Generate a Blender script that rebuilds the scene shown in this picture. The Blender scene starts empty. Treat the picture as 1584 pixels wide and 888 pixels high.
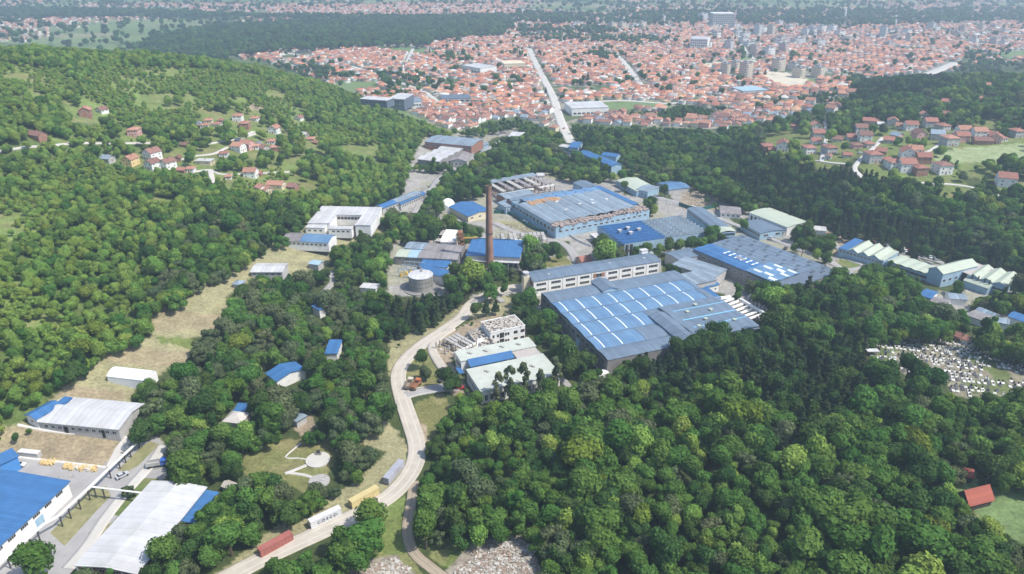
import bpy, bmesh, math, random
import numpy as np
from mathutils import Vector, Matrix, Euler
from mathutils.geometry import delaunay_2d_cdt
random.seed(7); rng = np.random.default_rng(11)
S = bpy.context.scene; C = S.collection
R = math.radians
# ---------------------------------------------------------------- camera, light, exposure
F = 1120.0; HZ = -80.0; CX, CY = 792.0, 444.0; HC = 165.0
PITCH = math.atan((CY-HZ)/F)
cam = bpy.data.cameras.new('camera'); co = bpy.data.objects.new('camera', cam); C.objects.link(co)
cam.sensor_width = 36; cam.lens = 36*F/1584; cam.clip_start = 1; cam.clip_end = 40000
co.location = (0, 0, HC); co.rotation_euler = (math.pi/2-PITCH, 0, 0); S.camera = co
S.render.resolution_x = 1024; S.render.resolution_y = 574
SUN_EL, SUN_AZ = 55.0, 112.0        # azimuth clockwise from +Y (view direction); 90 = from the right
W_ = bpy.data.worlds.new('World'); S.world = W_; W_.use_nodes = True
nt = W_.node_tree; sk = nt.nodes.new('ShaderNodeTexSky'); sk.sky_type = 'NISHITA'; sk.sun_disc = False
sk.sun_elevation = R(SUN_EL); sk.sun_rotation = R(SUN_AZ); sk.altitude = 500; sk.dust_density = 2.0
nt.links.new(sk.outputs[0], nt.nodes['Background'].inputs[0]); nt.nodes['Background'].inputs[1].default_value = 0.15
sl = bpy.data.lights.new('sun', 'SUN'); sl.energy = 3.7; sl.angle = R(0.5); sl.color = (1.0, 0.95, 0.87)
so = bpy.data.objects.new('sun', sl); C.objects.link(so)
sd = Vector((math.sin(R(SUN_AZ))*math.cos(R(SUN_EL)), math.cos(R(SUN_AZ))*math.cos(R(SUN_EL)), math.sin(R(SUN_EL))))
so.rotation_euler = (-sd).to_track_quat('-Z', 'Y').to_euler(); so.location = (600, 0, 900)
S.view_settings.view_transform = 'Standard'; S.view_settings.look = 'None'
S.view_settings.exposure = 0.55; S.view_settings.gamma = 1.0; S.view_settings.use_curve_mapping = False
HAZE = 0.00029
# ---------------------------------------------------------------- projection
cP, sP = math.cos(PITCH), math.sin(PITCH)
def ray(px, py):
    x = (px-CX)/F; v = -(py-CY)/F
    return np.array([x, cP+v*sP, -sP+v*cP])
def proj(X, Y, Z):
    dz = Z-HC; zc = Y*cP-dz*sP; yc = Y*sP+dz*cP
    zc = np.where(zc < 1, 1, zc)
    return CX+F*X/zc, CY-F*yc/zc, zc
def atz(px, py, z):
    d = ray(px, py); t = (z-HC)/d[2]; return d*t+np.array([0, 0, HC])
# ---------------------------------------------------------------- terrain heights
CP = []   # (x, y, h)
def cp(px, py, h):
    p = atz(px, py, h); CP.append((p[0], p[1], h))
for q in [(760,450,0),(900,420,0),(1000,480,0),(930,550,0),(850,600,0),(1170,510,1),(1250,430,1),(1100,350,0),(900,300,0),(700,300,0),
          (650,250,1),(760,230,0),(900,230,0),(1050,300,0),(1200,350,0),(620,330,1),(640,550,0),(620,650,0),(600,750,0),
          (500,820,0),(400,880,0),(200,880,0),(100,760,0),(0,800,0),(700,880,0),(500,600,1),(450,500,2),(560,450,1),(700,700,0),(800,750,2),
          (900,680,2),(1000,600,3),(1000,850,5),(350,700,0),(1200,700,8),(1200,560,6),(1200,880,9),(1500,765,13),(1584,880,14),(1400,680,11),
          (1450,570,9),(1560,600,11),(1350,540,7),(1580,530,8),(1450,440,2),(1580,480,2),(1350,390,1),(1300,480,3),
          (190,690,1),(0,712,1),(0,655,5),(120,668,4),(190,668,4),(100,600,8),(190,595,6),(240,590,5),(170,545,11),(290,562,8),(240,520,12),
          (330,520,9),(235,470,16),(340,500,9),(290,450,17),(345,430,15),(420,420,9),(400,380,14),(470,385,8),(480,345,9),(560,350,5),(580,310,5),(630,290,3),
          (330,600,2),(400,550,2),(430,470,4),
          (620,215,12),(550,250,14),(500,300,10),(450,300,16),(400,270,22),(300,270,26),(250,260,30),(150,250,36),(0,250,46),
          (400,340,17),(300,350,22),(200,350,27),(100,350,33),(0,350,40),(100,450,26),(0,450,33),(100,530,17),(0,560,20),(200,430,20),
          (480,200,24),(420,190,32),(330,190,40),(200,200,46),(60,210,56),(300,140,52),(420,130,40),(150,130,66),(0,120,80),
          (0,92,86),(100,96,79),(200,104,70),(300,108,62),(400,113,50),(450,128,40),(510,147,29),(560,164,20),(620,186,11),(680,208,4),
          (500,95,0),(700,115,0),(900,150,0),(1100,150,0),(1250,112,0),(1500,80,0),(620,150,0),(700,175,0),(850,190,0),(1000,190,1),(0,40,0),(400,60,0),(800,30,0),(1584,40,0),(1584,15,0),
          (1100,215,6),(1180,205,8),(1200,240,14),(1120,250,5),(1260,215,18),(1300,165,13),(1350,146,27),(1450,134,32),(1584,130,36),(1400,175,28),(1500,170,32),
          (1270,255,20),(1350,260,22),(1450,250,24),(1560,240,27),(1400,285,18),(1560,295,19),(1250,310,7),(1350,340,7),(1450,360,6),(1560,390,6),(1584,340,13),(1150,280,4)]:
    cp(*q)
CP += [(-1000,1200,0),(-700,1150,0),(-480,1080,0),(-300,1000,0),(-180,900,0),(-1100,700,80),(-700,500,60),(-500,250,35),(-400,60,30),(-1200,300,80),
       (0,0,8),(0,-300,20),(300,0,20),(-300,-200,30),(400,200,25),(600,350,30),(800,550,35),(1000,800,40),(700,1000,2),(1000,1250,0),(500,1000,0),
       (600,-200,40),(0,3000,0),(2500,3000,0),(-2500,3000,0),(-2500,1500,0),(2500,1500,0),(0,6000,0),(5000,5000,0),(-5000,5000,0),(-2000,500,60),(2000,500,40),(0,-1500,40),(2500,-1000,40),(-2500,-1000,40)]
CPA = np.array(CP); KC = 900.0
def _phi(d2): return np.sqrt(d2+KC)
_A = _phi((CPA[:,None,0]-CPA[None,:,0])**2+(CPA[:,None,1]-CPA[None,:,1])**2)
_A -= np.eye(len(CPA))*6.0
_w = np.linalg.solve(_A, CPA[:,2])
def hgt(x, y):
    x = np.asarray(x, float); y = np.asarray(y, float); sh = x.shape; x = x.ravel(); y = y.ravel(); out = np.empty(len(x))
    for i in range(0, len(x), 20000):
        xs = x[i:i+20000, None]; ys = y[i:i+20000, None]
        out[i:i+20000] = _phi((xs-CPA[None,:,0])**2+(ys-CPA[None,:,1])**2) @ _w
    d = np.hypot(x, y); out = out*np.clip((7000-d)/3500, 0, 1)
    # foothills far beyond the town
    out = out+np.clip((d-5200)/5000, 0, 1)**1.3*(420+160*np.sin(x/1700+1)+90*np.sin(x/640+y/900))
    return out.reshape(sh)
TS = np.geomspace(90, 9000, 420)
def at(px, py, h=0.0):
    """point where the sight line of a pixel meets the ground raised by h; returned z is the GROUND height"""
    d = ray(px, py)
    ts = TS; f = HC+d[2]*ts-hgt(d[0]*ts, d[1]*ts)-h
    i = np.argmax(f < 0) if (f < 0).any() else len(ts)-1
    a, b = ts[max(i-1, 0)], ts[i]
    for _ in range(2):
        tt = np.linspace(a, b, 24); g = HC+d[2]*tt-hgt(d[0]*tt, d[1]*tt)-h
        j = np.argmax(g < 0) if (g < 0).any() else 23
        a, b = tt[max(j-1, 0)], tt[j]
    t = (a+b)/2; x, y = d[0]*t, d[1]*t
    return Vector((x, y, HC+d[2]*t-h))
def G(x, y): return float(hgt(np.array([x]), np.array([y]))[0])
# ---------------------------------------------------------------- noise helper
def vnoise(x, y, s, seed=0):
    x = x/s; y = y/s; xi = np.floor(x).astype(np.int64); yi = np.floor(y).astype(np.int64); fx = x-xi; fy = y-yi
    fx = fx*fx*(3-2*fx); fy = fy*fy*(3-2*fy)
    def hsh(a, b):
        n = (a*374761393+b*668265263+seed*974634777) & 0xffffffff
        n = ((n ^ (n >> 13))*1274126177) & 0xffffffff
        return ((n ^ (n >> 16)) & 0xffff)/65535.0
    return (hsh(xi, yi)*(1-fx)+hsh(xi+1, yi)*fx)*(1-fy)+(hsh(xi, yi+1)*(1-fx)+hsh(xi+1, yi+1)*fx)*fy
# ---------------------------------------------------------------- land use, read off the photograph
CL = dict(plain=0, wood=1, bright=2, pine=3, grass=4, dry=5, dirt=6, concrete=7, city=8, field=9, farwood=10, scrub=11, rubble=12, yard=13, slope=14, graves=15, sand=16, lawn=17, shaded_darkwood=18, parkcity=19, hard=20, palefield=21)
LU = np.zeros((444, 792), np.uint8)
def paint(kind, pts, onto=None, keep=()):
    LU_ = LU if onto is None else onto
    P = np.array(pts, float)/2
    x0, y0 = np.maximum(np.floor(P.min(0)).astype(int)-1, 0); x1 = min(int(P[:,0].max())+2, 792); y1 = min(int(P[:,1].max())+2, 444)
    if x1 <= x0 or y1 <= y0: return
    X, Y = np.meshgrid(np.arange(x0, x1)+.5, np.arange(y0, y1)+.5); ins = np.zeros(X.shape, bool)
    for i in range(len(P)):
        ax, ay = P[i]; bx, by = P[i-1]
        if ay == by: continue
        ins ^= ((ay > Y) != (by > Y)) & (X < (bx-ax)*(Y-ay)/(by-ay)+ax)
    if keep: ins &= ~np.isin(LU_[y0:y1, x0:x1], keep)
    LU_[y0:y1, x0:x1][ins] = CL[kind]
def lu(px, py, m=None):
    m = LU if m is None else m
    xi = np.clip((np.asarray(px)/2).astype(int), 0, 791); yi = np.clip((np.asarray(py)/2).astype(int), 0, 443)
    return m[yi, xi]
# plain and town
paint('farwood', [(0,12),(180,14),(400,22),(640,20),(800,14),(960,24),(960,34),(700,36),(520,26),(260,24),(0,24)])
paint('farwood', [(200,72),(260,52),(330,38),(500,30),(640,30),(760,26),(790,38),(790,55),(700,66),(560,70),(470,74),(380,80),(330,92),(250,90)])
paint('farwood', [(950,16),(1584,12),(1584,30),(1300,38),(1100,34),(960,40)])
paint('city', [(360,96),(400,82),(500,72),(640,70),(700,56),(790,52),(800,30),(900,38),(1100,34),(1300,38),(1584,32),(1584,112),(1340,122),(1300,155),(1200,190),(1110,214),(1000,222),(900,215),(760,205),(690,200),(640,178),(570,150),(480,120)])
paint('city', [(400,8),(800,6),(800,22),(640,24),(420,22)])
paint('farwood', [(800,38),(930,40),(960,48),(880,52),(800,48)])
for P in [[(510,128),(600,125),(640,128),(600,138),(540,142)],[(560,72),(640,72),(690,80),(700,88),(640,86),(600,80)],[(910,158),(1010,156),(1040,165),(960,172),(905,175)],
          [(1184,118),(1260,122),(1285,132),(1200,130)],[(1140,88),(1185,90),(1180,96),(1140,97)],[(1545,80),(1584,78),(1584,90),(1540,90)]]: paint('field', P)
for P in [[(1020,170),(1060,160),(1130,175),(1060,185)],[(560,100),(700,125),(600,130)],[(575,130),(640,135),(620,150),(585,145)],[(640,118),(720,122),(700,138),(650,135)],
          [(415,95),(510,100),(560,115),(470,118)],[(700,100),(760,100),(770,115),(720,118)],[(970,170),(1060,178),(1050,190),(960,180)],[(900,75),(960,80),(930,88)],
          [(740,190),(800,180),(860,200),(840,215),(740,205)],[(880,190),(1100,200),(1110,220),(900,215)],[(1135,62),(1170,70),(1165,90),(1145,80)],[(1290,110),(1340,112),(1330,122),(1290,120)],
          [(1235,150),(1290,140),(1320,145),(1240,165)],[(1500,75),(1584,95),(1584,110),(1480,108)],[(800,50),(1000,52),(1060,60),(1000,64),(880,60),(800,58)],[(640,82),(700,78),(760,85),(700,90)]]: paint('parkcity', P)
paint('sand', [(1075,100),(1160,92),(1170,97),(1100,104)]); paint('sand', [(1178,122),(1190,110),(1215,112),(1250,124),(1235,140),(1205,134)])
# the near country: wood below the skyline of the two hills
paint('wood', [(0,66),(100,72),(200,80),(300,86),(400,93),(450,108),(510,130),(560,150),(620,177),(690,205),(760,200),(880,208),(960,212),(1100,214),(1130,200),(1200,190),(1290,158),(1330,123),(1450,110),(1584,106),(1584,888),(0,888)])
paint('bright', [(0,66),(200,80),(400,93),(510,130),(620,177),(700,205),(650,260),(560,330),(500,320),(470,350),(400,370),(350,430),(240,470),(230,510),(150,550),(90,590),(60,660),(0,665)])
paint('wood', [(330,300),(480,310),(470,350),(380,400),(330,430),(240,460),(230,400)])
paint('scrub', [(0,420),(60,440),(110,500),(60,520),(0,480)])
paint('scrub', [(190,120),(300,105),(420,140),(480,170),(440,180),(330,150),(230,160)])
for P in [[(215,140),(285,138),(290,165),(225,165)],[(470,218),(585,214),(592,250),(525,264),(478,244)],[(140,322),(205,298),(290,290),(355,288),(362,306),(240,312),(175,324)],[(0,325),(50,318),(45,338),(0,352)],
          [(95,150),(180,165),(180,190),(110,190)],[(180,200),(230,190),(260,222),(190,222)],[(80,205),(115,212),(110,222),(80,222)],[(200,235),(300,225),(350,225),(330,262),(190,262)],[(300,165),(420,158),(430,180),(460,215),(440,240),(330,240),(320,200)],[(385,225),(500,235),(500,292),(400,300),(385,270)]]: paint('grass', P)
paint('dirt', [(375,158),(400,160),(410,172),(380,168)])
paint('scrub', [(325,262),(460,255),(440,300),(340,290)])
# dry terraces
paint('dry', [(0,660),(55,652),(95,600),(135,568),(170,532),(235,520),(233,474),(280,470),(300,446),(345,428),(392,402),(418,382),(410,372),(437,378),(470,352),(500,314),(600,312),(590,360),(515,385),(505,412),(440,428),(395,425),(352,458),(345,512),(300,522),(300,560),(262,572),(215,592),(195,640),(205,672),(190,735),(0,735)])
for P in [[(0,662),(60,655),(190,668),(196,676),(160,722),(60,712),(0,700)],[(95,596),(200,606),(190,622),(88,614)],[(170,532),(302,546),(296,562),(240,570),(165,558)],[(235,474),(345,488),(345,512),(236,512)]]: paint('slope', P)
for P in [[(300,524),(240,520),(250,530),(300,540)]]: paint('grass', P)
# yard lower left
paint('concrete', [(0,700),(60,712),(160,722),(190,690),(240,672),(256,690),(256,745),(235,745),(118,878),(110,888),(0,888)])
# park and road side
paint('lawn', [(372,712),(400,690),(440,680),(512,676),(520,715),(505,745),(470,765),(440,745),(380,740)])
paint('dry', [(545,682),(600,650),(632,690),(628,730),(600,785),(480,832),(400,872),(350,888),(330,888),(450,800),(540,752),(600,700)])
paint('dirt', [(455,630),(480,628),(490,660),(462,675),(450,650)])
paint('dry', [(600,520),(660,500),(720,460),(735,462),(700,500),(640,545),(610,590),(600,580)])
paint('dry', [(720,470),(765,455),(790,460),(800,485),(740,490),(700,500)])
paint('lawn', [(628,590),(625,562),(645,545),(662,535),(678,545),(692,585),(690,600),(640,603)])
paint('lawn', [(638,622),(690,607),(700,640),(660,690),(652,680)])
paint('dirt', [(640,650),(660,660),(668,700),(655,700)])
paint('grass', [(585,790),(625,765),(640,780),(630,850),(655,888),(600,888),(560,850)])
paint('grass', [(650,830),(690,830),(740,835),(690,880),(665,860)])
paint('rubble', [(530,888),(560,870),(610,858),(645,888)])
paint('rubble', [(680,888),(720,850),(740,832),(800,828),(830,850),(835,888)])
paint('dirt', [(660,540),(700,515),(700,560),(720,600),(735,612),(700,612),(690,580)])
# works area
paint('concrete', [(600,458),(600,400),(612,372),(660,348),(668,335),(690,320),(690,305),(740,300),(750,285),(830,262),(900,276),(965,262),(1000,300),(1060,292),(1130,318),(1200,338),(1260,352),(1330,372),(1440,405),(1584,450),(1584,500),(1500,498),(1430,470),(1330,440),(1300,430),(1222,455),(1200,502),(1172,508),(1000,545),(935,553),(912,540),(820,452),(740,462),(660,458)])
paint('lawn', [(840,398),(870,396),(890,408),(850,414),(842,410)])
paint('dry', [(770,340),(860,350),(840,362),(770,352)])
paint('dry', [(855,258),(900,268),(905,282),(850,276)]); paint('grass', [(930,240),(985,262),(1005,300),(960,285),(925,262)])
paint('grass', [(1060,300),(1110,320),(1100,325),(1060,318)])
paint('dirt', [(1060,285),(1118,305),(1115,325),(1050,320)])
paint('dirt', [(1285,340),(1330,372),(1300,395),(1250,380)])
paint('grass', [(1298,400),(1340,410),(1325,418),(1295,412)])
paint('concrete', [(630,262),(650,250),(720,250),(760,215),(800,205),(800,195),(745,208),(660,205),(640,240),(620,300),(580,325),(640,330),(665,290),(700,262)])
paint('wood', [(745,262),(790,215),(860,215),(950,238),(945,262),(900,276),(840,262),(760,285),(752,300),(700,300),(660,292),(700,262)])
paint('wood', [(600,345),(690,300),(700,305),(692,318),(668,330),(690,350),(730,345),(745,360),(720,372),(640,368),(600,372)])
paint('wood', [(805,378),(838,382),(880,372),(885,388),(845,398),(840,425),(812,420),(806,400)])
paint('wood', [(920,372),(950,372),(975,395),(1010,360),(1040,350),(1120,355),(1120,372),(1030,375),(1000,385),(950,400),(920,398)])
paint('wood', [(1020,392),(1050,398),(1060,425),(1030,430),(1022,410)])
paint('wood', [(682,440),(720,408),(758,420),(805,415),(812,440),(740,455),(700,460)])
paint('pine', [(590,470),(700,455),(735,440),(722,470),(660,505),(610,525),(595,520)])
paint('wood', [(1228,345),(1262,352),(1300,372),(1278,400),(1250,388),(1225,390)])
paint('wood', [(1190,262),(1225,280),(1200,290)])
paint('shaded_darkwood', [(790,452),(830,462),(910,545),(940,580),(890,580),(860,520),(795,475)])
# right hand hill
paint('pine', [(1140,215),(1240,240),(1330,262),(1440,300),(1584,345),(1584,440),(1440,400),(1300,365),(1200,325),(1120,280),(1080,262)])
paint('pine', [(1300,150),(1340,122),(1450,112),(1480,130),(1450,145),(1330,160)])

for P in [[(1340,182),(1380,178),(1430,188),(1400,205),(1350,195)],[(1480,250),(1560,250),(1560,280),(1490,275)],[(1448,285),(1500,290),(1560,305),(1500,312),(1450,305)],[(1500,170),(1560,175),(1550,200),(1500,205)],
          [(1175,200),(1260,190),(1300,200),(1330,240),(1280,262),(1180,240)],[(1262,262),(1300,262),(1300,252),(1265,250)],[(1330,200),(1430,200),(1584,210),(1584,222),(1450,232),(1480,262),(1500,290),(1360,282),(1330,262)],[(1540,270),(1584,265),(1584,300),(1540,295)],
          ]: paint('grass', P)
for P in [[(1584,760),(1560,765),(1515,760),(1505,785),(1510,800),(1560,825),(1584,830)],[(1478,735),(1510,728),(1520,760),(1478,765)]]: paint('lawn', P)
paint('graves', [(1345,532),(1400,518),(1480,520),(1500,530),(1584,560),(1584,610),(1540,612),(1480,615),(1460,590),(1400,580),(1350,555)])
paint('shaded_darkwood', [(915,548),(925,543),(942,549),(1000,538),(1168,500),(1205,500),(1222,440),(1300,416),(1312,430),(1340,500),(1345,560),(1380,600),(1300,640),(1200,640),(1100,600),(980,600)])  # cloud shade over this wood is put into its darker tree tones
paint('pine', [(930,558),(1000,552),(1130,540),(1200,520),(1340,530),(1340,600),(1230,680),(1200,640),(1100,580),(980,580)])
paint('wood', [(1300,432),(1330,428),(1350,412),(1372,408),(1420,425),(1445,434),(1478,430),(1492,440),(1495,452),(1475,455),(1445,449),(1424,450),(1418,470),(1300,452)])
paint('wood', [(1150,440),(1165,432),(1222,446),(1215,505),(1200,478),(1162,456)])
paint('dirt', [(686,520),(735,492),(800,484),(818,506),(818,530),(700,552)])
for P in [[(150,98),(300,100),(400,112),(450,150),(430,168),(330,150),(300,185),(230,200),(180,190),(120,160)],[(0,90),(100,100),(120,130),(60,150),(0,150)],[(430,170),(520,190),(600,215),(560,225),(470,215)],[(0,300),(60,290),(90,320),(60,360),(0,380)]]: paint('scrub', P)
for P in [[(215,140),(285,138),(290,165),(225,165)],[(470,218),(585,214),(592,250),(525,264),(478,244)]]: paint('grass', P)
for P in [[(860,240),(925,250),(945,272),(930,283),(880,272)],[(958,272),(975,268),(985,292),(965,305)],[(993,298),(1014,300),(1018,325),(998,330)],[(1015,278),(1035,282),(1040,310),(1020,305)],[(1128,332),(1150,338),(1148,358),(1134,352)],[(858,386),(884,384),(888,398),(860,398)],
          [(1262,370),(1290,372),(1290,395),(1265,402)],[(686,348),(705,340),(750,352),(745,366),(700,366)],[(1500,470),(1540,450),(1584,455),(1584,478),(1530,486),(1504,488)],[(1085,425),(1100,428),(1104,455),(1120,455),(1118,470),(1110,470)],[(775,378),(790,372),(800,380)]]: paint('wood', P)
paint('wood', [(1290,292),(1440,304),(1584,330),(1584,405),(1440,350),(1330,322)])
for P in [[(1448,285),(1500,290),(1560,305),(1500,312),(1450,305)]]: paint('grass', P)
for P in [[(1584,745),(1555,752),(1512,760),(1503,785),(1515,803),(1560,828),(1584,832)],[(1478,735),(1510,728),(1520,760),(1478,765)]]: paint('field', P)
paint('palefield', [(1450,234),(1480,230),(1584,221),(1584,247),(1480,253),(1446,246)])
for P in [[(398,555),(412,548),(410,572),(400,575)],[(480,528),(524,520),(524,528),(490,534)],[(452,622),(480,622),(482,640),(462,640)],[(340,655),(375,655),(372,664),(345,664)],[(560,440),(583,438),(583,448),(560,450)]]: paint('dry', P)
# ---------------------------------------------------------------- materials
MATS = {}
def mat(name, col, rough=0.85, var=0.12, scale=0.6, stain=None, stain_amt=0.35, stain_scale=0.12, metal=0.0, rnd=0.0, ribs=None, spec=0.3):
    if name in MATS: return MATS[name]
    m = bpy.data.materials.new(name); m.use_nodes = True; n = m.node_tree.nodes; l = m.node_tree.links; b = n['Principled BSDF']
    b.inputs['Roughness'].default_value = rough; b.inputs['Metallic'].default_value = metal; b.inputs['Specular IOR Level'].default_value = spec
    geo = n.new('ShaderNodeNewGeometry')
    nz = n.new('ShaderNodeTexNoise'); nz.inputs['Scale'].default_value = scale; nz.inputs['Detail'].default_value = 5; l.new(geo.outputs['Position'], nz.inputs['Vector'])
    mx = n.new('ShaderNodeMix'); mx.data_type = 'RGBA'
    mx.inputs[6].default_value = (*[c*(1-var) for c in col], 1); mx.inputs[7].default_value = (*[min(c*(1+var), 1) for c in col], 1)
    mr = n.new('ShaderNodeMapRange'); mr.inputs[1].default_value = .3; mr.inputs[2].default_value = .7; l.new(nz.outputs[0], mr.inputs[0]); l.new(mr.outputs[0], mx.inputs[0])
    out = mx.outputs[2]
    if stain:
        n2 = n.new('ShaderNodeTexNoise'); n2.inputs['Scale'].default_value = stain_scale; n2.inputs['Detail'].default_value = 8; n2.inputs['Roughness'].default_value = .65; l.new(geo.outputs['Position'], n2.inputs['Vector'])
        r2 = n.new('ShaderNodeMapRange'); r2.inputs[1].default_value = .48; r2.inputs[2].default_value = .68; r2.inputs[4].default_value = stain_amt; l.new(n2.outputs[0], r2.inputs[0])
        m2 = n.new('ShaderNodeMix'); m2.data_type = 'RGBA'; m2.inputs[7].default_value = (*stain, 1); l.new(r2.outputs[0], m2.inputs[0]); l.new(out, m2.inputs[6]); out = m2.outputs[2]
    if ribs:      # (spacing m, strength): sheet seams running down the slope, in the object's own coordinates
        tc = n.new('ShaderNodeTexCoord'); sx = n.new('ShaderNodeSeparateXYZ'); l.new(tc.outputs['Object'], sx.inputs[0])
        f = n.new('ShaderNodeMath'); f.operation = 'DIVIDE'; f.inputs[1].default_value = ribs[0]; l.new(sx.outputs[ribs[2] if len(ribs) > 2 else 0], f.inputs[0])
        g = n.new('ShaderNodeMath'); g.operation = 'FRACT'; l.new(f.outputs[0], g.inputs[0])
        g2 = n.new('ShaderNodeMath'); g2.operation = 'LESS_THAN'; g2.inputs[1].default_value = .12; l.new(g.outputs[0], g2.inputs[0])
        g3 = n.new('ShaderNodeMath'); g3.operation = 'MULTIPLY'; g3.inputs[1].default_value = ribs[1]; l.new(g2.outputs[0], g3.inputs[0])
        fl = n.new('ShaderNodeMath'); fl.operation = 'FLOOR'; l.new(f.outputs[0], fl.inputs[0])
        wn = n.new('ShaderNodeTexWhiteNoise'); wn.noise_dimensions = '1D'; l.new(fl.outputs[0], wn.inputs['W'])
        g4 = n.new('ShaderNodeMath'); g4.operation = 'MULTIPLY_ADD'; g4.inputs[1].default_value = ribs[1]*.8; l.new(wn.outputs[0], g4.inputs[0]); l.new(g3.outputs[0], g4.inputs[2])
        m3 = n.new('ShaderNodeMix'); m3.data_type = 'RGBA'; m3.blend_type = 'MULTIPLY'; m3.inputs[7].default_value = (.35, .35, .38, 1); l.new(g4.outputs[0], m3.inputs[0]); l.new(out, m3.inputs[6]); out = m3.outputs[2]
    if rnd:
        oi = n.new('ShaderNodeObjectInfo'); hs = n.new('ShaderNodeHueSaturation'); r = n.new('ShaderNodeMapRange'); r.inputs[3].default_value = 1-rnd; r.inputs[4].default_value = 1+rnd
        l.new(oi.outputs['Random'], r.inputs[0]); l.new(r.outputs[0], hs.inputs['Value']); l.new(out, hs.inputs['Color']); out = hs.outputs[0]
    l.new(out, b.inputs['Base Color']); MATS[name] = m; return m
BLUE = mat('blue_sheet', (.055, .165, .36), .5, .08, .3, (.04, .11, .25), .5, .05, ribs=(1.1, .3))
BLUEV = mat('blue_sheet_cross', (.055, .165, .36), .5, .08, .3, (.04, .11, .25), .5, .05, ribs=(1.1, .3, 1))
BLUEP = mat('blue_painted_wall', (.07, .24, .55), .6, .06)
BLUEL = mat('faded_blue_sheet', (.14, .25, .39), .5, .10, .2, (.08, .18, .34), .9, .06, ribs=(1.6, .3))
SKYB = mat('pale_blue_panel', (.32, .46, .57), .7, .10, .4, (.25, .33, .38), .4)
GREY = mat('grey_sheet', (.155, .21, .275), .55, .10, .3, (.115, .15, .19), .6, .06, ribs=(1.2, .35))
GREYV = mat('grey_sheet_cross', (.155, .21, .275), .55, .10, .3, (.115, .15, .19), .6, .06, ribs=(1.2, .35, 1))
GREYL = mat('light_grey_sheet', (.26, .33, .39), .6, .12, .3, (.19, .22, .25), .6, .08, ribs=(2.2, .5))
GREYD = mat('dark_grey_sheet', (.12, .155, .20), .6, .10, .3, (.09, .10, .12), .5)
GREYB = mat('brown_grey_sheet', (.29, .27, .27), .8, .14, .3, (.15, .13, .12), .6, .1, ribs=(1.5, .35))
WHITE = mat('white_sheet', (.56, .56, .56), .6, .07, .3, (.42, .41, .39), .7, .07, ribs=(2.4, .28))
WHITEV = mat('white_sheet_cross', (.56, .56, .56), .6, .07, .3, (.42, .41, .39), .7, .07, ribs=(2.4, .16, 1))
TENT = mat('white_membrane', (.82, .82, .80), .6, .03)
MINT = mat('pale_green_sheet', (.42, .47, .38), .7, .06, .3, (.36, .40, .32), .6, .12)
PLW = mat('white_plaster', (.78, .77, .74), .9, .06, .5, (.50, .47, .42), .35, .3)
PLG = mat('grey_plaster', (.46, .45, .43), .9, .10, .5, (.3, .29, .27), .5, .3)
PLC = mat('cream_plaster', (.66, .58, .42), .9, .08, .5)
PLY = mat('yellow_plaster', (.70, .52, .24), .9, .06, .5)
PLP = mat('pink_plaster', (.62, .36, .32), .9, .06, .5)
BRICK = mat('brick', (.32, .165, .115), .9, .18, 1.5)
CHIM = mat('chimney_brick', (.30, .165, .12), .95, .22, .35, (.12, .085, .07), .45, .15)
CONC = mat('concrete', (.40, .385, .36), .9, .12, .4, (.24, .23, .21), .5, .2)
CONCD = mat('dark_concrete', (.25, .24, .23), .9, .15, .4, (.14, .135, .13), .6, .2)
GLASS = mat('window_glass', (.025, .03, .038), .12, .2, spec=.6)
FRAME = mat('window_frame', (.78, .77, .74), .6, .03)
SKYL = mat('skylight_panel', (.78, .84, .86), .35, .05)
SKYL2 = mat('blue_skylight', (.22, .50, .72), .35, .08)
DARK = mat('dark_opening', (.035, .033, .03), .9, .1)
STEEL = mat('dark_steel', (.07, .07, .07), .6, .2)
RUST = mat('rusty_steel', (.27, .13, .07), .9, .25)
PIPE = mat('white_pipe', (.74, .73, .70), .6, .06)
TILE = mat('orange_roof_tile', (.38, .20, .14), .9, .18, .9, (.30, .13, .08), .4, .5, rnd=.18)
TILEB = mat('brown_roof_tile', (.24, .13, .105), .9, .18, .9, (.17, .09, .07), .4, .5, rnd=.18)
TILER = mat('red_roof_tile', (.32, .15, .115), .9, .15, .9, (.24, .09, .06), .4, .5, rnd=.15)
TILEO = mat('barn_red_sheet', (.36, .10, .065), .7, .05, .5, ribs=(.9, .25))
GRAV = mat('pale_gravel', (.47, .43, .365), .95, .1, .25, (.36, .32, .26), .6, .1)
TRACK = mat('dirt_track', (.33, .275, .20), .95, .14, .3, (.22, .18, .13), .6, .15)
ASPH = mat('worn_asphalt', (.34, .33, .32), .95, .08, .25, (.24, .235, .23), .5, .1)
PAVE = mat('pale_pavement', (.52, .50, .46), .9, .08, .3, (.38, .36, .32), .5, .15)
KERB = mat('kerb_concrete', (.60, .58, .54), .9, .06)
LAWN = mat('lawn_grass', (.115, .16, .05), .95, .22, .35, (.22, .20, .09), .7, .08)
LAWND = mat('dry_grass', (.25, .235, .12), .95, .2, .5, (.14, .16, .06), .6, .12)
BARK = mat('tree_bark', (.11, .085, .06), .95, .25, 2)
TEAL = mat('green_mesh_fence', (.02, .12, .10), .8, .15)
OFFW = mat('pale_felt_roof', (.47, .50, .44), .8, .10, .3, (.33, .33, .28), .6, .15)
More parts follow.
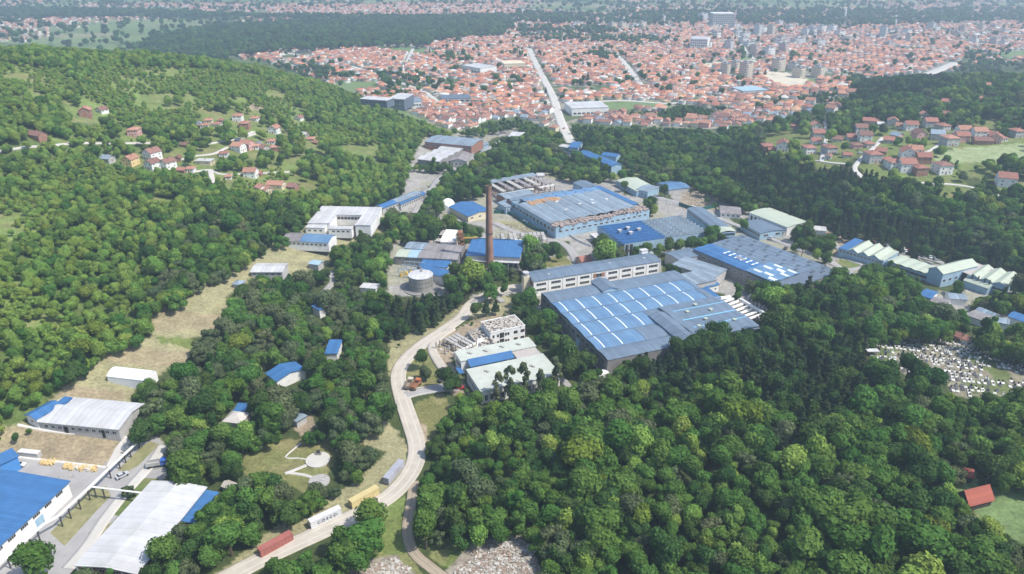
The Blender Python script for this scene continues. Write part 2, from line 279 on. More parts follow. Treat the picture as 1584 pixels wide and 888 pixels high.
# ---------------------------------------------------------------- objects and meshes
def link(name, me, parent=None, loc=None, rz=0.0):
    o = bpy.data.objects.new(name, me); C.objects.link(o)
    if parent is not None: o.parent = parent
    if loc is not None: o.location = loc
    if rz: o.rotation_euler.z = rz
    return o
def tag(o, label=None, cat=None, group=None, kind=None):
    if label: o['label'] = label
    if cat: o['category'] = cat
    if group: o['group'] = group
    if kind: o['kind'] = kind
    return o
def thing(name, label, cat, loc, rz=0.0, group=None):
    return tag(link(name, None, None, loc, rz), label, cat, group)
class MB:
    """collects faces and makes ONE mesh"""
    def __init__(s): s.v = []; s.f = []; s.m = []
    def face(s, pts, m=0):
        i = len(s.v); s.v += [tuple(p) for p in pts]; s.f.append(tuple(range(i, i+len(pts)))); s.m.append(m)
    def box(s, x0, y0, z0, x1, y1, z1, m=0, bot=True):
        p = [(x0,y0,z0),(x1,y0,z0),(x1,y1,z0),(x0,y1,z0),(x0,y0,z1),(x1,y0,z1),(x1,y1,z1),(x0,y1,z1)]
        i = len(s.v); s.v += p
        for q in [(4,5,6,7),(0,1,5,4),(1,2,6,5),(2,3,7,6),(3,0,4,7)]+([(3,2,1,0)] if bot else []): s.f.append(tuple(i+k for k in q)); s.m.append(m)
    def obox(s, c, ax, hx, hy, z0, z1, m=0):
        """box with centre c (xy), direction angle ax"""
        ca, sa = math.cos(ax), math.sin(ax); i = len(s.v)
        for z in (z0, z1):
            for a, b in ((-1,-1),(1,-1),(1,1),(-1,1)): s.v.append((c[0]+ca*a*hx-sa*b*hy, c[1]+sa*a*hx+ca*b*hy, z))
        for q in [(4,5,6,7),(0,1,5,4),(1,2,6,5),(2,3,7,6),(3,0,4,7),(3,2,1,0)]: s.f.append(tuple(i+k for k in q)); s.m.append(m)
    def tube(s, a, b, ra, rb=None, n=8, m=0, cap=True):
        rb = ra if rb is None else rb; a = Vector(a); b = Vector(b); d = (b-a).normalized()
        u = d.cross(Vector((0,0,1)));  u = Vector((1,0,0)) if u.length < 1e-3 else u.normalized(); w = d.cross(u); i = len(s.v)
        for p, r in ((a, ra), (b, rb)):
            for k in range(n):
                t = 2*math.pi*k/n; s.v.append(tuple(p+(u*math.cos(t)+w*math.sin(t))*r))
        for k in range(n): k2 = (k+1) % n; s.f.append((i+k, i+k2, i+n+k2, i+n+k)); s.m.append(m)
        if cap: s.f.append(tuple(i+n+k for k in range(n))); s.m.append(m); s.f.append(tuple(i+n-1-k for k in range(n))); s.m.append(m)
    def mesh(s, name, mats, smooth=False):
        me = bpy.data.meshes.new(name); me.from_pydata(s.v, [], s.f)
        for m in (mats if isinstance(mats, (list, tuple)) else [mats]): me.materials.append(m)
        me.polygons.foreach_set('material_index', s.m)
        if smooth: me.polygons.foreach_set('use_smooth', [True]*len(s.f))
        me.update(); return me
    def build(s, name, mats, parent=None, loc=None, rz=0.0, smooth=False): return link(name, s.mesh(name, mats, smooth), parent, loc, rz)
def npmesh(name, v, f, mats, attrs=(), smooth=False):
    """v (N,3), f (M,k) arrays"""
    me = bpy.data.meshes.new(name); M, k = f.shape
    me.vertices.add(len(v)); me.vertices.foreach_set('co', np.asarray(v, np.float32).ravel())
    me.loops.add(M*k); me.loops.foreach_set('vertex_index', f.astype(np.int32).ravel())
    me.polygons.add(M); me.polygons.foreach_set('loop_start', np.arange(0, M*k, k, dtype=np.int32)); me.polygons.foreach_set('loop_total', np.full(M, k, np.int32))
    for m in (mats if isinstance(mats, (list, tuple)) else [mats]): me.materials.append(m)
    if smooth: me.polygons.foreach_set('use_smooth', np.ones(M, bool))
    me.update(calc_edges=True)
    for nm, typ, dom, arr in attrs:
        a = me.attributes.new(nm, typ, dom); a.data.foreach_set('value' if typ in ('FLOAT', 'INT') else 'color' if typ == 'FLOAT_COLOR' else 'vector', np.asarray(arr).ravel())
    return me
# ---------------------------------------------------------------- the ground: one sheet to the horizon
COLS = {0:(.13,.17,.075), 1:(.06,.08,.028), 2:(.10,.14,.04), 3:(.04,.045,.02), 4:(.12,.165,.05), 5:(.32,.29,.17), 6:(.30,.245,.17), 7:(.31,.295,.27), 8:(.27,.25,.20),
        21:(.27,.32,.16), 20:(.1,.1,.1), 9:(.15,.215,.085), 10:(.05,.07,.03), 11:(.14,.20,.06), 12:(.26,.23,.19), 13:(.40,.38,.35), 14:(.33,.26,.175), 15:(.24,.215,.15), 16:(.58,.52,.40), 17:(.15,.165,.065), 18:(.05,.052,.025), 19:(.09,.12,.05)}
CARR = np.array([COLS[i] for i in range(22)])
def build_ground():
    az = np.concatenate([np.arange(-180, -42, 3.0), np.arange(-42, 42, 0.2), np.arange(42, 180, 3.0)]); n = len(az)
    rr = np.concatenate([[4, 30, 60, 90], np.exp(np.arange(math.log(110), math.log(3400), 0.0058)), np.geomspace(3500, 26000, 30)])
    A, Rr = np.meshgrid(np.radians(az), rr); X = np.sin(A)*Rr; Y = np.cos(A)*Rr; Z = hgt(X, Y)
    fine = (Rr < 3500)
    Z = Z+np.where(fine, (vnoise(X, Y, 9, 3)-.5)*.5+(vnoise(X, Y, 2.6, 4)-.5)*.22*(Rr < 700), 0)*(np.hypot(X, Y) > 120)
    px, py, zc = proj(X, Y, Z)
    jx = (vnoise(X, Y, 3.5, 8)-.5)*3.0*700/np.maximum(zc, 150); jy = (vnoise(X, Y, 3.5, 9)-.5)*1.5*700/np.maximum(zc, 150)
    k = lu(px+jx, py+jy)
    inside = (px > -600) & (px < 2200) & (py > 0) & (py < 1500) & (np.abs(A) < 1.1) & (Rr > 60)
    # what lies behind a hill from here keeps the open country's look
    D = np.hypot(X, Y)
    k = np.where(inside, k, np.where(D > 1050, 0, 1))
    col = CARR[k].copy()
    # fields of the plain: strips of their own crop colour
    th = 0.35; U = X*math.cos(th)+Y*math.sin(th); V = -X*math.sin(th)+Y*math.cos(th)
    fu = np.floor(U/170+np.floor(V/90)*.37); fv = np.floor(V/(90)); hh = np.modf(np.abs(np.sin(fu*127.1+fv*311.7)*43758.5453))[0]
    crops = np.array([(.14,.20,.08),(.17,.23,.09),(.11,.16,.06),(.24,.24,.13),(.19,.22,.11),(.08,.12,.05)]); cc = crops[(hh*5.999).astype(int)]
    pl = (k == 0); col[pl] = cc[pl]
    vg = (vnoise(X, Y, 38, 1)*.6+vnoise(X, Y, 11, 2)*.4)[..., None]
    ds = np.isin(k, [5, 14])[..., None]; col = np.where(ds, col*(1-vg*.4)+np.array([.17,.19,.08])*vg*.4, col)
    gr = np.isin(k, [4, 11, 17])[..., None]; col = np.where(gr, col*(.75+.5*vg)+np.array([.09,.06,.02])*(1-vg)*.6, col)
    wr = gr & (vnoise(X, Y, 7, 15)[..., None] > .68); col = np.where(wr, col*.6+np.array([.10,.085,.045]), col)
    ct = (k == 8)[..., None]; v3 = vnoise(X, Y, 14, 6)[..., None]; col = np.where(ct & (v3 > .55), np.array([.10,.13,.06]), col)
    gv = (k == 15)[..., None]; col = np.where(gv & (v3 > .5), np.array([.13,.16,.06]), col)
    co_ = (k == 7)[..., None]; col = np.where(co_ & (vg > .58), col*.6+np.array([.10,.10,.05]), col)
    rb = (k == 12)[..., None]; v5 = vnoise(X, Y, 1.3, 12)[..., None]; col = np.where(rb, col*(.6+.9*v5), col)
    nr = len(rr); idx = np.arange(nr*n).reshape(nr, n); nx = np.roll(idx, -1, 1)
    f = np.stack([idx[:-1], idx[1:], nx[1:], nx[:-1]], -1).reshape(-1, 4)[:, ::-1]
    V_ = np.stack([X, Y, Z], -1).reshape(-1, 3)
    c4 = np.concatenate([col, np.ones(col.shape[:2]+(1,))], -1).reshape(-1, 4)
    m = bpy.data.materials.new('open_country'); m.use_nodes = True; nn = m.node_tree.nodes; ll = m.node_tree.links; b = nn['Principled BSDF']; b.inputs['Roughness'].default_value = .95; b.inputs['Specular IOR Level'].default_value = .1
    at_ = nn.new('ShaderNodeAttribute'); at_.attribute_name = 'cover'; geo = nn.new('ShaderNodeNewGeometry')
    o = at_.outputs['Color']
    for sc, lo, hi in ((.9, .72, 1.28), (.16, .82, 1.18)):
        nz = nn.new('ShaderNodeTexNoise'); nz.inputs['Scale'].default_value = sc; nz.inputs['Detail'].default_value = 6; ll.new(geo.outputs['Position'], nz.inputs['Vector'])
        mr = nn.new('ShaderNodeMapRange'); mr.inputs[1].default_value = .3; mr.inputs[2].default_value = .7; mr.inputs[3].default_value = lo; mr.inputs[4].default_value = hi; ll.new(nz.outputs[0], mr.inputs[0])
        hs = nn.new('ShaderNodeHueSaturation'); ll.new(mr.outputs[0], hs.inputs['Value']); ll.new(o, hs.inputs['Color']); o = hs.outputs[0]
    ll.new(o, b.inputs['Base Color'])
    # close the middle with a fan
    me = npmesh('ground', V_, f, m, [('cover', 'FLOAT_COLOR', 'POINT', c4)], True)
    return tag(link('ground', me), kind='structure')
build_ground()
# ---------------------------------------------------------------- roads and draped sheets
def smooth_line(P, step=2.0):
    P = [Vector(p) for p in P]; out = []
    Q = [P[0]*2-P[1]]+P+[P[-1]*2-P[-2]]
    for i in range(1, len(Q)-2):
        a, b, c, d = Q[i-1:i+3]; n = max(2, int((c-b).length/step))
        for k in range(n):
            t = k/n; out.append(.5*((2*b)+(c-a)*t+(2*a-5*b+4*c-d)*t*t+(3*b-a-3*c+d)*t**3))
    out.append(Q[-2]); return out
ROADS = []; LT = LU.copy()      # LT: where trees may not stand in the way
def road(pts, width, m, name='road', lift=.22, kerb=None, clear=True, ends=None, track=None):
    P = [at(*p) for p in pts]; L = smooth_line([Vector((p.x, p.y)) for p in P]); n = len(L); W = [width]*n if not ends else list(np.interp(np.linspace(0, 1, n), [0, 1], ends))
    v = []; K = 13 if track else 5
    for i, p in enumerate(L):
        d = (L[min(i+1, n-1)]-L[max(i-1, 0)]).normalized(); s = Vector((-d.y, d.x))
        for k in range(K):
            q = p+s*W[i]*(.5-k/(K-1)); v.append((q.x, q.y, 0))
    v = np.array(v); h = hgt(v[:,0], v[:,1]).reshape(n, K); h = h.max(1, keepdims=True)*.5+h*.5
    v[:,2] = h.ravel()+lift
    ie = np.concatenate([np.arange(n)*K]); low = v.copy()
    f = np.array([(i*K+k, (i+1)*K+k, (i+1)*K+k+1, i*K+k+1) for i in range(n-1) for k in range(K-1)])
    # a skirt down both edges so the surface has thickness
    sk = []; vv = [v]; base = len(v)
    e = np.concatenate([v[0::K], v[K-1::K]]).copy(); e[:,2] -= .8; vv.append(e)
    for i in range(n-1): sk.append((i*K, base+i, base+i+1, (i+1)*K)); sk.append((i*K+K-1, (i+1)*K+K-1, base+n+i+1, base+n+i))
    o = tag(link(name, npmesh(name, np.concatenate(vv), np.concatenate([f, np.array(sk)]), m, smooth=False)), kind='structure')
    for i in range(0, n-1):
        q = v[[i*K, i*K+K-1, (i+1)*K+K-1, (i+1)*K]]; qx, qy, qz = proj(q[:,0], q[:,1], q[:,2])
        if qz.min() < 900: paint('hard', list(zip(qx, qy)), LT)
    if track:
        o.data.materials.append(track); mi = np.zeros(len(o.data.polygons), np.int32); q = np.arange((n-1)*(K-1)) % (K-1); mi[:(n-1)*(K-1)][np.isin(q, [3, 8])] = 1; o.data.polygons.foreach_set('material_index', mi)
    if clear: ROADS.append((np.array([[q.x, q.y] for q in L]), width/2))
    if kerb:
        for s_ in (0, K-1):
            mb = MB()
            for i in range(n-1):
                a = Vector(v[i*K+s_]); b_ = Vector(v[(i+1)*K+s_]); d = (b_-a); d.z = 0; d.normalize(); t = Vector((-d.y, d.x, 0))*.14; u = Vector((0,0,.14)); dn = Vector((0,0,-.7))
                mb.face([a-t+u, b_-t+u, b_+t+u, a+t+u]); mb.face([a-t+dn, b_-t+dn, b_-t+u, a-t+u]); mb.face([a+t+u, b_+t+u, b_+t+dn, a+t+dn])
            tag(mb.build('kerb', kerb), kind='structure')
    return o
def patch(pts, m, name='pavement', lift=.14, gs=3.0, world=None):
    P = [at(*p) for p in pts] if world is None else world
    P2 = [Vector((p.x, p.y)) for p in P]
    dense = []
    for i, p in enumerate(P2):
        q = P2[(i+1) % len(P2)]; k = max(1, int((q-p).length/gs)); dense += [p.lerp(q, t/k) for t in range(k)]
    A = np.array([[p.x, p.y] for p in P2]); x0, y0 = A.min(0); x1, y1 = A.max(0); inner = []
    for X in np.arange(x0+gs/2, x1, gs):
        for Y in np.arange(y0+gs/2, y1, gs):
            ins = False
            for i in range(len(A)):
                ax, ay = A[i]; bx, by = A[i-1]
                if (ay > Y) != (by > Y) and X < (bx-ax)*(Y-ay)/(by-ay)+ax: ins = not ins
            if ins and min((Vector((X, Y))-d).length for d in dense) > gs*.45: inner.append(Vector((X, Y)))
    r = delaunay_2d_cdt(dense+inner, [], [list(range(len(dense)))], 1, 1e-4)
    V_ = np.array([[p.x, p.y] for p in r[0]]); z = hgt(V_[:,0], V_[:,1])+lift
    mb = MB(); mb.v = [(a[0], a[1], zz) for a, zz in zip(V_, z)]; mb.f = [tuple(f) for f in r[2]]; mb.m = [0]*len(mb.f)
    # thickness round the rim
    for i in range(len(dense)):
        a = dense[i]; b = dense[(i+1) % len(dense)]; za = G(a.x, a.y)+lift; zb = G(b.x, b.y)+lift
        mb.face([(a.x, a.y, za), (a.x, a.y, za-.6), (b.x, b.y, zb-.6), (b.x, b.y, zb)])
    return tag(mb.build(name, m), kind='structure')
# the winding gravel road past the works
main = [(330,905),(400,868),(455,842),(520,812),(575,785),(615,757),(640,722),(645,690),(635,655),(622,615),(616,580),(628,556),(652,534),(690,508),(715,490),(730,470),(762,453),(800,444),(822,452)]
WORN = mat('rolled_gravel', (.53,.49,.42), .95, .06, .8, (.42,.38,.32), .6, .15)
road(main, 6.6, GRAV, 'road', .3, track=WORN)
road([(640,745),(636,780),(630,820),(640,855),(668,880),(700,905)], 3.4, TRACK, 'road', .26, track=mat('rolled_dirt', (.40,.34,.26), .95, .1, .6, (.25,.21,.15), .6, .3))
road([(628,612),(650,606),(690,600),(712,600)], 5.0, ASPH, 'road', .34, KERB)
road([(700,508),(680,522),(668,538),(678,560),(692,582),(694,600)], 4.2, GRAV, 'path', .3)
road([(730,470),(745,461),(765,459),(778,468)], 3.0, ASPH, 'path', .36)
road([(820,462),(870,510),(915,555),(940,580)], 3.5, ASPH, 'path', .2)
road([(812,528),(850,565),(895,615)], 3.0, ASPH, 'path', .2)
# lower left yard
patch([(-60,700),(30,705),(60,712),(150,722),(165,726),(190,690),(215,678),(243,674),(254,690),(250,742),(236,746),(150,830),(118,876),(95,905),(-60,905)], ASPH, 'pavement', .14)
patch([(192,676),(213,679),(175,722),(163,724),(178,695)], PAVE, 'path', .2)
patch([(182,728),(215,695),(232,683),(247,688),(215,720),(198,730)], LAWND, 'grass', .2)
patch([(140,756),(165,753),(172,768),(150,790),(100,845),(78,825)], LAWND, 'grass', .2)
patch([(168,793),(200,748),(215,740),(247,741),(236,752),(186,800)], LAWN, 'grass', .2)
patch([(136,826),(150,812),(178,810),(150,838)], LAWND, 'grass', .2)
road([(105,880),(135,845),(165,800),(195,762),(235,716),(252,690)], 4.0, PAVE, 'path', .24)
road([(0,704),(62,712),(165,724)], .8, KERB, 'kerb', .5)
road([(28,658),(120,672),(205,678)], .9, KERB, 'kerb', .5)
# park circle and paths
def disc(px, py, r, m, name, lift=.3):
    c = at(px, py); return patch(None, m, name, lift, 2.0, world=[Vector((c.x+r*math.cos(t), c.y+r*math.sin(t), 0)) for t in np.linspace(0, 2*math.pi, 25)[:-1]])
disc(492, 712, 4.3, PAVE, 'plaza', .4)
road([(474,720),(455,728),(441,733)], 1.3, PAVE, 'path', .3)
road([(446,732),(470,735),(485,740)], 1.1, PAVE, 'path', .3)
road([(474,711),(458,709),(441,708),(465,686)], .45, PAVE, 'path', .3)
disc(494, 745, 3.6, mat('grey_rubble_bed', (.36,.35,.33), .9, .25, 1.5), 'plaza', .34)
# lanes of the two hillsides
for P, w in [([(-10,236),(40,228),(75,226),(120,222),(150,222),(200,222),(256,221),(300,224),(340,220),(372,214),(400,206)],2.2),([(275,248),(300,242),(330,238),(352,228)],2.4),
             ([(300,266),(325,263),(345,270),(400,268),(450,266)],2.2),([(325,263),(328,278),(326,284)],3.5),
             ([(392,204),(372,214),(368,222)],3.0)]: road(P, w, PAVE, 'road', .3)
for P, w in [([(1275,186),(1278,200),(1276,225),(1270,250)],3.2),([(1365,213),(1350,230),(1330,248),(1322,262),(1335,276)],3.5),([(1262,249),(1285,252),(1310,254)],2.6),([(1384,280),(1420,283),(1440,284),(1475,286),(1505,291),(1545,303),(1570,307)],2.6),
             ([(1480,200),(1470,212),(1440,232),(1430,236)],2.6)]: road(P, w, PAVE, 'road', .3)
# works lanes
for P, w in [([(640,330),(655,305),(668,292),(650,300),(625,310)],4),([(668,292),(680,275),(705,262),(740,240),(780,215),(800,205)],4.5),([(905,440),(880,385),(850,372),(800,360),(765,345)],5),
             ([(1000,300),(1060,318),(1130,345),(1200,372),(1270,400),(1330,430)],4.5),([(880,262),(910,270),(960,282),(1003,300)],2.5),([(872,230),(885,245),(900,255)],2),([(485,470),(505,448),(515,435),(512,420)],3.5),
             ([(1290,375),(1310,400),(1335,412),(1300,420)],3),([(1340,378),(1400,392),(1450,405),(1500,422)],4)]: road(P, w, ASPH, 'road', .28)
# streets of the town
for P, w in [([(818,75),(828,98),(842,125),(855,150),(866,185),(876,208),(884,222)],10),([(955,86),(972,105),(992,133)],8),([(430,80),(500,92),(560,108),(600,122),(650,140),(680,160)],7),([(640,72),(632,90),(628,100)],6),
             ([(700,100),(650,110),(620,112)],5),([(1143,55),(1150,75),(1165,92)],9),([(1434,115),(1460,105),(1478,97)],16),([(875,162),(960,156),(1040,160),(1110,150)],6),([(860,186),(820,176),(770,170)],5)]: road(P, w, PAVE, 'road', .5)
# ---------------------------------------------------------------- buildings
FOOT = []      # footprints (centre, half sizes, angle) kept free of trees
def hull(pts):
    pts = sorted(set((float(x), float(y)) for x, y in pts)); out = []
    for rng_ in (pts, pts[::-1]):
        h_ = []
        for p in rng_:
            while len(h_) > 1 and (h_[-1][0]-h_[-2][0])*(p[1]-h_[-2][1])-(h_[-1][1]-h_[-2][1])*(p[0]-h_[-2][0]) <= 0: h_.pop()
            h_.append(p)
        out += h_[:-1]
    return out
def block(cx, cy, hx, hy, rz, z0, h, keep=()):
    c_, s_ = math.cos(rz), math.sin(rz); P = np.array([(cx+a*hx*c_-b_*hy*s_, cy+a*hx*s_+b_*hy*c_, z0+z) for a in (-1,1) for b_ in (-1,1) for z in (0, h)])
    px, py, _ = proj(P[:,0], P[:,1], P[:,2]); paint('hard', hull(list(zip(px, py))), LT, keep)
WOODS = [CL[k] for k in ('wood','shaded_darkwood','pine')]
class B:
    """frame of a building: s runs 0..1 from A to B, t 0..1 away from that side"""
    def __init__(s, name, label, cat, A, Bp, Cc, h, group=None, dz=None):
        a = at(*A, h); z0 = a.z if dz is None else dz
        a, b, c = [Vector(atz(*p, z0+h)[:2]) for p in (A, Bp, Cc)]
        u = (b-a).normalized(); v = Vector((-u.y, u.x)); W = (c-a).dot(v); s.flip = W < 0
        s.L = (b-a).length; s.W = abs(W); s.h = h
        if s.flip: org = b; ux = -u
        else: org = a; ux = u
        s.rz = math.atan2(ux.y, ux.x); s.org = org; s.z0 = z0
        s.e = thing(name, label, cat, (org.x, org.y, z0), s.rz, group)
        cc = org+ux*s.L/2+Vector((-ux.y, ux.x))*s.W/2
        FOOT.append((cc.x, cc.y, s.L/2, s.W/2, s.rz)); block(*FOOT[-1], z0, h, WOODS)
        s.cache = {}
    def x(s, t): return (1-t)*s.L if s.flip else t*s.L
    def p(s, a, b, z=0): return (s.x(a), b*s.W, z)
    def part(s, name, mb, mats, **k): return mb.build(name, mats, s.e, **k)
    def uv(s, px, py, h=None):
        q = Vector(atz(px, py, s.z0+(s.h if h is None else h))[:2])-s.org; ux = Vector((math.cos(s.rz), math.sin(s.rz)))
        a = q.dot(ux)/s.L; b = q.dot(Vector((-ux.y, ux.x)))/s.W
        return ((1-a) if s.flip else a, b)
def prof(kind, rise, n=1):
    if kind == 'flat': return [(0, 0), (1, 0)]
    if kind == 'shed': return [(0, 0), (1, rise)]
    if kind == 'shedr': return [(0, rise), (1, 0)]
    if kind == 'gable': return [(i/(2*n), rise*(i % 2)) for i in range(2*n+1)]
    if kind == 'barrel': return [(0,0)]+[((i+.5-.5*math.cos(math.pi*k/8))/n, rise*math.sin(math.pi*k/8)) for i in range(n) for k in range(1, 9)]
    if kind == 'vault': return [(0,0)]+[((i+k/6)/n, rise*math.sin(math.pi*k/6)) for i in range(n) for k in range(1, 7)]
    if kind == 'saw':
        out = [(0, 0)]
        for i in range(n): out += [((i+.82)/n, rise), ((i+1)/n, 0)]
        return out
    if kind == 'saw2':
        out = []
        for i in range(n): out += [(i/n, rise), ((i+.97)/n, 0)]
        return out+[(1, 0)]
def walls(b, pr, axis, m, s0=0, s1=1, t0=0, t1=1, h=None, name='wall', base=-2.5, lift=0):
    """box from the ground to the profile; profile runs across t when axis=='s' (ridge along s)"""
    h = b.h if h is None else h; mb = MB(); X0, X1 = sorted((b.x(s0), b.x(s1))); Y0, Y1 = t0*b.W, t1*b.W
    if axis == 's':
        q = [(Y0+(Y1-Y0)*a, h+z+lift) for a, z in pr]
        for X, rev in ((X0, 0), (X1, 1)):
            for (y0, za), (y1, zb) in zip(q[:-1], q[1:]):
                if y1-y0 < 1e-6: continue
                f = [(X, y1, base), (X, y0, base), (X, y0, za), (X, y1, zb)]; mb.face(f[::-1] if rev else f)
        mb.face([(X0, Y0, base), (X1, Y0, base), (X1, Y0, q[0][1]), (X0, Y0, q[0][1])]); mb.face([(X1, Y1, base), (X0, Y1, base), (X0, Y1, q[-1][1]), (X1, Y1, q[-1][1])])
    else:
        q = [(X0+(X1-X0)*a, h+z+lift) for a, z in pr]
        for Y, rev in ((Y0, 0), (Y1, 1)):
            for (x0, za), (x1, zb) in zip(q[:-1], q[1:]):
                if x1-x0 < 1e-6: continue
                f = [(x0, Y, base), (x1, Y, base), (x1, Y, zb), (x0, Y, za)]; mb.face(f[::-1] if rev else f)
        mb.face([(X0, Y1, base), (X0, Y0, base), (X0, Y0, q[0][1]), (X0, Y1, q[0][1])]); mb.face([(X1, Y0, base), (X1, Y1, base), (X1, Y1, q[-1][1]), (X1, Y0, q[-1][1])])
    return b.part(name, mb, m)
def roof(b, pr, axis, m, s0=0, s1=1, t0=0, t1=1, h=None, oh=.45, th=.28, name='roof', ohe=None, parent=None):
    h = b.h if h is None else h; mb = MB(); X0, X1 = sorted((b.x(s0), b.x(s1))); Y0, Y1 = t0*b.W, t1*b.W; ohe = oh if ohe is None else ohe
    if axis == 's': q = [(Y0+(Y1-Y0)*a, h+z) for a, z in pr]; E0, E1 = X0-ohe, X1+ohe
    else: q = [(X0+(X1-X0)*a, h+z) for a, z in pr]; E0, E1 = Y0-ohe, Y1+ohe
    # carry the end slopes out over the eaves
    def ext(p, r, d):
        sl_ = 0 if abs(p[0]-r[0]) < 1e-6 else (p[1]-r[1])/(p[0]-r[0])
        sl_ = max(-1.0, min(1.0, sl_)); return (p[0]+d, p[1]+sl_*d)
    if oh > 0: q[0] = ext(q[0], q[1], -oh); q[-1] = ext(q[-1], q[-2], oh)
    P = (lambda e, a, z: (e, a, z)) if axis == 's' else (lambda e, a, z: (a, e, z))
    for (a0, z0), (a1, z1) in zip(q[:-1], q[1:]):
        f = [P(E0, a0, z0+th), P(E1, a0, z0+th), P(E1, a1, z1+th), P(E0, a1, z1+th)]
        mb.face(f if axis == 's' else f[::-1])
        f = [P(E0, a0, z0+.02), P(E0, a1, z1+.02), P(E1, a1, z1+.02), P(E1, a0, z0+.02)]
        mb.face(f if axis == 's' else f[::-1])
        for E in (E0, E1): mb.face([P(E, a0, z0+.02), P(E, a1, z1+.02), P(E, a1, z1+th), P(E, a0, z0+th)])
    for (a, z) in (q[0], q[-1]): mb.face([P(E0, a, z+.02), P(E1, a, z+.02), P(E1, a, z+th), P(E0, a, z+th)])
    return b.part(name, mb, m)
def hiproof(b, m, rise, oh=.5, th=.25, s0=0, s1=1, t0=0, t1=1, h=None, name='roof', parent=None):
    h = b.h if h is None else h; X0, X1 = sorted((b.x(s0), b.x(s1))); X0 -= oh; X1 += oh; Y0 = t0*b.W-oh; Y1 = t1*b.W+oh; w = min(X1-X0, Y1-Y0)/2; mb = MB()
    if X1-X0 >= Y1-Y0: r0, r1 = (X0+w*.95, (Y0+Y1)/2), (X1-w*.95, (Y0+Y1)/2)
    else: r0, r1 = ((X0+X1)/2, Y0+w*.95), ((X0+X1)/2, Y1-w*.95)
    a, bb, c, d = (X0,Y0,h+th), (X1,Y0,h+th), (X1,Y1,h+th), (X0,Y1,h+th); R0 = (*r0, h+rise+th); R1 = (*r1, h+rise+th)
    if X1-X0 >= Y1-Y0: mb.face([a,bb,R1,R0]); mb.face([bb,c,R1]); mb.face([c,d,R0,R1]); mb.face([d,a,R0])
    else: mb.face([a,bb,R0]); mb.face([bb,c,R1,R0]); mb.face([c,d,R1]); mb.face([d,a,R0,R1])
    for p, q in ((a,bb),(bb,c),(c,d),(d,a)): mb.face([(p[0],p[1],h+.02),(q[0],q[1],h+.02),q,p])
    mb.face([(p[0],p[1],h+.02) for p in (d,c,bb,a)])
    return b.part(name, mb, m)
WC = {}
def win_mesh(w, hh, n, fm, gm):
    k = (round(w, 2), round(hh, 2), n, fm.name, gm.name)
    if k not in WC:
        mb = MB(); fr = .09; mb.box(-w/2, -.05, 0, w/2, .1, hh, 0)
        pw = (w-fr*(n+1))/n
        for i in range(n):
            x = -w/2+fr+i*(pw+fr); mb.box(x, -.062, fr, x+pw, .0, hh-fr, 1, bot=False)
        WC[k] = mb.mesh('window', [fm, gm])
    return WC[k]
def side(b, sd, a, z, off=0.0):
    """location and turn for something fixed to a facade; a = 0..1 along it"""
    if sd == 'AB': return (b.x(a), -off, z), 0
    if sd == 'CD': return (b.x(a), b.W+off, z), math.pi
    first = (sd == 'A') != b.flip
    return ((-off if first else b.L+off), a*b.W, z), (-math.pi/2 if first else math.pi/2)
def windows(b, sd, n, w, hh, z, a0=0, a1=1, rows=1, dz=3.2, panes=2, fm=FRAME, gm=GLASS, name='window', off=0.0, skip=()):
    for r in range(rows):
        for i in range(n):
            if (r, i) in skip: continue
            loc, rz = side(b, sd, a0+(a1-a0)*(i+.5)/n, z+r*dz, off); link(name, win_mesh(w, hh, panes, fm, gm), b.e, loc, rz)
def door(b, sd, a, w=2.6, hh=3, m=STEEL, z=0, name='door'):
    loc, rz = side(b, sd, a, z); mb = MB(); mb.box(-w/2, -.09, -1, w/2, .05, hh); o = mb.build(name, m, b.e, loc, rz)
    m2 = MB(); m2.box(w*.32, -.13, .95, w*.36, -.09, 1.25); m2.build('handle', STEEL, o); return o
def overlay(b, pr, axis, m, s0, s1, t0, t1, name='skylight', h=None, th=.36, full=(0, 1)):
    """strip lying on a roof that follows the profile between t0..t1 (axis s) for s0..s1"""
    h = b.h if h is None else h; mb = MB(); a_ = np.array([p[0] for p in pr]); z_ = np.array([p[1] for p in pr])
    if axis == 's':
        cut = sorted(set([t0, t1]+[full[0]+(full[1]-full[0])*p for p in a_ if t0 < full[0]+(full[1]-full[0])*p < t1])); X0, X1 = sorted((b.x(s0), b.x(s1)))
        z = lambda t: h+float(np.interp((t-full[0])/(full[1]-full[0]), a_, z_))+th
        for c0, c1 in zip(cut[:-1], cut[1:]):
            y0, y1 = c0*b.W, c1*b.W; za, zb = z(c0), z(c1); mb.face([(X0,y0,za),(X1,y0,za),(X1,y1,zb),(X0,y1,zb)])
            mb.face([(X0,y0,za-.12),(X0,y0,za),(X0,y1,zb),(X0,y1,zb-.12)]); mb.face([(X1,y0,za-.12),(X1,y1,zb-.12),(X1,y1,zb),(X1,y0,za)])
        for c in (cut[0], cut[-1]): mb.face([(X0,c*b.W,z(c)-.12),(X1,c*b.W,z(c)-.12),(X1,c*b.W,z(c)),(X0,c*b.W,z(c))])
    return b.part(name, mb, m)
def vent(b, s, t, z, w=1.2, hh=1.0, m=None, name='roof_vent'):
    mb = MB(); X, Y, _ = b.p(s, t); mb.box(X-w/2, Y-w/2, z-.5, X+w/2, Y+w/2, z+hh*.6); mb.box(X-w*.65, Y-w*.65, z+hh*.6, X+w*.65, Y+w*.65, z+hh*.8)
    return b.part(name, mb, m or WHITE)
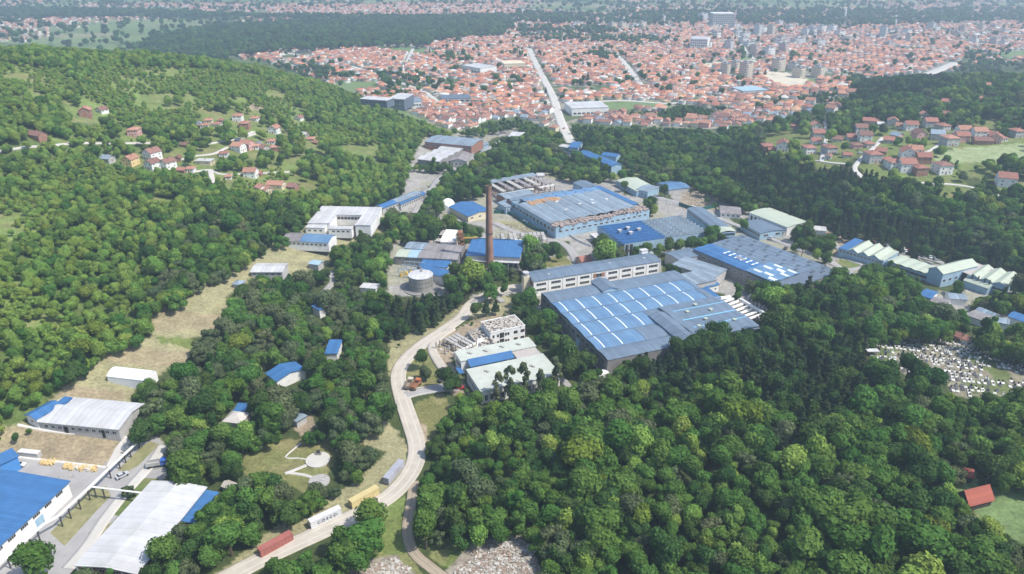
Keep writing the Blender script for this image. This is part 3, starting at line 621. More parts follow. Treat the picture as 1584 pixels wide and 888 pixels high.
def simple(name, label, cat, A, Bp, Cc, h, kind, rise, axis, rm, wm, n=1, oh=.45, group=None, wins=(), dz=None, hip=False):
    b = B(name, label, cat, A, Bp, Cc, h, group, dz); pr = prof(kind, rise, n)
    if hip: walls(b, prof('flat', 0), 's', wm); hiproof(b, rm, rise, oh)
    else: walls(b, pr, axis, wm); roof(b, pr, axis, rm, oh=oh)
    for w in wins: windows(b, *w[:5], **(w[5] if len(w) > 5 else {}))
    return b
# ---- lower left yard
b = B('factory_hall', 'blue roofed hall with a white side wall at the lower left edge of the photo', 'factory hall', (105,746), (-45,884), (-60,726), 6.0)
pr = prof('gable', 1.2); walls(b, pr, 's', PLW); roof(b, pr, 's', BLUE, oh=.6)
windows(b, 'AB', 7, 3.0, 1.2, 4.2, .05, .95, panes=4); door(b, 'AB', .36, 3.2, 3.6, SKYB); door(b, 'A', .07, 2.4, 3.2, mat('red_gate', (.42,.07,.04))); door(b, 'A', .2, 2, 3, SKYB)
mb = MB(); mb.box(*(b.p(.2,.3)[:2]), 6.2, b.p(.2,.3)[0]+.05, b.p(.2,.3)[1]+.05, 6.3)
b = simple('metal_shed', 'plain blue metal shed beside the white retaining wall on the left edge', 'shed', (27,706), (-50,742), (20,698), 5.5, 'shed', .8, 's', BLUE, BLUEP)
door(b, 'AB', .5, 4, 4, BLUEL)
b = B('retaining_wall', 'short white concrete wall end between blue shed and yellow pallets', 'wall', (27,700), (57,703), (26,694), 1.6)
walls(b, prof('flat',0), 's', PLG); roof(b, prof('flat',0), 's', KERB, oh=.1, name='coping')
b = B('warehouse', 'long white roofed warehouse with a brick end wall at the bottom left', 'warehouse', (119,874), (211.5,886.4), (235.6,746.1), 4.6)
pr = prof('gable', 1.0); walls(b, pr, 't', BRICK); roof(b, pr, 't', WHITEV, oh=.6)
for i in range(5): mb = MB(); X, Y, _ = b.p(i/4, 0); mb.box(X-.25, Y-.3, -2, X+.25, Y+.05, 4.5); b.part('pillar', mb, PLW)
windows(b, 'B', 12, 2.0, 1.2, 2.6, .04, .96, panes=3); windows(b, 'AB', 4, 2.6, .9, 3.2, .03, .97, panes=3)
pr2 = [(0, 0), (1, -.6)]
b2 = B('lean_to_shed', 'blue roofed lean-to against the long white warehouse', 'shed', (279,808), (304,810), (313,761), 3.2)
walls(b2, prof('flat',0), 's', BRICK, h=3.0); roof(b2, prof('shedr', .7), 't', BLUEV, oh=.3)
b = B('school_building', 'long white roofed single storey building with blue wing roofs on the lower terrace', 'building', (57.4,652), (183,664), (104,617), 3.4)
pr = [(0,0), (.52,1.7), (.56,1.7), (1,.6)]
walls(b, pr, 's', PLG, s0=.0); roof(b, pr, 's', WHITE, s0=.0, s1=1, oh=.5)
windows(b, 'AB', 11, 1.6, 1.3, 1.0, .06, .98, panes=2); door(b, 'AB', .34, 1.6, 2.3, DARK); door(b, 'AB', .8, 1.2, 2.2, DARK)
b = B('side_wing', 'blue roofed wing standing left of the long white roofed building', 'building', (40,642), (56,648), (72,619.5), 3.6)
walls(b, prof('gable',1.0), 't', PLW); roof(b, prof('gable',1.0), 't', BLUEV, oh=.5); windows(b, 'AB', 1, 1.2, 1.2, 1.2)
b = B('roof_annex', 'small blue roofed annex behind the long white roofed building', 'building', (88,625), (99,627), (93.5,615), 3.6)
walls(b, prof('flat',0), 's', PLW); roof(b, prof('shed',.5), 's', BLUE, oh=.3)
b = B('storage_tent', 'plain white storage tent alone on the dry middle terrace', 'tent', (165,582), (224,589), (175,566.5), 2.6)
pr = prof('vault', 1.6); walls(b, pr, 's', TENT); roof(b, pr, 's', TENT, oh=.1, th=.12)
b = simple('small_shed', 'low white roofed shed on the third dry terrace', 'shed', (388,421), (436,421), (395,408), 2.6, 'gable', .9, 's', WHITE, PLG, wins=[('AB',5,1.6,1.0,1.0)])
b = simple('utility_hut', 'tiny hut with a blue grey hipped roof on the dry terrace', 'hut', (360,440), (371,441), (363,434), 1.8, 'gable', 1.0, 's', GREYL, PLG, hip=True)
b = B('long_cottage', 'low building with half grey and half blue roof above a dry slope', 'building', (435.5,372), (508,376), (444,360), 3.0)
pr = prof('gable', 1.4); walls(b, pr, 's', PLW); roof(b, pr, 's', GREYB, s0=0, s1=.38, oh=.4, ohe=.02); roof(b, pr, 's', BLUEL, s0=.385, s1=1, oh=.4, ohe=.02); windows(b, 'AB', 10, 1.4, 1.2, 1.0, .03, .97)
b = B('courtyard_building', 'white flat roofed building wrapped round a courtyard left of the works', 'building', (472,350), (571,352), (501,321), 4.6)
fl = prof('flat', 0); sh = prof('shed', .6)
walls(b, fl, 's', PLW, t0=.62, t1=1); roof(b, sh, 's', WHITE, t0=.62, t1=1, oh=.35)
walls(b, fl, 's', PLW, s0=0, s1=.34, t0=.16, t1=.6); roof(b, fl, 's', WHITE, s0=0, s1=.34, t0=.16, t1=.6, oh=.25)
walls(b, fl, 's', PLW, s0=.76, s1=1, t0=.1, t1=.6); roof(b, fl, 's', WHITE, s0=.76, s1=1, t0=.1, t1=.6, oh=.25)
walls(b, fl, 's', PLW, s0=0, s1=.3, t0=0, t1=.15, h=3.6); roof(b, fl, 's', WHITE, s0=0, s1=.3, t0=0, t1=.15, h=3.6, oh=.2)
walls(b, fl, 's', PLW, s0=.36, s1=.72, t0=0, t1=.14, h=3.2); roof(b, fl, 's', WHITE, s0=.36, s1=.72, t0=0, t1=.14, h=3.2, oh=.2)
windows(b, 'AB', 3, 1.6, 1.2, 1.4, .02, .28); windows(b, 'AB', 4, 1.8, 1.1, 1.2, .4, .7)
for i in range(7): loc, rz = side(b, 'AB', .37+.055*i, 1.4); link('window', win_mesh(1.8, 1.6, 2, BRICK, GLASS), b.e, (loc[0], b.W*.62, 1.6), 0)
for nm, lab, A, Bp, Cc, rm in [('workers_hut', 'two tone blue and grey roofed row building, left of the pair', (580,319), (592,322), (612,290), GREYL), ('dormitory', 'plain blue roofed row building, right of the pair', (609,313.7), (620,316), (630,294), BLUE)]:
    b = B(nm, lab, 'building', A, Bp, Cc, 4.0); pr = prof('gable', 1.0); walls(b, pr, 't', PLG)
    if rm is BLUE: roof(b, pr, 't', BLUEV, oh=.5)
    else: roof(b, pr, 't', BLUEV, oh=.5, t0=0, t1=.36, ohe=.02); roof(b, pr, 't', GREYL, oh=.5, t0=.364, t1=1, ohe=.02)
    windows(b, 'B', 10, 1.6, 1.4, 1.4, .04, .96)
# ---- white warehouses north west of the works
b = B('vaulted_warehouse', 'white warehouse with a ribbed roof of low vaults', 'warehouse', (646,246.5), (680,250.5), (661,224), 5.0)
b.__class__ = B; pr = prof('vault', 1.3, 4)
b = B('vaulted_warehouse', 'white warehouse with a ribbed roof of low vaults', 'warehouse', (646,246.5), (681,250), (663,226), 5.0) if False else b
walls(b, pr, 's', CONCD, s1=1); roof(b, pr, 's', WHITE, oh=.2)
b = B('storage_hall', 'pale blue grey roofed hall behind the white vaulted warehouse', 'warehouse', (657,219.5), (729,226.5), (674,209), 5.5); pr = prof('gable', 1.4); walls(b, pr, 's', BRICK); roof(b, pr, 's', GREYL, oh=.4); windows(b, 'AB', 9, 3.5, 1.4, 2.6, panes=4)
b = B('workshop', 'grey gabled workshop right of the white vaulted warehouse', 'workshop', (696,249), (722,250), (733,230), 5.0); pr = prof('gable', 1.8); walls(b, pr, 't', PLG); roof(b, pr, 't', GREYB, oh=.4); windows(b, 'AB', 4, 2, 1.4, 2.0)
b = B('workshop', 'small pale building between the storage hall and the dark trees', 'workshop', (741,228), (756,222), (738,219), 4.0); pr = prof('gable', 1.2); walls(b, pr, 's', SKYB); roof(b, pr, 's', GREYL, oh=.4)
b = B('shop_building', 'white flat roofed building behind the trees at the town edge', 'building', (786,212), (808,213), (790,204), 4.5); walls(b, fl, 's', PLW); roof(b, fl, 's', WHITE, oh=.3); windows(b, 'AB', 5, 2.2, 1.4, 1.6)
b = B('arched_tent', 'white arched tent beside the bright blue roofed shed', 'tent', (676,326), (697,327), (683,316), .6); pr = prof('barrel', 4.6); walls(b, pr, 't', TENT); roof(b, pr, 't', TENT, oh=.05, th=.12)
b = B('blue_roof_shed', 'bright blue gabled shed left of the tall chimney', 'shed', (695,320), (724,335), (722,308), 3.8); pr = prof('gable', 1.6); walls(b, pr, 's', PLC); roof(b, pr, 's', BLUE, oh=.5); windows(b, 'B', 3, 2, 1.2, 1.6)
# ---- chimney, boiler house, tank
def chimney():
    c = at(757.5, 416, 0); D = c.y*cP+(HC)*sP; r0 = 6.7*D/F; top = atz(757, 288, 0)
    d = ray(757, 288); t = c.y/d[1]; H = HC+d[2]*t-c.z; r1 = r0*.56
    e = thing('brick_chimney', 'tall tapering brick chimney rising from the middle of the works', 'chimney', (c.x, c.y, c.z))
    mb = MB(); N = 28; K = 40
    for k in range(K+1):
        f = k/K; r = r0*(1-f)+r1*f+(r0*.10*(1-f)**8)
        for i in range(N): a = 2*math.pi*i/N; mb.v.append((r*math.cos(a), r*math.sin(a), -1+(H+1)*f))
    for k in range(K):
        for i in range(N): j = (i+1) % N; mb.f.append((k*N+i, k*N+j, (k+1)*N+j, (k+1)*N+i)); mb.m.append(0)
    mb.build('shaft', CHIM, e, smooth=True)
    m2 = MB(); m2.tube((0,0,H-1.4), (0,0,H+.2), r1*1.16, r1*1.22, 28, 0, cap=False); m2.tube((0,0,H+.2), (0,0,H-1.2), r1*1.22, r1*.8, 28, cap=False); m2.build('crown', CHIM, e)
    m2 = MB(); m2.tube((0,0,H-1.5), (0,0,H-.05), r1*.8, r1*.8, 20); m2.build('flue', DARK, e)
    for z in (H*.44, H*.45): m2 = MB(); r = (r0*(1-z/H)+r1*z/H); m2.tube((0,0,z), (0,0,z+.35), r*1.06, r*1.06, 28); m2.build('iron_band', STEEL, e)
    m2 = MB(); a = R(-110); rr0, rr1 = r0*1.14, r1*1.1
    for s_ in (-.22, .22):
        q = lambda r, z: (r*math.cos(a)-s_*math.sin(a), r*math.sin(a)+s_*math.cos(a), z); m2.tube(q(rr0,2), q(rr1,H), .09, .09, 5)
    for k in range(80): z = 2+(H-2)*k/80; r = rr0+(rr1-rr0)*(z/H); m2.tube((r*math.cos(a)+.22*math.sin(a), r*math.sin(a)-.22*math.cos(a), z), (r*math.cos(a)-.22*math.sin(a), r*math.sin(a)+.22*math.cos(a), z), .05, .05, 4)
    m2.build('ladder', STEEL, e)
    m2 = MB(); m2.box(-r0*1.6, -r0*1.6, -1, r0*1.6, r0*1.6, 1.2); m2.build('plinth', CONC, e)
chimney()
b = B('boiler_house', 'boiler house with a big bright blue roof behind the chimney', 'boiler house', (721.5,394.7), (803.5,398.5), (731,372), 7.5)
pr = prof('shed', 1.0); walls(b, pr, 's', PLG); roof(b, pr, 's', BLUE, oh=.5)
pu = prof('shedr', 1.0); walls(b, pu, 's', SKYB, s0=.0, s1=.8, t0=1.002, t1=1.12, h=7.9); roof(b, pu, 's', BLUE, s0=.0, s1=.8, t0=1.002, t1=1.12, h=8.0, oh=.2)
for i in range(9): loc, rz = side(b, 'AB', (i+.5)/9, 1.0); link('window', win_mesh(2.2, 3.6, 2, RUST, GLASS), b.e, loc, rz)
mb = MB(); mb.box(-.3, -2.6, 4.9, b.L*1.0, -.05, 5.2); b.part('canopy', mb, WHITE)
for s_ in (.05, .3, .55, .8, .97): mb = MB(); X = b.x(s_); mb.box(X-.2, -2.5, -1, X+.2, -2.1, 4.9); b.part('post', mb, CONC)
b = B('coal_bunker', 'small blue roofed shelter at the foot of the chimney', 'shelter', (774,411), (786,412), (777,406), 2.5); walls(b, fl, 's', CONCD, h=2.3); roof(b, prof('shed',.5), 's', BLUEL, oh=.3)
def shape_conveyor():
    a, b_ = at(768, 425), at(778, 405); e = thing('conveyor', 'white sloping conveyor tube right of the chimney base', 'conveyor', (a.x, a.y, a.z)); mb = MB(); d = b_-a
    mb.tube((0,0,.8), (d.x,d.y,5.5), .7, .7, 8); mb.build('tube', PIPE, e)
    for f in (.4, .8): m2 = MB(); m2.tube((d.x*f,d.y*f,-1), (d.x*f,d.y*f,.8+4.7*f-.6), .15); m2.build('leg', STEEL, e)
shape_conveyor()
def open_strip(nm, lab, A, Bp, Cc, h, segs, kind='gable', rise=1.0):
    b = B(nm, lab, 'workshop', A, Bp, Cc, h); pr = prof(kind, rise); walls(b, pr, 's', CONCD)
    for s0, s1, m in segs: roof(b, pr, 's', m, s0=s0+.002, s1=s1-.002, oh=.3, ohe=0)
    windows(b, 'AB', 8, 3, 1.2, h-1.8, panes=4); return b
open_strip('old_workshop', 'long low workshop with grey roof, rearmost of the three by the tank', (625,384), (713,391), (631,374), 5, [(0,.35,GREYL),(.35,1,GREYB)])
open_strip('old_workshop', 'long low workshop with patched roof, middle of the three by the tank', (611,397), (708,402), (622,386), 5, [(0,.2,MINT),(.2,.36,SKYB),(.36,.72,GREYB),(.72,1,GREYB)])
for A, Bp, Cc, lab in [((646,420),(687,429),(650,411.5),'bright blue sloping roof nearest the round tank'), ((649,411),(692,414.5),(654.6,400.5),'bright blue sloping roof behind the lower blue one')]:
    b = B('pump_house', lab, 'shed', A, Bp, Cc, 4.2); walls(b, prof('shed', .9), 's', PLW); roof(b, prof('shed', .9), 's', BLUE, oh=.2); windows(b, 'B', 2, 1.4, 1.2, 1.4)
def tank():
    c = at(651.9, 446); zc = c.y*cP+(HC-c.z)*sP; r = 18.6*zc/F; d = ray(651.9, 428.5); t = (c.y)/d[1]; H = HC+d[2]*t-c.z
    e = thing('storage_tank', 'round grey storage tank with a white top', 'tank', (c.x, c.y, c.z)); H = 8.2
    mb = MB(); mb.tube((0,0,-1), (0,0,H), r, r, 40, cap=False); mb.build('shell', mat('stained_tank_concrete', (.33,.32,.29), .9, .15, .25, (.17,.165,.15), .7, .12, ribs=(1.5,.3)), e)
    mb = MB(); n = 40
    for i in range(n): a0, a1 = 2*math.pi*i/n, 2*math.pi*(i+1)/n; mb.face([(r*1.03*math.cos(a0), r*1.03*math.sin(a0), H), (r*1.03*math.cos(a1), r*1.03*math.sin(a1), H), (0,0,H+.9)])
    mb.tube((0,0,H-.3), (0,0,H), r*1.03, r*1.03, 40, cap=False); mb.build('lid', WHITE, e)
    mb = MB(); mb.box(-.5, r*.3, H+.3, .5, r*.9, H+1.0); mb.build('hatch', CONCD, e)
    for k in range(2): mb = MB(); mb.tube((0,0,H*(.35+.3*k)), (0,0,H*(.35+.3*k)+.15), r+.06, r+.06, 40); mb.build('hoop', STEEL, e)
    mb = MB(); mb.tube((0,0,-1.2), (0,0,.4), r*1.5, r*1.5, 40); mb.build('footing', CONCD, e); FOOT.append((c.x, c.y, r*1.5, r*1.5, 0))
tank()
def frame_yard():
    a, b_ = at(617, 428), at(648, 432); e = thing('steel_frame', 'open pale steel frame over yellow machinery left of the tank', 'frame', (a.x, a.y, a.z), math.atan2(b_.y-a.y, b_.x-a.x)); L = (b_-a).length
    for i in range(5):
        for j in range(3): mb = MB(); mb.box(L*i/4-.12, j*5-.12, -1, L*i/4+.12, j*5+.12, 5); mb.build('post', SKYB, e)
    for j in range(3): mb = MB(); mb.box(-.2, j*5-.13, 5.003, L+.2, j*5+.13, 5.3); mb.build('beam', SKYB, e)
    FOOT.append(((a.x+b_.x)/2, a.y+5, L/2, 6, 0))
    for i in range(6):
        m = mat('yellow_paint', (.62,.45,.13), .7, .15); X = L*(i+.6)/6.5; Y = 1+3*(i % 3)
        c, s_ = math.cos(e.rotation_euler.z), math.sin(e.rotation_euler.z); mb = MB(); mb.box(-1, -.8, -.5, 1, .8, 1.0); mb.box(-.6, -.5, 1.0, .3, .5, 1.7); mb.tube((.6,0,1),(.6,0,2.4),.25)
        tag(mb.build('machine', m, None, (a.x+c*X-s_*Y, a.y+s_*X+c*Y, a.z), rng.random()*6), 'yellow machine standing under the open steel frame left of the tank', 'machine', 'yellow machines under the steel frame')
frame_yard()
def crane():
    c = at(714, 392); e = thing('gantry_tower', 'rusty steel hopper tower between grey workshop and boiler house', 'tower', (c.x, c.y, c.z), .1)
    for i in (-1,1):
        for j in (-1,1): mb = MB(); mb.box(i*1.6-.2, j*1.6-.2, -1, i*1.6+.2, j*1.6+.2, 11); mb.build('leg', RUST, e)
    for z in (3, 6, 9): mb = MB(); mb.box(-1.8,-1.8,z,1.8,1.8,z+.3); mb.build('platform', RUST, e)
    mb = MB(); mb.box(-2,-2,11,1.2,2,14); mb.build('hopper', RUST, e); mb = MB(); mb.box(1.2,-.4,9.4,10,.4,10.2); mb.build('jib', mat('ochre_paint', (.5,.33,.1)), e)
crane()
# ruins
def ruin(name, label, A, Bp, Cc, h, nb, storeys=1, seed=1, m=CONC, slab=.5):
    r = random.Random(seed); b = B(name, label, 'ruin', A, Bp, Cc, h); nt_ = max(1, round(b.W/6))
    for i in range(nb+1):
        for j in range(nt_+1):
            mb = MB(); X, Y, _ = b.p(i/nb, j/nt_); hh = h*(1 if r.random() < .75 else r.uniform(.4, .8)); mb.box(X-.25, Y-.25, -2, X+.25, Y+.25, hh); b.part('column', mb, m)
    for i in range(nb):
        for j in range(nt_):
            if r.random() < slab:
                mb = MB(); X0, X1 = sorted((b.x(i/nb), b.x((i+1)/nb))); Y0, Y1 = b.W*j/nt_, b.W*(j+1)/nt_; mb.box(X0+.3, Y0+.3, h-.28, X1-.3, Y1-.3, h+.02); o = b.part('roof_slab', mb, m)
        if r.random() < .9:
            mb = MB(); X0, X1 = sorted((b.x(i/nb), b.x((i+1)/nb))); mb.box(X0+.25, -.26, h-.9, X1-.25, .2, h+.1); b.part('beam', mb, PLW)
    mb = MB()
    for k in range(int(b.L*b.W/4)):
        X, Y = r.uniform(0, b.L), r.uniform(0, b.W); a = r.uniform(0, 3); q = r.uniform(.3, 1.1); mb.obox((X, Y), a, q, q*.6, -.6, r.uniform(.1, .9))
    b.part('rubble', mb, mat('broken_masonry', (.46,.42,.37), .95, .35, .9))['kind'] = 'stuff'; return b
ruin('ruined_workshop', 'roofless concrete frame of a ruined workshop right of the chimney', (770,372), (846,369), (772,361), 4.0, 12, seed=3, slab=.75)
b = ruin('ruined_house', 'small collapsed white house behind the grey workshops', (671,373), (702,375), (682,354), 5.0, 3, seed=5, slab=.5)
walls(b, fl, 's', PLW, s0=.35, s1=1, t0=.05, t1=.4, h=4.6); roof(b, prof('shed', 1.5), 's', PLW, s0=.3, s1=1, t0=.05, t1=.8, h=4.6)
# ---- office block
b = B('office_block', 'long white office block with rows of dark windows and a grey roof', 'office building', (826,435.5), (1021.5,404), (817.5,421), 8.6)
pr = prof('gable', 1.1); walls(b, pr, 's', PLW); roof(b, pr, 's', GREY, oh=.35)
nb = 9; L = b.L
for i in range(nb):
    if i == 4: continue
    a0, a1 = i/nb, (i+1)/nb
    for r in range(2):
        loc, rz = side(b, 'AB', (i+.5)/nb, 2.5+3.1*r); link('window', win_mesh(L/nb*.66, 1.6, 6, FRAME, GLASS), b.e, loc, rz)
for i in range(nb+1): mb = MB(); X = b.x(i/nb); mb.box(X-.22, -.22, -2, X+.22, -.01, 8.5); b.part('pilaster', mb, PLW)
for (q0, q1) in ((4/nb+.01, 4/nb+.035), (5/nb-.035, 5/nb-.01)):
    for z in (1.8, 5): mb = MB(); X0, X1 = sorted((b.x(q0), b.x(q1))); mb.box(X0, -.09, z, X1, .05, z+2.4); b.part('brick_panel', mb, BRICK)
for z in (1.9, 5.1): loc, rz = side(b, 'AB', 4.5/nb, z); link('window', win_mesh(L/nb*.4, 2.2, 2, FRAME, GLASS), b.e, loc, rz)
for z in (1.0, 5): loc, rz = side(b, 'A', .5, z); mb = MB(); mb.box(-b.W*.42, -.08, 0, b.W*.42, .05, 2.6); mb.build('brick_panel', BRICK, b.e, loc, rz)
for s_, t_ in ((.13,.3), (.62,.45), (.9,.4)): vent(b, s_, t_, 9.4, .9, .6)
for A, lab, hh in [((813,452),'white round topped stair tower at the left end of the office block', 9.6)]:
    c = at(*A); e = thing('stair_tower', lab, 'tower', (c.x, c.y, c.z), b.rz); mb = MB(); mb.box(-1.7,-1.7,-1,1.7,1.7,hh); mb.build('wall', PLC, e); mb = MB(); mb.tube((0,0,hh),(0,0,hh+1.8),1.5,1.5,20); mb.build('drum', CONC, e); mb = MB(); mb.tube((0,0,hh+1.8),(0,0,hh+2.2),1.7,1.6,20); mb.build('cap', WHITE, e)
    FOOT.append((c.x, c.y, 2, 2, 0))
e = thing('stair_tower', 'white stair head at the far right end of the office block', 'tower', tuple(Vector((*(Matrix.Rotation(b.rz,3,'Z')@Vector(b.p(.965,1.15)))[:2],0))+Vector((b.org.x,b.org.y,b.z0))), b.rz); mb = MB(); mb.box(-2,-1.6,-1,2,1.2,10.4); mb.build('wall', PLW, e); mb = MB(); mb.box(-2.2,-1.8,10.4,2.2,1.4,10.7); mb.build('cap', WHITE, e)
# ---- great hall of vaulted bays
b = B('great_factory_hall', 'huge hall with light blue skylit bays and a grey raised roof', 'factory hall', (940,558.5), (1175,509), (831,455), 7.6)
GH = b; u = b.uv
nbay = 6
V = lambda n: prof('vault', .8, n)
walls(b, fl, 's', CONCD, h=7.5)
# grey band along the office side (two bays), four skylit bays, grey front
ts = [0, .155, .352, .55, .747, .855, 1.0]
s_left = [u(943,537,8)[0], u(1010,494,8)[0]]
def bay(s0, s1, t0, t1, m, rise=.5): roof(b, prof('vault', rise, 1), 's', m, s0=s0, s1=s1, t0=t0, t1=t1, oh=0, ohe=.02, h=7.65)
def uvp(*p): return [tuple(round(c, 3) for c in u(x, y, 8)) for x, y in p]



SE = [(0, .0, 1.0)]
blue_end = {1: .30, 2: .38, 3: .62, 4: .86}
T = [0, .13, .30, .485, .655, .83, 1.0]
bay(0, 1, T[0], T[1], GREY, .5)
ends = [None, .30, .34, 1.0, 1.0, None]
segs = {1: (0, .31), 2: (0, .47), 3: (0, .955), 4: (0, .965)}
for k in (1, 2, 3, 4):
    e1 = segs[k][1]; bay(0, e1-.002, T[k]+.002, T[k+1]-.002, BLUEL)
    if 1: bay(e1+.002, 1, T[k]+.002, T[k+1]-.002, GREY)
bay(0, 1, T[5]+.002, T[6], GREY, .6)
for k in (1, 2, 3, 4):
    n = int(segs[k][1]/.115)
    for i in range(n):
        s_ = .045+i*.115
        overlay(b, prof('vault', .5), 's', SKYL, s_, s_+.0068, T[k]+.012, T[k+1]-.012, h=7.65, th=.40, full=(T[k], T[k+1]))
for k in (1, 2, 3, 4, 5): mb = MB(); X0, X1 = sorted((b.x(0), b.x(1))); Y = T[k]*b.W; mb.box(X0, Y-.25, 7.7, X1, Y+.25, 8.02); b.part('gutter', mb, GREYD)
# raised monitor
def monitor(s0, s1, t0, t1, z, rise, m, name='roof_monitor'):
    walls(b, prof('gable', rise), 't', SKYB, s0=s0, s1=s1, t0=t0, t1=t1, h=z, base=7.7, name=name)
    roof(b, prof('gable', rise), 't', m, s0=s0, s1=s1, t0=t0, t1=t1, h=z, oh=.4)
monitor(.47, .575, -.01, .39, 8.9, 1.3, GREYV)
walls(b, prof('flat', 0), 's', GREY, s0=.58, s1=1, t0=.01, t1=.475, h=8.7, base=7.7, name='raised_roof_wall'); roof(b, prof('gable', .6, 2), 's', GREY, s0=.58, s1=1, t0=.01, t1=.475, h=8.7, oh=.15)
for t_ in (.13, .25, .37): overlay(b, prof('gable', .6, 2), 's', SKYL2, .62, .99, t_-.004, t_+.004, h=8.7, th=.42, full=(.01, .475), name='ridge_light')
for s_, t_ in ((.66,.13),(.75,.2),(.7,.33),(.85,.3),(.9,.12),(.8,.4)): vent(b, s_, t_, 9.6, 1.3, .6, MINT)
monitor(.37, .48, .84, 1.02, 8.9, 1.4, GREYV)
windows(b, 'A', 14, b.W/14*.5, 1.3, 4.6, .03, .97, panes=3, fm=STEEL); door(b, 'A', .4, 3.4, 3.6, SKYB); door(b, 'A', .75, 3.4, 3.6, SKYB)
mb = MB(); X, Y, _ = b.p(0, .0); mb.box(X-5 if b.x(0) < 1 else X, -2, -1, X if b.x(0) < 1 else X+5, 1.5, 3); b.part('porch', mb, PLW)
# ---- pipe yard at the right end of the hall
def pipeyard():
    P = lambda x, y, h=5: Vector(atz(x, y, h))
    base = at(1150, 488)
    def pl(pts, r, label, hh=4.6, group=None, m=PIPE, n=8):
        o = P(*pts[0], hh); e = thing('overhead_duct', label, 'duct', (o.x, o.y, 0), 0, group); mb = MB(); Q = [P(*p, hh) for p in pts]
        for a, c in zip(Q[:-1], Q[1:]): mb.tube(a-Vector((o.x,o.y,0)), c-Vector((o.x,o.y,0)), r, r, n)
        mb.build('duct', m, e)
        for a, c in zip(Q[:-1], Q[1:]):
            for f in (.15, .85): q = a.lerp(c, f)-Vector((o.x,o.y,0)); m2 = MB(); m2.tube((q.x,q.y,-.5), (q.x,q.y,hh-r), .15, .15, 6); m2.build('post', STEEL, e)
        FOOT.append((o.x, o.y, 3, 3, 0))
    pl([(1076,447),(1104,463),(1130,460)], 1.1, 'thick white duct bending round the corner of the blue annex')
    pl([(1145,463),(1196,493)], .9, 'straight white duct crossing the ends of the short ducts')
    for i in range(7): f = i/6; pl([(1113+f*40, 470+f*25), (1135+f*42, 462+f*25)], .75, 'one of the short parallel white ducts beside the great hall', 3.6, 'parallel ducts beside the great hall')
    for i in range(8):
        f = i/7; c = P(1160+f*40, 461+f*24, 2.2); e = thing('filter_unit', 'small white filter box in the row beyond the long duct', 'filter', (c.x, c.y, 0), .3, 'filter boxes beyond the long duct'); mb = MB(); mb.box(-1.1,-.9,-.5,1.1,.9,3.2); mb.build('casing', WHITE, e); mb = MB(); mb.tube((0,0,3.2),(0,0,4.4),.35); mb.build('stack', PIPE, e)
    c = at(1178, 498); e = thing('compressor', 'dark machine at the end of the white ducts', 'machine', (c.x,c.y,c.z), .4); mb = MB(); mb.box(-4,-1.6,-.5,4,1.6,2.2); mb.build('body', STEEL, e); mb = MB(); mb.tube((-3,0,2.8),(3,0,2.8),.9,.9,12); mb.build('drum', CONCD, e)
    a = [at(1100,455), at(1120,462), at(1200,500), at(1185,510), at(1150,508)]
pipeyard()
def wire(nm, lab, cat, A, Bp, Cc, h, rm, wm, kind='gable', rise=1.0, axis='s', n=1, w=(), oh=.4, th=.28):
    b = B(nm, lab, cat, A, Bp, Cc, h); pr = prof(kind, rise, n); walls(b, pr, axis, wm); roof(b, pr, axis, rm, oh=oh, th=th)
    for q in w: windows(b, *q[:5], **(q[5] if len(q) > 5 else {}))
    block(*FOOT[-1], b.z0, h); return b
# annexes between the two halls
wire('annex', 'narrow bright blue roof against the right end of the great hall', 'annex', (1083,447), (1103,462.5), (1091,443), 5.5, BLUE, PLW, 'flat', 0)
wire('annex', 'blue roof strip at the back corner of the great hall', 'annex', (1046,427), (1072,441), (1053,424.5), 6.5, BLUE, GREYL, 'flat', 0)
wire('annex', 'grey flat roof with a pale skylight between the two halls', 'annex', (1072,441), (1108,433), (1052,425), 6.8, GREYL, PLG, 'flat', 0)
wire('gatehouse', 'small blue roofed box beside the annex between the two halls', 'hut', (1093,445), (1112,440), (1090,440), 4, BLUE, PLW, 'shed', .4, w=[('AB',2,1.2,1.2,1.4)])
wire('grey_hall', 'low pale grey roof in the angle between the two halls', 'hall', (1104,430), (1124,417), (1050,405), 5.5, GREYL, PLG, 'shed', .5)
wire('grey_hall', 'grey roof behind the dark conifer beside the office block', 'hall', (1051,403), (1087,394), (1034,391), 6.0, GREY, PLG, 'gable', .7)
# right factory hall
b = B('east_factory_hall', 'wide grey factory hall with roof lights and blue bays, right of the great hall', 'factory hall', (1222,449), (1073,386), (1300,421), 6.5)
EH = b

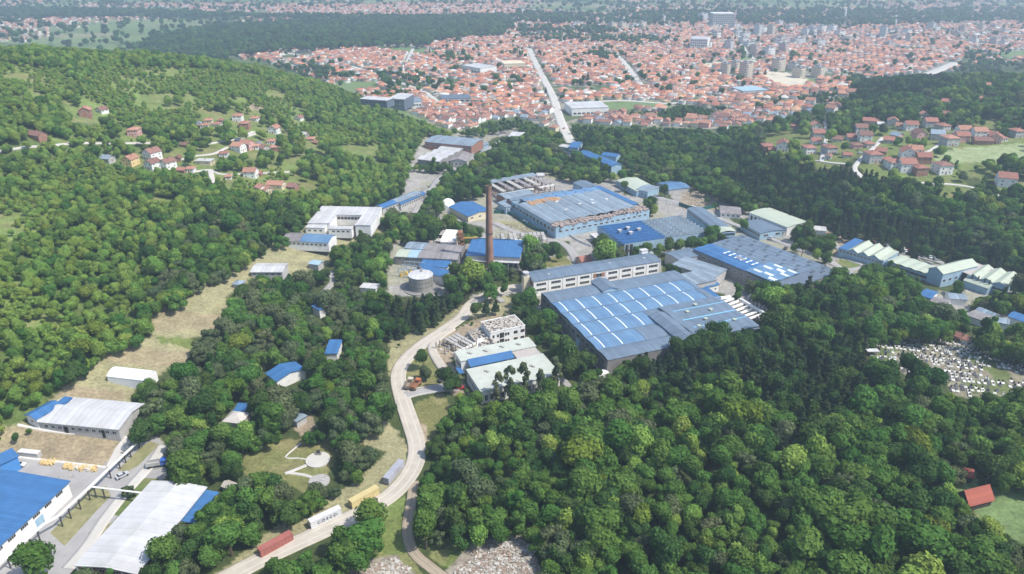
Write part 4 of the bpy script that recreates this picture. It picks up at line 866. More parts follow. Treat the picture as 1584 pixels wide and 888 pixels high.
walls(b, fl, 's', CONCD, h=6.4)
roof(b, prof('gable', .5, 2), 's', BLUE, s0=.43, s1=1, t0=0, t1=.36, oh=.1, h=6.6)
roof(b, prof('gable', .5, 3), 's', BLUEL, s0=.15, s1=.428, t0=0, t1=.5, oh=.1, h=6.9)
roof(b, prof('flat', 0), 's', GREYD, s0=0, s1=.148, t0=0, t1=1, oh=.1, h=6.55)
roof(b, prof('gable', .4, 6), 's', GREY, s0=.43, s1=1, t0=.363, t1=1, oh=.1, h=6.6)
roof(b, prof('gable', .4, 5), 's', GREY, s0=.15, s1=.428, t0=.503, t1=1, oh=.1, h=6.6)
def rlight(s_, t_, w, l, z, m, name='roof_light', rise=.9):
    mb = MB(); X, Y, _ = b.p(s_, t_); mb.box(X-w/2, Y-l/2, z-.6, X+w/2, Y+l/2, z+.25); mb.face([(X-w/2,Y-l/2,z+.25),(X+w/2,Y-l/2,z+.25),(X+w/2,Y,z+rise),(X-w/2,Y,z+rise)]); mb.face([(X-w/2,Y,z+rise),(X+w/2,Y,z+rise),(X+w/2,Y+l/2,z+.25),(X-w/2,Y+l/2,z+.25)])
    mb.face([(X-w/2,Y+l/2,z+.25),(X-w/2,Y-l/2,z+.25),(X-w/2,Y,z+rise)]); mb.face([(X+w/2,Y-l/2,z+.25),(X+w/2,Y+l/2,z+.25),(X+w/2,Y,z+rise)])
    return b.part(name, mb, m)
for s_, t_ in ((.36,.1),(.36,.3),(.27,.14),(.26,.36),(.19,.06),(.19,.28),(.2,.45),(.33,.44)): rlight(s_, t_, 4.6, 2.8, 7.2, SKYL)
for i in range(6): overlay(b, prof('flat', 0), 's', SKYL, .47+i*.06, .485+i*.06, .2, .33, h=6.98)
for i in range(7):
    for j in range(4): rlight(.07+i*.14+(j % 2)*.04, .46+j*.15 if i > 2 else .56+j*.12, 1.0, 3.2, 7.0, GREYD, rise=1.1)
rlight(.62, .25, 5.5, 2.2, 7.0, WHITE, 'air_unit', 1.5)
windows(b, 'AB', 14, 2.6, 1.4, 3.4, .02, .98, panes=4); windows(b, 'CD', 14, 2.6, 1.4, 3.4, .02, .98, panes=4)
# sawtooth hall
b = B('sawtooth_hall', 'saw toothed hall, bright blue on the left and grey on the right', 'factory hall', (966,381), (1098,362), (913,352), 6.5)
n = 9
walls(b, prof('saw2', 1.5, n), 't' if False else 's', SKYB)
pr = prof('saw2', 1.5, n)
roof(b, pr, 's', BLUE, s0=0, s1=.5, oh=.1, ohe=.3); roof(b, pr, 's', GREYL, s0=.502, s1=1, oh=.1, ohe=.3)
for s_, t_ in ((.12,.55),(.2,.4),(.24,.62),(.33,.5)): vent(b, s_, t_, 8.2, 1.8, 1.2)
windows(b, 'AB', 9, 3.0, 2.2, 2.2, .02, .98, panes=4); windows(b, 'A', 9, 2.4, 1.6, 2.4, .02, .98, panes=3)
for s_ in (.01, .06): mb = MB(); X, Y, _ = b.p(s_, 0); mb.tube((X, -2, -1), (X, -2, 8), .9, .9, 10); b.part('silo', mb, STEEL)
mb = MB(); mb.box(-7 if b.x(0) < 1 else b.L, b.W*.55, 3.6, 0 if b.x(0) < 1 else b.L+7, b.W*.9, 3.9); b.part('canopy', mb, WHITE)
b = B('long_annex', 'long narrow grey roofed range with a blue glazed end, behind the sawtooth hall', 'building', (1114,360), (1138,358), (1043,324), 9.0)
b.e.name = 'long_annex'; pr = prof('shed', .6)
walls(b, fl, 's', SKYB, h=8.9); roof(b, prof('gable', .8), 't', GREY, oh=.4, t0=.16, t1=1, ohe=.02); roof(b, prof('gable', .8), 't', MINT, oh=.4, t0=0, t1=.158, ohe=.02)
windows(b, 'AB', 5, 1.9, 1.8, 1.2, .04, .96, rows=3, dz=2.7, panes=2, gm=GLASS, fm=SKYB); windows(b, 'A', 14, 3, 1.4, 6.6, .03, .97, panes=4); windows(b, 'B', 12, 3, 1.4, 6.0, .03, .97, panes=4)
b = B('long_tunnel_tent', 'long white arched tent between the old hall and the sawtooth hall', 'tent', (885,361), (893,361), (960,344), .5)
b.W = max(b.W, 30); walls(b, prof('barrel', 4.2), 't', TENT); roof(b, prof('barrel', 4.2), 't', TENT, oh=.05, th=.12)
# old hall
b = B('old_factory_hall', 'large damaged grey hall with blue roof strips behind the white tunnel tent', 'factory hall', (860,352), (1005,324), (799,310), 7.5)
walls(b, fl, 's', SKYB, h=7.4)
n = 8
pr = prof('vault', .9, n)
roof(b, pr, 't', GREYL, s0=0, s1=.93, t0=.12, t1=.84, oh=.1, h=7.6)
roof(b, prof('flat', 0), 's', BLUE, s0=.933, s1=1, t0=.2, t1=1, oh=.1, h=7.8)
roof(b, prof('gable', .7, 2), 's', BLUEL, s0=.1, s1=.93, t0=.843, t1=1.0, oh=.1, h=7.6)
roof(b, prof('gable', .8), 's', GREY, s0=.0, s1=.6, t0=1.02, t1=1.1, oh=.1, h=7.2)
walls(b, prof('gable', .8), 's', BRICK, s0=0, s1=.6, t0=1.003, t1=1.12, h=7.0)
roof(b, prof('gable', 1.0), 't', GREY, s0=.84, s1=1.0, t0=1.01, t1=1.3, oh=.1, h=7.0); walls(b, fl, 't', SKYB, s0=.84, s1=1.0, t0=1.004, t1=1.3, h=7.0)
for i in range(5):
    for j in range(2): rlight(.35+i*.11, .89+j*.075, 3.5, 1.8, 8.2, BLUE, rise=1.0)
for s_, t_ in ((.3,.4),(.5,.5),(.62,.45),(.66,.55),(.35,.7),(.8,.5)): rlight(s_, t_, 2.5, 1.2, 8.5, WHITE, rise=.6)
mb = MB(); r = random.Random(4); X1_ = b.L
for k in range(420):
    s_ = r.random(); X, Y = b.x(s_), b.W*r.uniform(.0, .125+.05*math.sin(s_*9)); q = r.uniform(.4, 1.5); mb.obox((X, Y), r.uniform(0, 3), q, q*.5, 6.9, 7.6+r.uniform(0, .7))
b.part('broken_roof_edge', mb, mat('broken_roof_rubble', (.33,.27,.24), .95, .35, .8))
mb = MB()
for k in range(160):
    X, Y = b.x(r.uniform(.1,.42)), b.W*r.uniform(.74, .86); q = r.uniform(.5, 1.6); mb.obox((X, Y), r.uniform(0, 3), q, q*.6, 7.4, 8.4+r.uniform(0, .5))
b.part('rusty_roof_patch', mb, mat('rust_patch', (.42,.25,.13), .95, .3, .6))
windows(b, 'A', 12, b.W/12*.6, 2.4, 3.4, .03, .97, panes=3); windows(b, 'AB', 16, 2.4, 1.4, 3.6, .02, .98, panes=3)
# skeleton ruins and blue cabins left of the old hall
b = ruin('ruined_hall', 'brick red skeleton of a ruined hall behind the chimney top', (775,300), (858,285), (758,283), 6.0, 10, seed=9, m=mat('red_brown_frame', (.24,.15,.13), .9, .2), slab=.0)
for k in range(6):
    s0 = .06+k*.16; roof(b, prof('shed', .4), 's', GREYB if k % 2 else CONC, s0=s0, s1=s0+.07, t0=.1, t1=.95, h=6.3, oh=.1)
roof(b, prof('flat', 0), 's', GREYL, s0=.0, s1=1, t0=.86, t1=1.15, h=6.8, oh=.1)
wire('grey_shed', 'low grey roof between the ruined hall and the old hall', 'shed', (783,308), (826,300), (778,299), 5.5, GREYL, BRICK, 'gable', .8)
wire('blue_cabin', 'pale blue cabin in front of the brick red skeleton, left one', 'cabin', (770,314), (783,318), (778,308), 4.5, GREYL, SKYB, 'shed', .5, w=[('AB',3,1.4,1.4,1.6)])
wire('blue_cabin', 'pale blue two storey cabin at the left corner of the old hall', 'cabin', (783,321), (797,318), (776,315), 5.0, GREYL, SKYB, 'shed', .5, w=[('AB',3,1.4,1.4,2.4)])
wire('office_cabin', 'small white cabin on the grass behind the ruined hall', 'cabin', (831,272), (842,272), (833,268), 2.6, WHITE, PLW, 'flat', 0, w=[('AB',2,1.2,1.0,1.0)])
# offices and sheds at the back
b = B('school_block', 'long blue roofed two storey block near the town end of the works', 'building', (895,236), (946,257), (903,231), 7.5); pr = prof('gable', 1.2); walls(b, pr, 's', SKYB); roof(b, pr, 's', BLUE, oh=.5); windows(b, 'AB', 12, 2.6, 1.5, 1.4, .02, .98, rows=2, panes=3)
wire('school_wing', 'blue roofed wing behind the long blue roofed block', 'building', (930,240), (953,243), (932,235), 7, BLUE, SKYB, 'gable', 1.0, w=[('AB',4,2,1.4,1.6)])
wire('sports_hall', 'square blue roofed hall at the left end of the long blue block', 'hall', (880,228), (894,229), (884,219), 7, BLUE, SKYB, 'gable', 1.4, w=[('AB',3,2.2,1.6,2.6)])
wire('linking_wing', 'low white flat roofed wing left of the square blue hall', 'building', (862,226), (879,229), (864,222), 4, WHITE, SKYB, 'flat', 0, w=[('AB',4,1.6,1.2,1.4)])
wire('long_barrack', 'pale roofed long low building among trees behind the works', 'building', (954,279), (985,296), (975,270), 4.5, MINT, SKYB, 'gable', 1.0, w=[('AB',7,2,1.2,1.8)])
wire('long_barrack', 'short grey roofed building beside the pale long low one', 'building', (985,293), (1002,297), (1000,285), 5, GREYL, SKYB, 'gable', .8, w=[('AB',3,1.8,1.2,1.8)])
wire('blue_barn', 'wide faded blue roofed barn beside the demolition yard', 'barn', (1035,294), (1067,290), (1033,281), 3.5, BLUEL, PLG, 'gable', 1.6)
wire('grey_barn', 'plain grey gabled barn right of the demolition yard', 'barn', (1115,330), (1146,332), (1122,319), 3.0, GREYB, PLW, 'gable', 1.8, w=[('AB',4,1.6,1.2,1.2)])
b = B('white_hall', 'long white hall with tall arched windows and pale green roof', 'hall', (1159,329), (1218,352), (1183,319), 5.5); pr = [(0,0),(.3,.7),(.7,.7),(1,0)]; walls(b, pr, 's', PLW); roof(b, pr, 's', MINT, oh=.3); windows(b, 'AB', 9, 1.7, 3.2, 1.2, .03, .97, panes=1)
wire('blue_windowed_hall', 'grey roofed pale blue workshop in front of the white arched hall', 'workshop', (1146,345), (1176,361), (1170,334), 4.5, GREY, SKYB, 'gable', .8, w=[('AB',8,2.4,1.4,2.2,dict(panes=3)),('B',2,3.5,1.6,1.8,dict(panes=3))])
wire('guard_hut', 'small white hut with a blue edge below the pine slope', 'hut', (1258,356), (1278,358), (1262,351), 3, WHITE, PLW, 'shed', .4)
wire('store_shed', 'small grey shed near the lower right lane of the works', 'shed', (1202,355), (1212,359), (1210,351), 3, GREYL, PLG, 'gable', .6)
# right hand row
b = B('crested_hall', 'long pale green roofed hall with blue end and glazed front on the right', 'factory hall', (1297,384), (1367,404), (1322,371), 5.0)
walls(b, fl, 's', SKYB, h=4.9); roof(b, prof('shed', .8), 's', BLUE, s0=0, s1=.2, oh=.3, ohe=0); roof(b, prof('gable', 1.8, 3), 't', MINT, s0=.204, s1=.9, oh=.1); walls(b, prof('gable', 1.8, 3), 't', SKYB, s0=.204, s1=.9, t0=.01, t1=.99, h=5.0); roof(b, fl, 's', MINT, s0=.9, s1=1, oh=.1)
windows(b, 'AB', 12, b.L/12*.8, 1.3, 3.1, .02, .98, panes=4)
b = B('long_low_hall', 'low pale green roofed link between the crested hall and the tall gabled one', 'factory hall', (1372,404), (1446,429), (1385,393), 4.2); walls(b, fl, 's', SKYB, h=4.1); roof(b, prof('gable', .4, 5), 't', MINT, oh=.15, h=4.3); windows(b, 'AB', 9, 3.4, 1.6, 1.6, .02, .98, panes=4)
wire('gabled_hall', 'tall pale gabled hall standing over the low link on the right', 'hall', (1437,415), (1459,424), (1474,396), 8, MINT, SKYB, 'gable', 2.2, axis='t', w=[('B',6,2,1.6,3)])
wire('flat_hall', 'pinkish grey flat roof between tall gabled hall and the last row', 'hall', (1472,414), (1502,426), (1496,402), 6, mat('pink_grey_felt', (.42,.38,.35), .9, .08), DARK, 'flat', 0)
b = B('stepped_hall', 'last hall of the right row with three pale green roof crests', 'factory hall', (1496,427), (1556,444), (1518,411), 5.5); walls(b, prof('gable', 1.5, 3), 't', SKYB); roof(b, prof('gable', 1.5, 3), 't', MINT, oh=.1); windows(b, 'AB', 8, 2.6, 1.3, 2.6, .03, .97, panes=3)
b = B('barrel_annex', 'cream barrel roofed annex with dark vents in front of the stepped hall', 'annex', (1490,434), (1528,447), (1496,427), 3.6); walls(b, prof('vault', 1.0), 's', SKYB); roof(b, prof('vault', 1.0), 's', MINT, oh=.1)
for s_ in (.2,.45,.7,.9): mb = MB(); X, Y, _ = b.p(s_, .4); mb.tube((X,Y,4),(X,Y,7.5),.35); b.part('vent_pipe', mb, STEEL)
for A, Bp, Cc, rm, lab in [((1423,457),(1440,462),(1435,448),BLUE,'bright blue pavilion roof above the trees left of grey sheds'),((1440,466),(1462,473),(1450,460),GREYB,'grey shed roof beside the bright blue pavilion'),((1470,462),(1496,464),(1474,454),GREYL,'pale long shed roof under the dark conifers'),
                       ((1497,488),(1522,497),(1507,480),GREYB,'brown grey shed roof in the right hand trees'),((1510,480),(1535,490),(1517,476),GREYL,'pale narrow shed roof behind the brown grey one'),((1560,490),(1590,500),(1570,483),BLUE,'bright blue flat roof at the right edge of the photo'),((1540,498),(1560,502),(1550,492),GREYL,'grey roof left of the blue roof at the right edge')]:
    wire('shed', lab, 'shed', A, Bp, Cc, 3.6, rm, PLW, 'gable', .9)
# front building with pale green roofs
b = B('culture_hall', 'white hall with pale green roofs and a blue lean-to in its court', 'hall', (704,545), (744,606), (816,521), 6.2)
CH = b; block(*FOOT[-1], b.z0, 6.2)
walls(b, fl, 's', PLW, s0=0, s1=.25, h=6.1); roof(b, fl, 's', OFFW, s0=0, s1=.25, oh=.25)
walls(b, fl, 's', PLW, s0=.47, s1=1, h=6.1); roof(b, fl, 's', OFFW, s0=.47, s1=1, oh=.25)
walls(b, fl, 's', PLG, s0=.252, s1=.468, t0=.68, t1=.99, h=5.0); roof(b, fl, 's', mat('pink_grey_felt', (.42,.38,.35)), s0=.255, s1=.465, t0=.68, t1=.99, h=5.1, oh=0)
walls(b, fl, 's', PLG, s0=.252, s1=.468, t0=.06, t1=.67, h=2.8); roof(b, prof('shedr', 1.4), 't', BLUE if b.flip else BLUE, s0=.255, s1=.37, t0=.08, t1=.66, h=5.0, oh=.1)
roof(b, fl, 's', CONC, s0=.375, s1=.465, t0=.06, t1=.67, h=2.9, oh=0)
windows(b, 'AB', 6, 1.0, 2.6, 1.8, .02, .24, panes=1); windows(b, 'AB', 8, 1.2, 1.8, 2.6, .48, .98, panes=1)
for sd in ('B',): windows(b, sd, 14, 1.3, 2.8, 1.4, .03, .97, panes=2)
for i in range(15): loc, rz = side(b, 'B', .02+.96*i/14, 0); mb = MB(); mb.box(-.2, -.25, -2, .2, -.01, 6.1); mb.build('pilaster', PLW, b.e, loc, rz)
for s_, t_ in ((.1,.15),(.12,.35),(.1,.58),(.12,.8),(.6,.2),(.62,.5),(.7,.75),(.85,.3),(.8,.6)):
    for k in range(2): vent(b, s_+.03*k, t_+.02*k, 6.6, .8, .5, CONC)
mb = MB(); loc, rz = side(b, 'AB', .3, 0); mb.box(-3, -2.2, 2.6, 2, 0, 2.9); mb.build('entrance_canopy', BLUE, b.e, loc, rz)
# half fallen three storey ruin
b = B('ruined_hostel', 'half collapsed white three storey ruin with hollow windows', 'ruin', (735,520.5), (812,504), (722,503), 7.4); block(*FOOT[-1], b.z0, 7.4)
walls(b, fl, 's', PLW, s0=.30, s1=1, h=7.3); walls(b, fl, 's', CONC, s0=.01, s1=.298, t0=.1, t1=.95, h=4.6)
for i, a in enumerate((.36,.45,.61,.66,.79,.83,.93,.97)):
    for z in (.9, 4.4): loc, rz = side(b, 'AB', a, z); link('window', win_mesh(1.15, 1.7, 1, PLW, DARK), b.e, loc, rz)
for z in (.6, 3.8): loc, rz = side(b, 'AB', .53, z); mb = MB(); mb.box(-1.1, -.07, 0, 1.1, .05, 2.6); mb.build('broken_opening', DARK, b.e, loc, rz)
r = random.Random(8)
mb = MB(); X0, X1 = sorted((b.x(.3), b.x(1))); mb.box(X0-.1,-.1,7.3,X1+.1,.25,7.9); mb.box(X0-.1,b.W-.25,7.3,X1+.1,b.W+.1,7.8); mb.box(X1-.3,.25,7.3,X1+.1,b.W-.25,7.8); b.part('parapet', mb, PLW)
mb = MB()
for k in range(260):
    X, Y = b.x(r.uniform(.3, .99)), r.uniform(.3, b.W-.5); q = r.uniform(.2, .9); mb.obox((X, Y), r.uniform(0,3), q, q*.5, 7.0, 7.45+r.uniform(0, .5))
for k in range(340):
    f = r.random(); X, Y = b.x(-.25+.58*f), b.W*r.uniform(-.25, 1.0); q = r.uniform(.3, 1.3); hh = 5.2*max(0, f)*r.uniform(.3, 1); mb.obox((X, Y), r.uniform(0,3), q, q*.5, hh-1.2, hh+r.uniform(.1, .9))
RB = b.part('rubble', mb, mat('broken_masonry', (.46,.42,.37), .95, .35, .9)); RB['kind'] = 'stuff'
for k in range(5):
    a = .08+.05*k; mb = MB(); X = b.x(a); t = .35+.1*k
    mb.face([(X-2.6, -1.5, 0), (X+.2, -1.5, 0), (X+2.6, 1.5, 5-.3*k), (X-.2, 1.5, 5-.3*k)]); mb.face([(X-2.6, -1.2, -.3), (X-.2, 1.8, 4.7-.3*k), (X+2.6, 1.8, 4.7-.3*k), (X+.2, -1.2, -.3)])
    mb.face([(X-2.6, -1.5, 0), (X-.2, 1.5, 5-.3*k), (X-.2, 1.8, 4.7-.3*k), (X-2.6, -1.2, -.3)]); mb.face([(X+.2, -1.5, 0), (X+.2, -1.2, -.3), (X+2.6, 1.8, 4.7-.3*k), (X+2.6, 1.5, 5-.3*k)]); b.part('fallen_slab', mb, PLW)
ruin('ruined_wing', 'low crumbled wing with bare wall stubs at the left end of the hollow ruin', (703,545), (736,530), (688,523), 3.6, 6, seed=12, slab=.5, m=CONC)
# buildings under the trees left of the road
wire('blue_roof_house', 'long bright blue roof slanting out of the trees left of the gravel road', 'shed', (412,578), (428,590), (441,550), 3.6, BLUE, PLW, 'gable', 1.5)
wire('blue_shelter', 'bright blue roof half hidden in the tree belt, right of the slanting one', 'shelter', (503,547), (521,547), (504,529), 3.4, BLUE, PLW, 'shed', .8)
wire('blue_shelter', 'small bright blue roof glimpsed below the tall conifer crown', 'shelter', (494,480), (502,476), (500,468), 4.5, BLUE, PLW, 'shed', .8)
b = B('pavilion', 'pale pyramid roofed pavilion between the big trees', 'pavilion', (346,652), (372,655), (358,637), 2.6); block(*FOOT[-1], b.z0, 3.6); walls(b, fl, 's', PLG, h=2.5); hiproof(b, mat('pale_slate', (.52,.49,.45), .9, .08), 2.2)
wire('blue_kiosk', 'dark blue roofed kiosk behind the pyramid roofed pavilion', 'kiosk', (362,636), (378,637), (366,626), 2.8, BLUE, PLG, 'shed', .4)
wire('flat_shed', 'small grey flat roofed shed beside the yellow tank in a clearing', 'shed', (448,647), (459,653), (456,634.5), 2.8, GREYL, PLG, 'flat', 0)
wire('tool_shed', 'tiny grey roofed shed right of the long white warehouse', 'shed', (344,752), (357,757), (351,743), 2.2, mat('weathered_board', (.42,.38,.32), .9, .15), PLG, 'gable', .8)
c = at(473, 629); e = thing('tank_trailer', 'pale yellow tank lying on the ground by the grey shed', 'tank', (c.x, c.y, c.z), .1); mb = MB(); mb.tube((-2.4,0,1.1),(2.4,0,1.1),.8,.8,14); mb.build('barrel', mat('yellow_tank', (.70,.55,.25)), e)
for s_ in (-1.6, 1.6): mb = MB(); mb.box(s_-.2,-.6,-.5,s_+.2,.6,.5); mb.build('cradle', STEEL, e)
wire('white_shed', 'white flat roof showing through the trees below the tank', 'shed', (557,445), (581,447), (560,438), 3, WHITE, PLW, 'flat', 0)
wire('white_roof_shed', 'small grey roof in the trees beside the steel frame lane', 'shed', (478,408), (492,410), (482,402), 2.8, SKYB, PLG, 'gable', .6)
# barn and shed lower right
b = B('wooden_barn', 'red roofed barn with an open dark gable on the green slope', 'barn', (1478,763), (1500,780.5), (1502.5,746), 3.0)
pr = prof('gable', 3.2); walls(b, pr, 't', mat('dark_timber', (.06,.05,.045))); roof(b, pr, 't', TILEO, oh=.5, th=.18)
mb = MB(); loc, rz = side(b, 'AB', .5, 0); mb.box(-1.5, -.1, -.5, 1.5, .02, 2.6); mb.build('door', mat('grey_timber', (.2,.18,.16)), b.e, loc, rz)
wire('small_shed', 'small red sloping roof behind the red roofed barn', 'shed', (1492,736), (1505,739), (1499,731), 2.2, TILEO, mat('dark_timber', (.06,.05,.045)), 'shed', .9)
wire('chapel_shed', 'small red roofed shed at the top of the graveyard, left of two', 'shed', (1476,519), (1484,522), (1479,514), 2.6, TILER, BRICK, 'gable', 1.3)
wire('chapel_shed', 'small orange roofed shed at the top of the graveyard, right of two', 'shed', (1489,524), (1496,527), (1492,518), 2.6, TILE, PLW, 'gable', 1.3)
wire('pump_cottage', 'small house with a dull red hipped roof behind the office block', 'cottage', (900,405), (916,402), (899,397), 3.2, TILER, PLP, 'gable', 1.8, w=[('AB',3,1.0,1.2,1.0)])
# town halls and flats
for nm, lab, A, Bp, Cc, h, rm, wm, w in [
    ('sports_hall','large white hall with a light flat roof at the end of the main street',(885,168),(942,166),(884,158),8,WHITE,PLW,8),
    ('supermarket','white and dark banded showroom building at the foot of the hill',(600,153),(625,154),(603,144),9,WHITE,GREYD,4),
    ('car_showroom','low white showroom right of the banded building',(626,158),(652,157),(628,151),6,GREYL,PLW,6),
    ('depot','long grey depot roof left of the banded white building',(556,153),(598,156),(558,148),5,WHITE,GREYD,6),
    ('market_hall','white roofed hall in the middle of the red roofs left of the main street',(714,101),(743,106),(722,95),8,WHITE,PLW,6),
    ('school','long pale flat building left of the upper main street',(780,99),(813,98),(782,94),8,PLC,PLC,8),
    ('grey_depot','long dark grey roof among houses below the banded building',(684,153),(728,152),(682,147),5,GREYD,PLG,5),
    ('blue_grey_depot','pale blue roofed depot near the bare pale field',(1150,141),(1188,139),(1152,134),6,SKYB,PLG,6),
    ('apartment_slab','wide grey slab block far away above the red roofs',(1104,21),(1138,21),(1106,19),28,PLW,PLG,10),
    ('white_slab','white office building left of the tower pair far away',(1068,60),(1095,61),(1070,56),18,WHITE,PLW,8)]:
    b = B(nm, lab, 'building', A, Bp, Cc, h); walls(b, fl, 's', wm); roof(b, fl, 's', rm, oh=.3)
    rows = max(1, int(h/4.5)); windows(b, 'AB', w, b.L/w*.7, 2.0, 1.5, .02, .98, rows=rows, dz=4.2, panes=2, fm=wm if wm is not GREYD else FRAME)
APW = bpy.data.materials.new('flats_facade'); APW.use_nodes = True
def facade(name, col, glass=(.26,.26,.26)):
    m = bpy.data.materials.new(name); m.use_nodes = True; n = m.node_tree.nodes; l = m.node_tree.links; b = n['Principled BSDF']; b.inputs['Roughness'].default_value = .8
    tc = n.new('ShaderNodeTexCoord'); sx = n.new('ShaderNodeSeparateXYZ'); l.new(tc.outputs['Object'], sx.inputs[0]); res = []
    ad = n.new('ShaderNodeMath'); ad.operation = 'ADD'; l.new(sx.outputs[0], ad.inputs[0]); l.new(sx.outputs[1], ad.inputs[1])
    for src, per, fr in ((ad.outputs[0], 3.4, .5), (sx.outputs[2], 3.0, .48)):
        d = n.new('ShaderNodeMath'); d.operation = 'DIVIDE'; d.inputs[1].default_value = per; l.new(src, d.inputs[0]); f = n.new('ShaderNodeMath'); f.operation = 'FRACT'; l.new(d.outputs[0], f.inputs[0])
        g = n.new('ShaderNodeMath'); g.operation = 'LESS_THAN'; g.inputs[1].default_value = fr; l.new(f.outputs[0], g.inputs[0]); res.append(g)
    mu = n.new('ShaderNodeMath'); mu.operation = 'MULTIPLY'; l.new(res[0].outputs[0], mu.inputs[0]); l.new(res[1].outputs[0], mu.inputs[1])
    mx = n.new('ShaderNodeMix'); mx.data_type = 'RGBA'; mx.inputs[6].default_value = (*col, 1); mx.inputs[7].default_value = (*glass, 1); l.new(mu.outputs[0], mx.inputs[0]); l.new(mx.outputs[2], b.inputs['Base Color']); return m
bpy.data.materials.remove(APW)
FT = facade('tan_flats', (.62,.53,.40)); FG = facade('grey_flats', (.60,.60,.60)); FW = facade('white_flats', (.80,.79,.77)); FR = facade('reddish_flats', (.58,.42,.37))
TOWN = []; TOWN_LAST = []
def tower(x0, x1, yt, yb, fm, lab, depth=14, nm='apartment_block'):
    a = at(x0, yb); c = at(x1, yb); w = (c-a).length; mid = (a+c)/2
    d = ray((x0+x1)/2, yt); t = mid.y/d[1]; H = max(8, HC+d[2]*t-mid.z); rz = math.atan2(c.y-a.y, c.x-a.x)+R(30); w *= .74; depth = min(depth, w*.9+4)
    e = thing(nm, lab, 'apartment block', (a.x, a.y, a.z), rz, None); TOWN_LAST.append(e)
    mb = MB(); mb.box(0, 0, -3, w*.62, depth, H*.95); mb.box(w*.62+.01, 1.5, -3, w, depth+2, H); mb.build('wall', fm, e)
    mb = MB(); mb.box(-.3, -.3, H*.95+.01, w*.62+.2, depth+.3, H*.95+.7); mb.box(w*.62+.21, 1.2, H+.01, w+.3, depth+2.3, H+.7); mb.build('roof', GREYB, e)
    mb = MB(); mb.box(w*.3, depth*.3, H*.95+.71, w*.5, depth*.7, H*.95+3.2); mb.build('lift_house', PLG, e)
    for z in np.arange(4, H-3, 3.0): 
        if H > 60: break
        mb = MB(); mb.box(w*.1, -1.1, z, w*.35, -.01, z+1.0); mb.build('balcony', PLG, e)
    FOOT.append((mid.x, mid.y+depth/2, w/2+3, depth/2+3, rz)); TOWN.append((mid.x, mid.y+depth/2, max(w, depth)/2+5))
for q in [(1122,1136,99,117,FT,'leftmost tan tower in the front group beside the bare pale field'),(1137,1151,96,110,FT,'tan block behind the two front tan towers'),(1152,1174,97,123,FT,'tallest tan tower nearest the bare pale field'),
          (1203,1226,92,111,FT,'broad tan block just above the bare pale field'),(1237,1257,105,121,FT,'square tan block with trees on its right, above the green patch'),(1267,1288,104,121,FT,'right hand tan block above the green patch'),(1229,1243,98,110,FG,'grey block between two tan blocks'),
          (1187,1211,74,88,FW,'white and grey block behind the broad tan block'),(1213,1228,67,84,FR,'slim reddish tower in the middle of the red roofs'),(1168,1180,71,86,FR,'low reddish block left of the white and grey one'),(1128,1140,63,79,FG,'lone grey tower beside the green avenue'),
          (1172,1184,38,56,FG,'left grey tower of the far tower pair'),(1193,1204,39,56,FT,'right tan tower of the far tower pair'),(1246,1257,45,58,FW,'narrow white tower, left of three far white ones'),(1257,1269,44,58,FG,'grey tower between far white ones'),(1270,1286,40,52,FW,'broad white tower far behind the red roofs'),
          (1287,1301,39,50,FW,'rightmost of the far white towers'),(1297,1319,48,60,FW,'low wide white tiered block below the far towers'),(1208,1240,56,66,FR,'row of reddish grey blocks in the middle distance'),(1230,1262,60,69,FG,'long grey row of flats in the middle distance'),(1264,1290,62,72,FG,'dark striped row of flats before the red roofs'),
          (1367,1377,41,60,FG,'lone grey tower right of the tiered block'),(1441,1452,35,48,FG,'isolated grey tower far right'),(1518,1530,38,48,FT,'small tan tower near the far right edge'),(946,958,35,48,FT,'tan tower far away, left of the pair near the image centre'),(961,975,35,46,FT,'tan tower far away, right of the pair near the image centre'),
          (806,818,14,21,FW,'white tower far off, leftmost of three'),(836,846,15,22,FW,'white tower far off, middle of three'),(863,874,14,22,FG,'grey tower far off, rightmost of three'),(1025,1034,24,33,FG,'faint grey tower far off beside the wide slab'),
          (1084,1104,21,33,FG,'dim grey block left of the wide grey slab'),(1376,1392,47,55,FW,'low white block right of the lone grey tower'),(1403,1418,46,55,FW,'white block among trees far right'),(1108,1122,50,59,FW,'white low block below the wide slab'),(1138,1158,47,55,FG,'grey low block below the wide slab'),(1490,1506,41,50,FR,'reddish block at the far right side')]:
    tower(*q)
rb_ = random.Random(21)
for i in range(46):
    x = rb_.uniform(880, 1560); y = rb_.uniform(34, 74) if x > 1000 else rb_.uniform(24, 50); w_ = rb_.uniform(7, 20)*(.6+y/110); fm = rb_.choice([FW, FG, FW, FT, FR]); pale = {FW.name:'white', FG.name:'grey', FT.name:'tan', FR.name:'reddish'}[fm.name]; sd_ = 'left' if x < 1150 else 'middle' if x < 1350 else 'right'
    tower(x, x+w_, y-rb_.uniform(4, 9)*(.6+y/120), y, fm, f'{pale} mid-rise block among distant roofs, {sd_} part of the far town', 12)
    TOWN_LAST[-1]['group'] = f'{pale} mid-rise blocks, {sd_} part of the far town'
